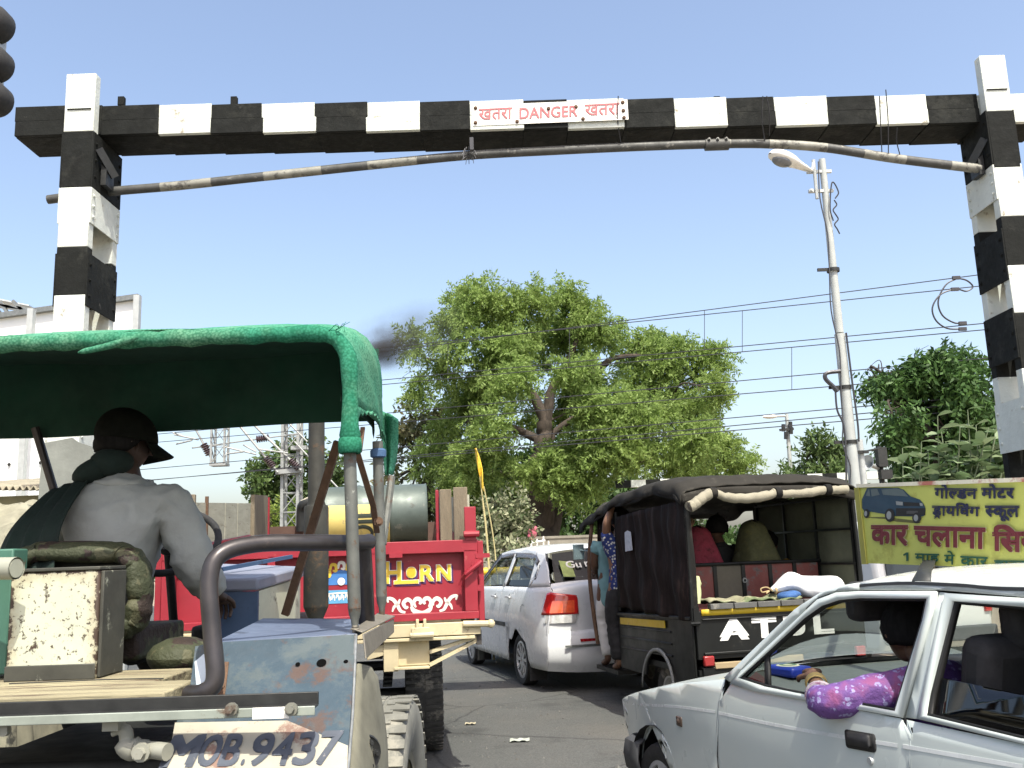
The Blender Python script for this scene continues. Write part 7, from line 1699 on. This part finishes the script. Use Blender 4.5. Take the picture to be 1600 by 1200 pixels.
for sg in (-1, 1):
    def lampsurf(u, v, sg=sg, z0=.735, z1=1.075):                 # wraps from flank to boot lid
        z = z0 + (z1 - z0) * v
        if u < .4: t = u / .4; y = -.50 - .10 * v * .0 - .20 * t - .05 * (1 - v); y = -.70 - .02 * v * (1 - t) - .115 * t; return Vector((sg * (wsd(y, z) + .012), y, z))
        t = (u - .4) / .6; y = -.815 - .055 * math.sin(t * 1.57) - (.012 * (1 - v)); x = wsd(-.815, z) + .012 - t * .34 * (1 - .35 * max(0, v - .3)); return Vector((sg * x, y - .01, z))
    g = MB(); g.grid(lambda u, v: lampsurf(u, .28 + .72 * v) - Vector((0, 0, .05 * max(0, (v - .6)) * abs(u - .3) * 3)), 16, 8); tlm = g.build('tail_lamp', Mtail, sd, local=True, solid=.01)
    g = MB(); g.grid(lambda u, v: lampsurf(.42 + .5 * u, .34 + .38 * v) + Vector((sg * .003, -.008, 0)), 8, 6); g.build('brake_lens', Mtailo, tlm, local=True)
    g = MB(); g.grid(lambda u, v: lampsurf(.25 + .73 * u, .02 + .25 * v) + Vector((sg * .002, -.003, 0)), 10, 4); g.build('reversing_lens', Mtailw, tlm, local=True)
for y, z in ((.42, .99), (1.05, .98)):
    g = MB(); w_ = wsd(y, z); g.box((-w_ - .03, y, z), (.025, .17, .026)); g.ball((-w_ - .002, y, z), (.012, .05, .035), 12, m=1); g.build('door_handle', [Mcarw2, Msteel], sd, local=True, bevel=.008)
s2.strip('rub_strip', [(.52, .66), (1.9, .65)], Mtrim, .05, off=.012, thick=.014, sides=B3)
for pts in ([(.49, .25), (.49, .5), (.465, .78), (.365, .99), (.13, 1.112)], [(.795, .25), (.806, .7), (.786, 1.108)], [(2.125, .25), (2.125, 1.03)]): s2.strip('door_seam', pts, Mseal, .009, off=.001, thick=.01)
fl_ = (-.16, .86); g = MB(); g.lathe((-wsd(*fl_) - .001, *fl_), (-1, -.1, 0), [(.058, .0), (.062, .002), (.066, .0)], 24); g.build('fuel_flap', Msteel, sd, local=True)
for y, r in ((0, .30), (2.39, .30)):
    for sg in B3: alloy(sd, (sg * .735, y, .29), .29, .17, .20, sg, 10)
    for sg in B3:
        g = MB(); g.add([(sg * (.80 - .25 * j), y + math.cos(rad(a)) * .35, .30 + math.sin(rad(a)) * .35) for a in range(-10, 191, 15) for j in (0, 1)], [(2 * i, 2 * i + 1, 2 * i + 3, 2 * i + 2) for i in range(13)])
        g.build('wheel_liner', Mseal, sd, local=True)
    g = MB(); g.box((-.72, y - .36, .2), (.2, .015, .22)); g.build('mud_flap', Mblackrub, sd, local=True)
g = MB(); g.box((0, 1.2, .26), (1.45, 2.9, .06)); g.box((0, -.3, .45), (1.1, .7, .3)); g.box((0, 2.6, .5), (1.2, .7, .4)); g.build('underbody', Mseal, sd, local=True)
g = MB(); g.box((0, -.08, .82), (1.3, .16, .62), Matrix.Rotation(rad(14), 3, 'X')); g.box((-.38, .95, .85), (.5, .14, .65)); g.box((.38, .95, .85), (.5, .14, .65)); g.box((0, -.42, 1.1), (1.3, .45, .03)); g.build('seats', Mseat, sd, local=True, bevel=.04)
g = MB()
for x in (-.38, .38): g.box((x, .92, 1.27), (.24, .1, .16))
g.build('headrest', Mseat, sd, local=True, bevel=.03)
g = MB(); g.box((0, 1.85, .92), (1.3, .4, .25)); g.build('dashboard', Mtrim, sd, local=True, bevel=.05)
g = MB(); p0, n0 = Vector((0, -.25, 1.29)), Vector((0, -.65, .76))
def RW(x, t): return Vector((x, -.72 + .28 * t - .045, 1.16 + .33 * t + .035))
text_into(g, ['Gu'], [RW(-.43, .40), RW(-.25, .40), RW(-.25, .62), RW(-.43, .62)], (0, -.65, .76), bold=.03); text_into(g, ['ru'], [RW(-.20, .42), RW(-.07, .42), RW(-.07, .58), RW(-.20, .58)], (0, -.65, .76), bold=.03); g.build('window_lettering', Mhw, sd, local=True, smooth=False)
g = MB(); g.poly([RW(-.50, .12), RW(-.36, .10), RW(-.36, .60), RW(-.50, .66)], (0, .006, 0)); g.build('window_sticker', pm('sticker_lime', (.30, .36, .10), .6, var=.3, scale=15), sd, local=True)
g = MB(); g.tube([(-.1, -.50, 1.50), (-.1, -.78, 1.17), (-.1, -.90, .99)], .009, 6); g.ball((-.1, -.905, .97), .03, 10); g.box((.05, -.895, .86), (.5, .02, .05)); g.build('boot_trim', Mseal, sd, local=True)
Msd = XF[sd.name]
def SD(x, y, z): return Msd @ Vector((x, y, z))
J = dict(pelvis=SD(-.36, .27, .70), chest=SD(-.36, .21, 1.04), neck=SD(-.36, .25, 1.18), head=SD(-.36, .29, 1.31), sh_l=SD(-.53, .25, 1.08), el_l=SD(-.58, .40, .85), wr_l=SD(-.5, .60, .85), sh_r=SD(-.18, .25, 1.08), el_r=SD(-.12, .40, .85), wr_r=SD(-.2, .60, .85))
person('person', 'sedan passenger seen in silhouette through the rear side window', 'person', J, Mskin_d, pm('olive_yellow_cloth', (.16, .15, .04), .9), base=SD(-.36, .62, .66), head_dir=Msd.to_3x3() @ Vector((0, 1, 0)), hair=Mhair, sleeve='short')
# ------------------------------------------------------------------ black three wheeled passenger vehicle
HT = rad(15)
tm = thing('passenger_three_wheeler', 'crowded black three wheeled passenger vehicle with a canvas roof and lettered tailgate', 'three wheeler', (2.17, 8.0, 0), HT)
TM = XF[tm.name]
def TT(x, y, z): return TM @ Vector((x, y, z))
K = dict(parent=tm, local=True)
Mcv = pm('canvas_black', (.014, .0135, .0125), .8, var=.25, scale=3, worn=(.028, .026, .022), worn_amt=.54, worn_scale=2.2, worn2=(.045, .04, .033), worn2_amt=.64, worn2_scale=6, spec=.12, bump=.35, bump_scale=7)
Mcvtop = pm('canvas_roof', (.030, .028, .024), .85, var=.2, scale=3, worn=(.062, .058, .048), worn_amt=.55, worn_scale=2.5, spec=.12, bump=.3, bump_scale=6)
Mcvside = pm('canvas_side', (.016, .0115, .010), .75, var=.3, scale=3, worn=(.034, .022, .019), worn_amt=.54, worn_scale=3, spec=.12, bump=.4, bump_scale=6, stretch=(3, 3, .7))
Mtb = pm('body_black', (.009, .010, .0095), .38, var=.2, scale=4, worn=(.03, .029, .025), worn_amt=.58, worn_scale=4, spec=.25)
Mty = pm('stripe_yellow', (.55, .38, .02), .5, var=.1, worn=(.2, .14, .03), worn_amt=.62)
Mbeige = pm('curtain_beige', (.25, .23, .17), .85, var=.15, scale=8, worn=(.2, .18, .13), worn_amt=.6, bump=.4, bump_scale=12)
Minner = pm('inner_canvas', (.085, .09, .058), .85, var=.2, scale=4, bump=.3, bump_scale=8)
# roof
def roofz(y):
    pts = [(-.05, 2.02), (.10, 2.10), (.5, 2.14), (1.0, 2.115), (1.5, 2.09), (1.9, 2.03), (2.3, 1.95), (2.7, 1.87)]
    for (a, za), (b, zb) in zip(pts, pts[1:]):
        if y <= b: t = (y - a) / (b - a); t = t * t * (3 - 2 * t); return za + (zb - za) * t
    return pts[-1][1]
def roof(u, v):
    y = -.05 + u * 2.72; t = v * 2 - 1; w = .835 - .02 * max(0, (y - 1.6) / .8); bow = math.sin(u * math.pi * 3) ** 2
    x = w * max(-1, min(1, t * 1.12)); dr = 0 if abs(t) < .86 else (abs(t) - .86) / .14
    return Vector((x + (.012 * math.sin(u * 40) if dr > .5 else 0) + math.copysign(.02 * dr, t), y, roofz(y) - .055 * (abs(x) / w) ** 4 - .105 * dr + .008 * math.sin(u * 31 + t * 3) - .014 * bow * (1 - abs(t)) + .004 * math.sin(t * 25)))
g = MB(); g.grid(roof, 60, 40); rf = g.build('roof', Mcvtop, solid=.012, ang=70, **K)
def rval(u, v): x = -.84 + u * 1.66; return Vector((x, -.055 - .01 * math.sin(u * 22) * v, roofz(-.05) - .02 - v * (.075 + .008 * math.sin(u * 15)) - .06 * abs(u * 2 - 1) ** 4))
g = MB(); g.grid(rval, 30, 3); g.build('valance', Mcvtop, parent=rf, local=True, solid=.008)
def sval(u, v): y = -.03 + u * 2.70; return Vector((-.845 + .02 * max(0, (y - 1.6) / .8) - .008 * math.sin(u * 50) * v, y, roofz(y) - .145 - v * (.03 + .012 * math.sin(u * 19))))
g = MB(); g.grid(sval, 60, 3); g.build('valance', Mcv, parent=rf, local=True, solid=.008)
# rolled rear curtain
cp = [(-.80, -.10, 1.835), (-.76, -.10, 1.85), (-.70, -.10, 1.89), (-.60, -.10, 1.945), (-.56, -.10, 1.945), (-.45, -.10, 1.905), (-.25, -.10, 1.895), (-.05, -.10, 1.92), (.0, -.10, 1.94), (.06, -.10, 1.925), (.3, -.10, 1.93), (.48, -.10, 1.955), (.55, -.10, 1.95), (.70, -.09, 1.955)]
cr_ = [.046, .046, .045, .04, .034, .04, .042, .036, .028, .034, .038, .03, .036, .04]
g = MB(); pp = smooth_pts(cp, 5); g.tube([p + Vector((0, .004 * math.sin(i * 1.7), .003 * math.sin(i * 2.3))) for i, p in enumerate(pp)], [cr_[min(len(cr_) - 1, i // 5)] for i in range(len(pp))], 12); rc = g.build('rolled_curtain', Mbeige, **K)
g = MB(); e = Vector((-.80, -.10, 1.835)); dv = Vector((-.78, -.1, -.3)).normalized()
for k in range(5): g.lathe(e, (-.9, 0, -.35), [(.046 - k * .009, .004 + k * .001), (.043 - k * .009, .007 + k * .001), (.040 - k * .009, .003 + k * .001)], 18)
g.build('roll_end', pm('curtain_dark', (.12, .10, .075), .85), parent=rc, local=True)
for x, z in ((-.58, 1.945), (.02, 1.935), (.50, 1.955)):
    g = MB(); g.lathe((x, -.10, z), (1, 0, 0), [(.030, -.03), (.046, -.026), (.048, 0), (.046, .026), (.03, .03)], 14); g.build('tie_strap', Mcv, parent=rc, local=True)
# frame posts
for x, y, m in ((-.80, -.02, 0), (.80, -.02, 0), (-.78, 1.66, 0), (.78, 1.66, 0), (-.70, 2.32, 1), (.70, 2.32, 1)):
    g = MB(); g.tube([(x, y, .92), (x * .99, y, 1.88)], .018, 8); g.build('frame_post', Mtb, **K)
# left canvas with folds, sticker
def cvs(u, v):
    y = -.01 + u * 1.56; z = 1.90 - v * (.99 - .05 * u) - .07 * u * (1 - v); f = .016 * math.sin(u * 27 + v * 2) * (.3 + v) + .010 * math.sin(u * 61 + 1) * (1 - v) + .01 * math.sin(v * 14 + u * 8)
    return Vector((-.815 + f, y, z))
g = MB(); g.grid(cvs, 90, 24); sc_ = g.build('side_canvas', Mcvside, solid=.006, ang=70, **K)
def cvr(u, v): return Vector((-.815 + u * (.05 + .02 * v), -.015 + .01 * math.sin(v * 9) - .02 * u, 1.88 - v * .95))
g = MB(); g.grid(cvr, 4, 20); g.build('canvas_edge', Mcv, parent=sc_, local=True, solid=.006)
g = MB(); g.poly([(-.842, 1.10, 1.50), (-.842, 1.28, 1.49), (-.842, 1.27, 1.67), (-.842, 1.20, 1.685), (-.842, 1.12, 1.67)], (.004, 0, 0)); g.build('paper_notice', pm('paper_pale', (.42, .45, .48), .7, var=.15, scale=25, worn=(.2, .24, .3), worn_amt=.58, worn_scale=18), parent=sc_, local=True, smooth=False)
# right canvas with its ribs
g = MB(); g.grid(lambda u, v: Vector((.80 + .01 * math.sin(u * 20), .0 + u * 1.68, 1.02 + v * .92)), 20, 8); rc2 = g.build('side_canvas', Minner, solid=.008, **K)
g = MB()
for y in (.02, .58, 1.12, 1.64): g.beam((.785, y, 1.0), (.785, y, 1.92), .022, .022)
for z in (1.06, 1.32, 1.62, 1.90): g.beam((.778, .0, z), (.778, 1.66, z), .02, .02)
g.build('canvas_rib', Mtb, parent=rc2, local=True)
# lower body
g = MB()
for sg in (-1, 1):
    out = [(.0, .40), (.0, .93), (1.66, .885), (1.66, .38), (1.05, .38)] + arch(.72, .30, .33, 15, 165, 10) + [(.38, .38), (.1, .40)]
    g = MB(); g.poly([(sg * .80, y, z) for y, z in out], (-sg * .02, 0, 0))
    for z in (.80, .70, .60): g.beam((sg * .805, .42, z), (sg * .805, 1.6, z - .02), .012, .02)
    g.beam((sg * .80, .0, .935), (sg * .80, 1.66, .89), .04, .03); o_ = g.build('side_panel', Mtb, bevel=.006, **K); bs_ = o_ if sg < 0 else bs_
g = MB(); g.beam((-.812, .52, .858), (-.812, 1.58, .828), .008, .062); g.build('stripe', Mty, parent=bs_, local=True)
g = MB(); g.box((0, .85, .50), (1.55, 1.75, .05)); g.box((0, .3, .92), (1.5, .6, .04)); g.box((0, 1.2, .70), (1.3, .5, .4)); g.build('floor', Mtb, **K)
# tailgate
tg_ = thing
g = MB(); g.box((.0, -.02, .80), (1.56, .03, .38)); g.box((0, -.045, .655), (1.46, .02, .02)); g.box((0, -.045, .925), (1.46, .016, .012)); tgo = g.build('tailgate', Mtb, bevel=.004, **K)
g = MB()
def yel(u, v): return Vector((-.73 + u * 1.49, -.040 - .002 * (v > .5), .955 + v * .05 + .02 * u * 0))
g.grid(yel, 12, 1); g.build('stripe', Mty, parent=tgo, local=True, solid=.004)
for k in range(7):
    g = MB(); x = -.66 + k * .215; g.box((x + .1, -.05, 1.025), (.205, .06, .045)); g.build('lip_plate', pm('lip_grey', (.085, .085, .08), .6, var=.25, worn=(.2, .19, .16), worn_amt=.6), parent=tgo, local=True, bevel=.004)
g = MB(); 
for ch, x0, x1 in (('A', -.565, -.335), ('T', -.27, -.075), ('U', .02, .19), ('L', .30, .465)):
    text_into(g, [ch], [(x0, -.036, .765), (x1, -.036, .765), (x1, -.036, .905), (x0, -.036, .905)], (0, -1, 0), bold=.16, boldn=5)
g.build('lettering', pm('letter_offwhite', (.70, .70, .66), .5, var=.05), parent=tgo, local=True, smooth=False)
g = MB(); g.box((0, .0, .50), (1.5, .10, .10)); g.box((-.1, -.06, .58), (.5, .02, .05), m=1); g.box((-.52, -.05, .56), (.26, .03, .05), m=1); g.tube([(-.75, -.12, .47), (.75, -.12, .47)], .025, 10); g.build('rear_bumper', [Mtb, pm('cardboard_tan', (.30, .23, .13), .85)], bevel=.006, **K)
for sg in (-1, 1):
    g = MB(); g.box((sg * .70, -.05, .60), (.09, .04, .08)); g.build('tail_lamp', pm('lamp_red_dull', (.25, .02, .02), .3), bevel=.01, **K)
    g = MB(); g.box((sg * .78, -.03, .95), (.05, .05, .14)); g.tube([(sg * .76, -.06, .90), (sg * .84, -.06, .90)], .014, 8); g.build('latch', Mtb, **K)
    wheel_tyre(tm, (sg * .66, .72, .25), .25, .14, .15, 0, local=True, mr=pm('rim_pale', (.35, .35, .33), .6))
wheel_tyre(tm, (0, 2.75, .25), .25, .13, .15, 0, local=True)
g = MB(); g.grid(lambda u, v: Vector((-.83 + .02 * math.sin(u * 3.14), .72 + math.cos(u * 3.14) * .345, .30 + math.sin(u * 3.14) * .345 - v * .03)), 14, 2); g.build('mudguard', pm('guard_grey', (.20, .21, .2), .6), solid=.02, **K)
# front cab
g = MB(); 
def fair(u, v):
    a = (u - .5) * math.pi; w = .70 - .12 * v * 0; y = 2.32 + math.cos(a) * (.50 - .25 * max(0, v - .5)); return Vector((math.sin(a) * (.72 - .02 * v), y, .42 + v * .72))
g.grid(fair, 20, 8); g.build('front_body', Mtb, solid=.02, **K)
g = MB(); g.beam((-.70, 2.42, 1.14), (.70, 2.42, 1.14), .05, .05); g.beam((-.68, 2.36, 1.84), (.68, 2.36, 1.84), .05, .05); g.beam((0, 2.40, 1.14), (0, 2.36, 1.84), .03, .03)
for sg in (-1, 1): g.beam((sg * .70, 2.40, 1.12), (sg * .68, 2.36, 1.86), .05, .05)
g.build('windscreen_frame', Mtb, **K)
g = MB(); g.poly([(-.68, 2.42, 1.16), (.68, 2.42, 1.16), (.66, 2.38, 1.82), (-.66, 2.38, 1.82)]); g.build('windscreen', Mglass, smooth=False, **K)
g = MB(); g.tube(smooth_pts([(-.80, 2.30, 1.80), (-.835, 2.34, 1.45), (-.83, 2.36, 1.1), (-.80, 2.30, .55)], 6), .022, 8); g.build('door_rail', Mrust, **K); g = MB(); g.tube([(-.72, 2.34, 1.5), (-.90, 2.5, 1.52)], .008, 6); g.box((-.90, 2.5, 1.5), (.12, .03, .16)); g.build('side_mirror', pm('mirror_teal', (.22, .30, .32), .2, .5), bevel=.01, **K)
g = MB(); g.box((-.72, 1.98, .33), (.22, .62, .04)); g.build('step_board', Mtb, **K)
# bulkhead between cargo shelf and cabin
Mbulk = pm('bulkhead_red', (.155, .045, .038), .75, var=.2, scale=4, worn=(.10, .095, .09), worn_amt=.52, worn_scale=6, worn2=(.06, .04, .035), worn2_amt=.6)
g = MB(); xs = [-.78, -.52, -.28, .0, .27, .52, .78]
for i in range(6): g.box(((xs[i] + xs[i + 1]) / 2, .58, 1.13), (xs[i + 1] - xs[i] - .03, .02, .42), m=(0 if i not in (2,) else 1))
for x in xs[1:-1]: g.box((x, .57, 1.13), (.035, .025, .42), m=2)
for x in (-.52, .0): g.lathe((x, .555, 1.2), (0, -1, 0), [(.012, .012), (.022, .012), (.024, .0)], 12, m=3)
g.tube([(-.79, .56, 1.35), (.79, .56, 1.35)], .016, 8, m=2); g.build('bulkhead', [Mbulk, pm('bulkhead_brown', (.09, .08, .06), .8), Mtb, Msteel], **K)
g = MB(); g.box((0, .85, .86), (1.4, .42, .12)); g.box((0, 1.75, .86), (1.4, .36, .12)); g.build('bench', Mseat, bevel=.03, **K)
# things on the cargo shelf
sk_ = thing('white_sack', 'white sack tied with a cord lying on the tailgate shelf of the black vehicle', 'sack', tuple(TT(.30, .2, .95)))
g = MB()
def sackf(u, v):
    a = v * 2 * math.pi; t = u; r = .015 + .155 * math.sin(min(1, t * 1.35) * math.pi / 2) ** .8 * (1 if t < .85 else math.sqrt(max(0, 1 - ((t - .85) / .15) ** 2)))
    r *= 1 + .05 * math.sin(a * 3 + t * 9) + .035 * math.sin(a * 7 - t * 15) + .12 * math.exp(-((t - .25) / .12) ** 2) * math.sin(a)
    x = .02 + t * .72; z = 1.125 + .06 * math.exp(-((t - .25) / .16) ** 2) - .03 * t + math.sin(a) * r * .72
    return TT(x, .14 + math.cos(a) * r * 1.05 + .06 * t, max(1.05, z))
g.grid(sackf, 40, 28); g.build('sack', pm('plastic_white', (.72, .73, .74), .45, var=.05, scale=8, bump=.3, bump_scale=14), sk_, ang=180)
g = MB(); c0 = TT(.02, .12, 1.12)
g.tube(smooth_pts([c0 + Vector(p) for p in ((0, 0, 0), (-.05, -.02, .03), (-.10, -.02, .02), (-.09, -.02, -.01), (-.03, -.01, .0), (-.06, -.03, -.02))], 5), .006, 6); g.lathe(c0 + Vector((.03, 0, 0)), TM.to_3x3() @ Vector((1, 0, 0)), [(.02, -.01), (.03, 0), (.02, .01)], 10); g.build('cord', pm('jute', (.40, .30, .16), .9), sk_)
bb_ = thing('blue_bundle', 'small blue cloth bundle tucked under the white sack', 'bundle', tuple(TT(.10, .1, 1.0)))
g = MB(); g.ball(TT(.10, .02, 1.075), (.09, .08, .04), 14); g.ball(TT(.16, .03, 1.085), (.07, .07, .035), 12); g.build('cloth', pm('cloth_blue', (.03, .09, .24), .8, var=.3, scale=20), bb_, ang=180)
gr_ = thing('green_sacking', 'flattened beige and green sacking along the tailgate shelf of the black vehicle', 'sacking', tuple(TT(-.3, .1, 1.0)))
g = MB(); g.grid(lambda u, v: TT(-.66 + u * .85, -.06 + v * .35, 1.055 + .022 * math.sin(u * 14 + v * 3) * (1 - abs(v - .4)) + .012 * math.sin(u * 31) + .01 * math.sin(v * 10)), 40, 8); g.build('cloth', pm('sacking', (.26, .25, .16), .9, var=.4, scale=5, worn=(.10, .13, .06), worn_amt=.5, worn_scale=4), gr_, solid=.01, ang=180)
tb_ = thing('yellow_bag', 'pale yellow green bag at the left end of the tailgate shelf', 'bag', tuple(TT(-.73, .1, 1.0)))
g = MB(); g.grid(lambda u, v: TT(-.735 + math.cos(u * 6.283) * (.055 + .02 * v * (1 - v) * 4 + .015 * (v > .7)) + .006 * math.sin(u * 40), .10 + math.sin(u * 6.283) * (.08 + .01 * math.sin(u * 25)), 1.05 + v * .20 + .03 * math.cos(u * 6.283 + 2) * v), 28, 10); g.poly([TT(-.78, .06, 1.22), TT(-.69, .06, 1.20), TT(-.69, .14, 1.21), TT(-.78, .14, 1.23)]); g.build('bag', pm('bag_yellowgreen', (.52, .55, .30), .7, var=.12, scale=10), tb_, ang=120)
# passengers
hdT = TM.to_3x3() @ Vector((0, 1, 0)); hdR = TM.to_3x3() @ Vector((1, .2, 0))
def seated(label, x, y, cloth, skin=Mskin_d, veil=None, hair=Mhair, lift=0., dirv=None, arm_up=False, lean=0.):
    z = .96 + lift; d = dirv or hdT
    J = dict(pelvis=TT(x, y, z), chest=TT(x + lean, y - .03, z + .36), neck=TT(x + lean, y, z + .49), head=TT(x + lean, y + .03, z + .61), sh_l=TT(x - .17 + lean, y, z + .42), sh_r=TT(x + .17 + lean, y, z + .42),
             el_l=TT(x - .22, y + .12, z + .2), wr_l=TT(x - .12, y + .28, z + .12), el_r=TT(x + .22, y + .12, z + .2), wr_r=TT(x + .12, y + .28, z + .12),
             hip_l=TT(x - .09, y + .05, z), kn_l=TT(x - .1, y + .42, z), an_l=TT(x - .1, y + .44, z - .38), hip_r=TT(x + .09, y + .05, z), kn_r=TT(x + .1, y + .42, z), an_r=TT(x + .1, y + .44, z - .38))
    if arm_up: J['el_l'], J['wr_l'] = TT(x - .12, y - .24, z + .30), TT(x + .02, y - .22, z + .66)
    o = person('person', label, 'person', J, skin, cloth, base=TT(x, y, z - .05), legs=cloth, head_dir=d, hair=hair, sleeve='short')
    if veil:
        g = MB(); hd_ = J['head']; ch = J['chest']
        def vf(u, v):
            a = u * 2 * math.pi; fr_ = max(0, math.cos(a)) ** 2
            if v < .4: b = v / .4 * 1.57; r, zz = .125 * math.sin(b), hd_.z + .02 + .115 * math.cos(b)
            else: t = (v - .4) / .6; r, zz = .125 + .13 * t ** .8, hd_.z + .02 - t * .62
            dv = (d * math.cos(a) + d.cross(Vector((0, 0, 1))) * math.sin(a)); r *= 1 + .07 * math.sin(a * 5 + v * 3) * v
            sq = 1.25 if abs(math.sin(a)) > .5 else 1.; c_ = hd_.lerp(ch, max(0, (v - .4) / .6))
            rr = r * (1 - .55 * fr_ * (1 if .25 < v < .62 else 0)); return Vector((c_.x, c_.y, zz)) + dv * rr * (1 + (sq - 1) * v)
        g.grid(vf, 34, 22); g.build('veil', veil, o, ang=180, solid=.006)
    return o
Mv1 = pm('veil_red', (.20, .022, .038), .85, var=.25, scale=16, worn=(.10, .015, .02), worn_amt=.55, worn_scale=20, bump=.5, bump_scale=20); Mv2 = pm('veil_olive', (.085, .085, .035), .85, var=.25, scale=14, worn=(.13, .12, .04), worn_amt=.57, worn_scale=14, bump=.5, bump_scale=18)
seated('passenger in a red veil inside the black vehicle behind the bulkhead', -.24, .92, pm('cloth_maroon', (.07, .012, .018), .9), veil=Mv1, lift=.0)
seated('passenger in an olive green veil beside the dark shirted one', .34, .92, pm('cloth_olive', (.05, .05, .022), .9), veil=Mv2, lift=.04)
seated('dark haired passenger in black between the red and olive veils', .08, 1.15, pm('cloth_black', (.012, .012, .012), .9), lift=.1)
seated('bare armed passenger holding the roof at the left end of the bench', -.47, .92, pm('cloth_ochre', (.10, .06, .02), .9), skin=Mskin, lift=.02, arm_up=True)
seated('dark haired passenger with a yellow collar at the right side of the cabin', .60, 1.1, pm('cloth_yellow', (.35, .20, .02), .9), lift=-.06, dirv=hdR)
# two people standing on the left step
Mpr = pm('blue_print', (.012, .026, .12), .75, var=.2, scale=10)
def dots(name, base, dot, sc):
    m = bpy.data.materials.new(name); m.use_nodes = True; t = m.node_tree; b = t.nodes['Principled BSDF']; tc = t.nodes.new('ShaderNodeTexCoord')
    v = t.nodes.new('ShaderNodeTexVoronoi'); v.inputs['Scale'].default_value = sc; t.links.new(tc.outputs['Object'], v.inputs['Vector'])
    n = _noise(t, tc.outputs['Object'], 3.2, 2); k = t.nodes.new('ShaderNodeMath'); k.operation = 'MULTIPLY'
    t.links.new(_mapr(t, v.outputs['Distance'], .32, .38, 1, 0), k.inputs[0]); t.links.new(_mapr(t, n.outputs['Fac'], .46, .5), k.inputs[1])
    t.links.new(_mix(t, k.outputs[0], base, dot), b.inputs['Base Color']); b.inputs['Roughness'].default_value = .8; return m
def standing(label, x, y, z0, top, trous, skin, J2=None, hemz_=.85, h=1.0, lw=1.):
    J = dict(pelvis=TT(x, y, z0 + .86 * h), chest=TT(x, y - .02, z0 + 1.22 * h), neck=TT(x, y, z0 + 1.36 * h), head=TT(x + .02, y + .03, z0 + 1.47 * h), sh_l=TT(x - .15, y, z0 + 1.29 * h), sh_r=TT(x + .15, y, z0 + 1.29 * h),
             el_l=TT(x - .17, y - .03, z0 + 1.04 * h), wr_l=TT(x - .14, y + .1, z0 + .84 * h), el_r=TT(x + .22, y + .1, z0 + 1.1), wr_r=TT(x + .15, y + .2, z0 + 1.3),
             hip_l=TT(x - .09, y, z0 + .82 * h), kn_l=TT(x - .08, y + .06, z0 + .45 * h), an_l=TT(x - .08, y - .02, z0 + .06), hip_r=TT(x + .09, y, z0 + .82 * h), kn_r=TT(x + .08, y + .08, z0 + .45 * h), an_r=TT(x + .07, y, z0 + .06))
    if J2: J.update({k: TT(x + p[0], y + p[1], z0 + p[2]) for k, p in J2.items()})
    return person('person', label, 'person', J, skin, top, base=TT(x, y, z0), legs=trous, lw=lw, head_dir=hdT, hair=Mhair, sleeve='short', hem=TT(x, y, z0 + hemz_ - .12), torso_r=(.15, .12))
Zst = .355
standing('person in a blue patterned top and black trousers standing on the left step', -.70, 1.76, Zst, dots('blue_dots', (.010, .024, .12), (.45, .45, .40), 34), pm('trousers_black', (.010, .010, .011), .85), Mskin, dict(el_l=(-.17, -.10, 1.44), wr_l=(-.08, -.04, 1.58)), hemz_=.72, h=.98, lw=1.3)
standing('person in a pale teal top and white trousers further forward on the left step', -.68, 2.14, Zst, pm('cloth_teal', (.14, .27, .28), .85, var=.15), pm('trousers_white', (.52, .52, .50), .85, var=.08), Mskin_d, dict(el_l=(-.16, .05, 1.0), wr_l=(-.1, .2, .95)), hemz_=.66, h=.94)

# ---- white van on the far right, mostly hidden
vn = thing('white_van', 'white van showing between the black vehicle and the lamp pole', 'van', tuple(P(1405, 900, 11.6) * Vector((1, 1, 0)) if False else Vector((P(1300, 860, 12.6).x, 12.6, 0))), rad(17))
KV = dict(parent=vn, local=True)
g = MB(); pts = [(-1.8, .28), (-1.86, .6), (-1.84, 1.0), (-1.74, 1.62), (-1.55, 1.74), (.7, 1.76), (1.05, 1.62), (1.5, 1.02), (1.78, .92), (1.85, .6), (1.82, .3)]
pts = corner([(y, z) for y, z in pts], .12)
g.poly([(-.76, y, z) for y, z in pts], (1.52, 0, 0)); g.build('body', pm('van_white', (.72, .74, .72), .35, coat=.5, var=.03), bevel=.05, **KV)
g = MB()
for y0, y1 in ((-1.6, -.75), (-.68, .1), (.17, .85)):
    for sg in (-1, 1): g.poly([(sg * .765, y0, 1.1), (sg * .765, y1, 1.1), (sg * .765, y1 - .04, 1.58), (sg * .765, y0 + .03, 1.58)], (sg * .004, 0, 0))
g.poly([(-.62, -1.835, 1.05), (.62, -1.835, 1.05), (.60, -1.765, 1.58), (-.60, -1.765, 1.58)], (0, -.02, 0)); g.build('window', pm('van_glass', (.02, .024, .026), .06), **KV)
for y in (-1.15, 1.15):
    for sg in (-1, 1): alloy(vn, (sg * .68, y, .28), .28, .16, .17, sg, 8, True)
g = MB(); g.box((0, -1.88, .45), (1.5, .08, .16)); g.build('rear_bumper', Mtrim2, bevel=.02, **KV)
for sg in (-1, 1): g = MB(); g.box((sg * .69, -1.86, .8), (.1, .04, .26)); g.build('tail_lamp', Mtail, bevel=.01, **KV)
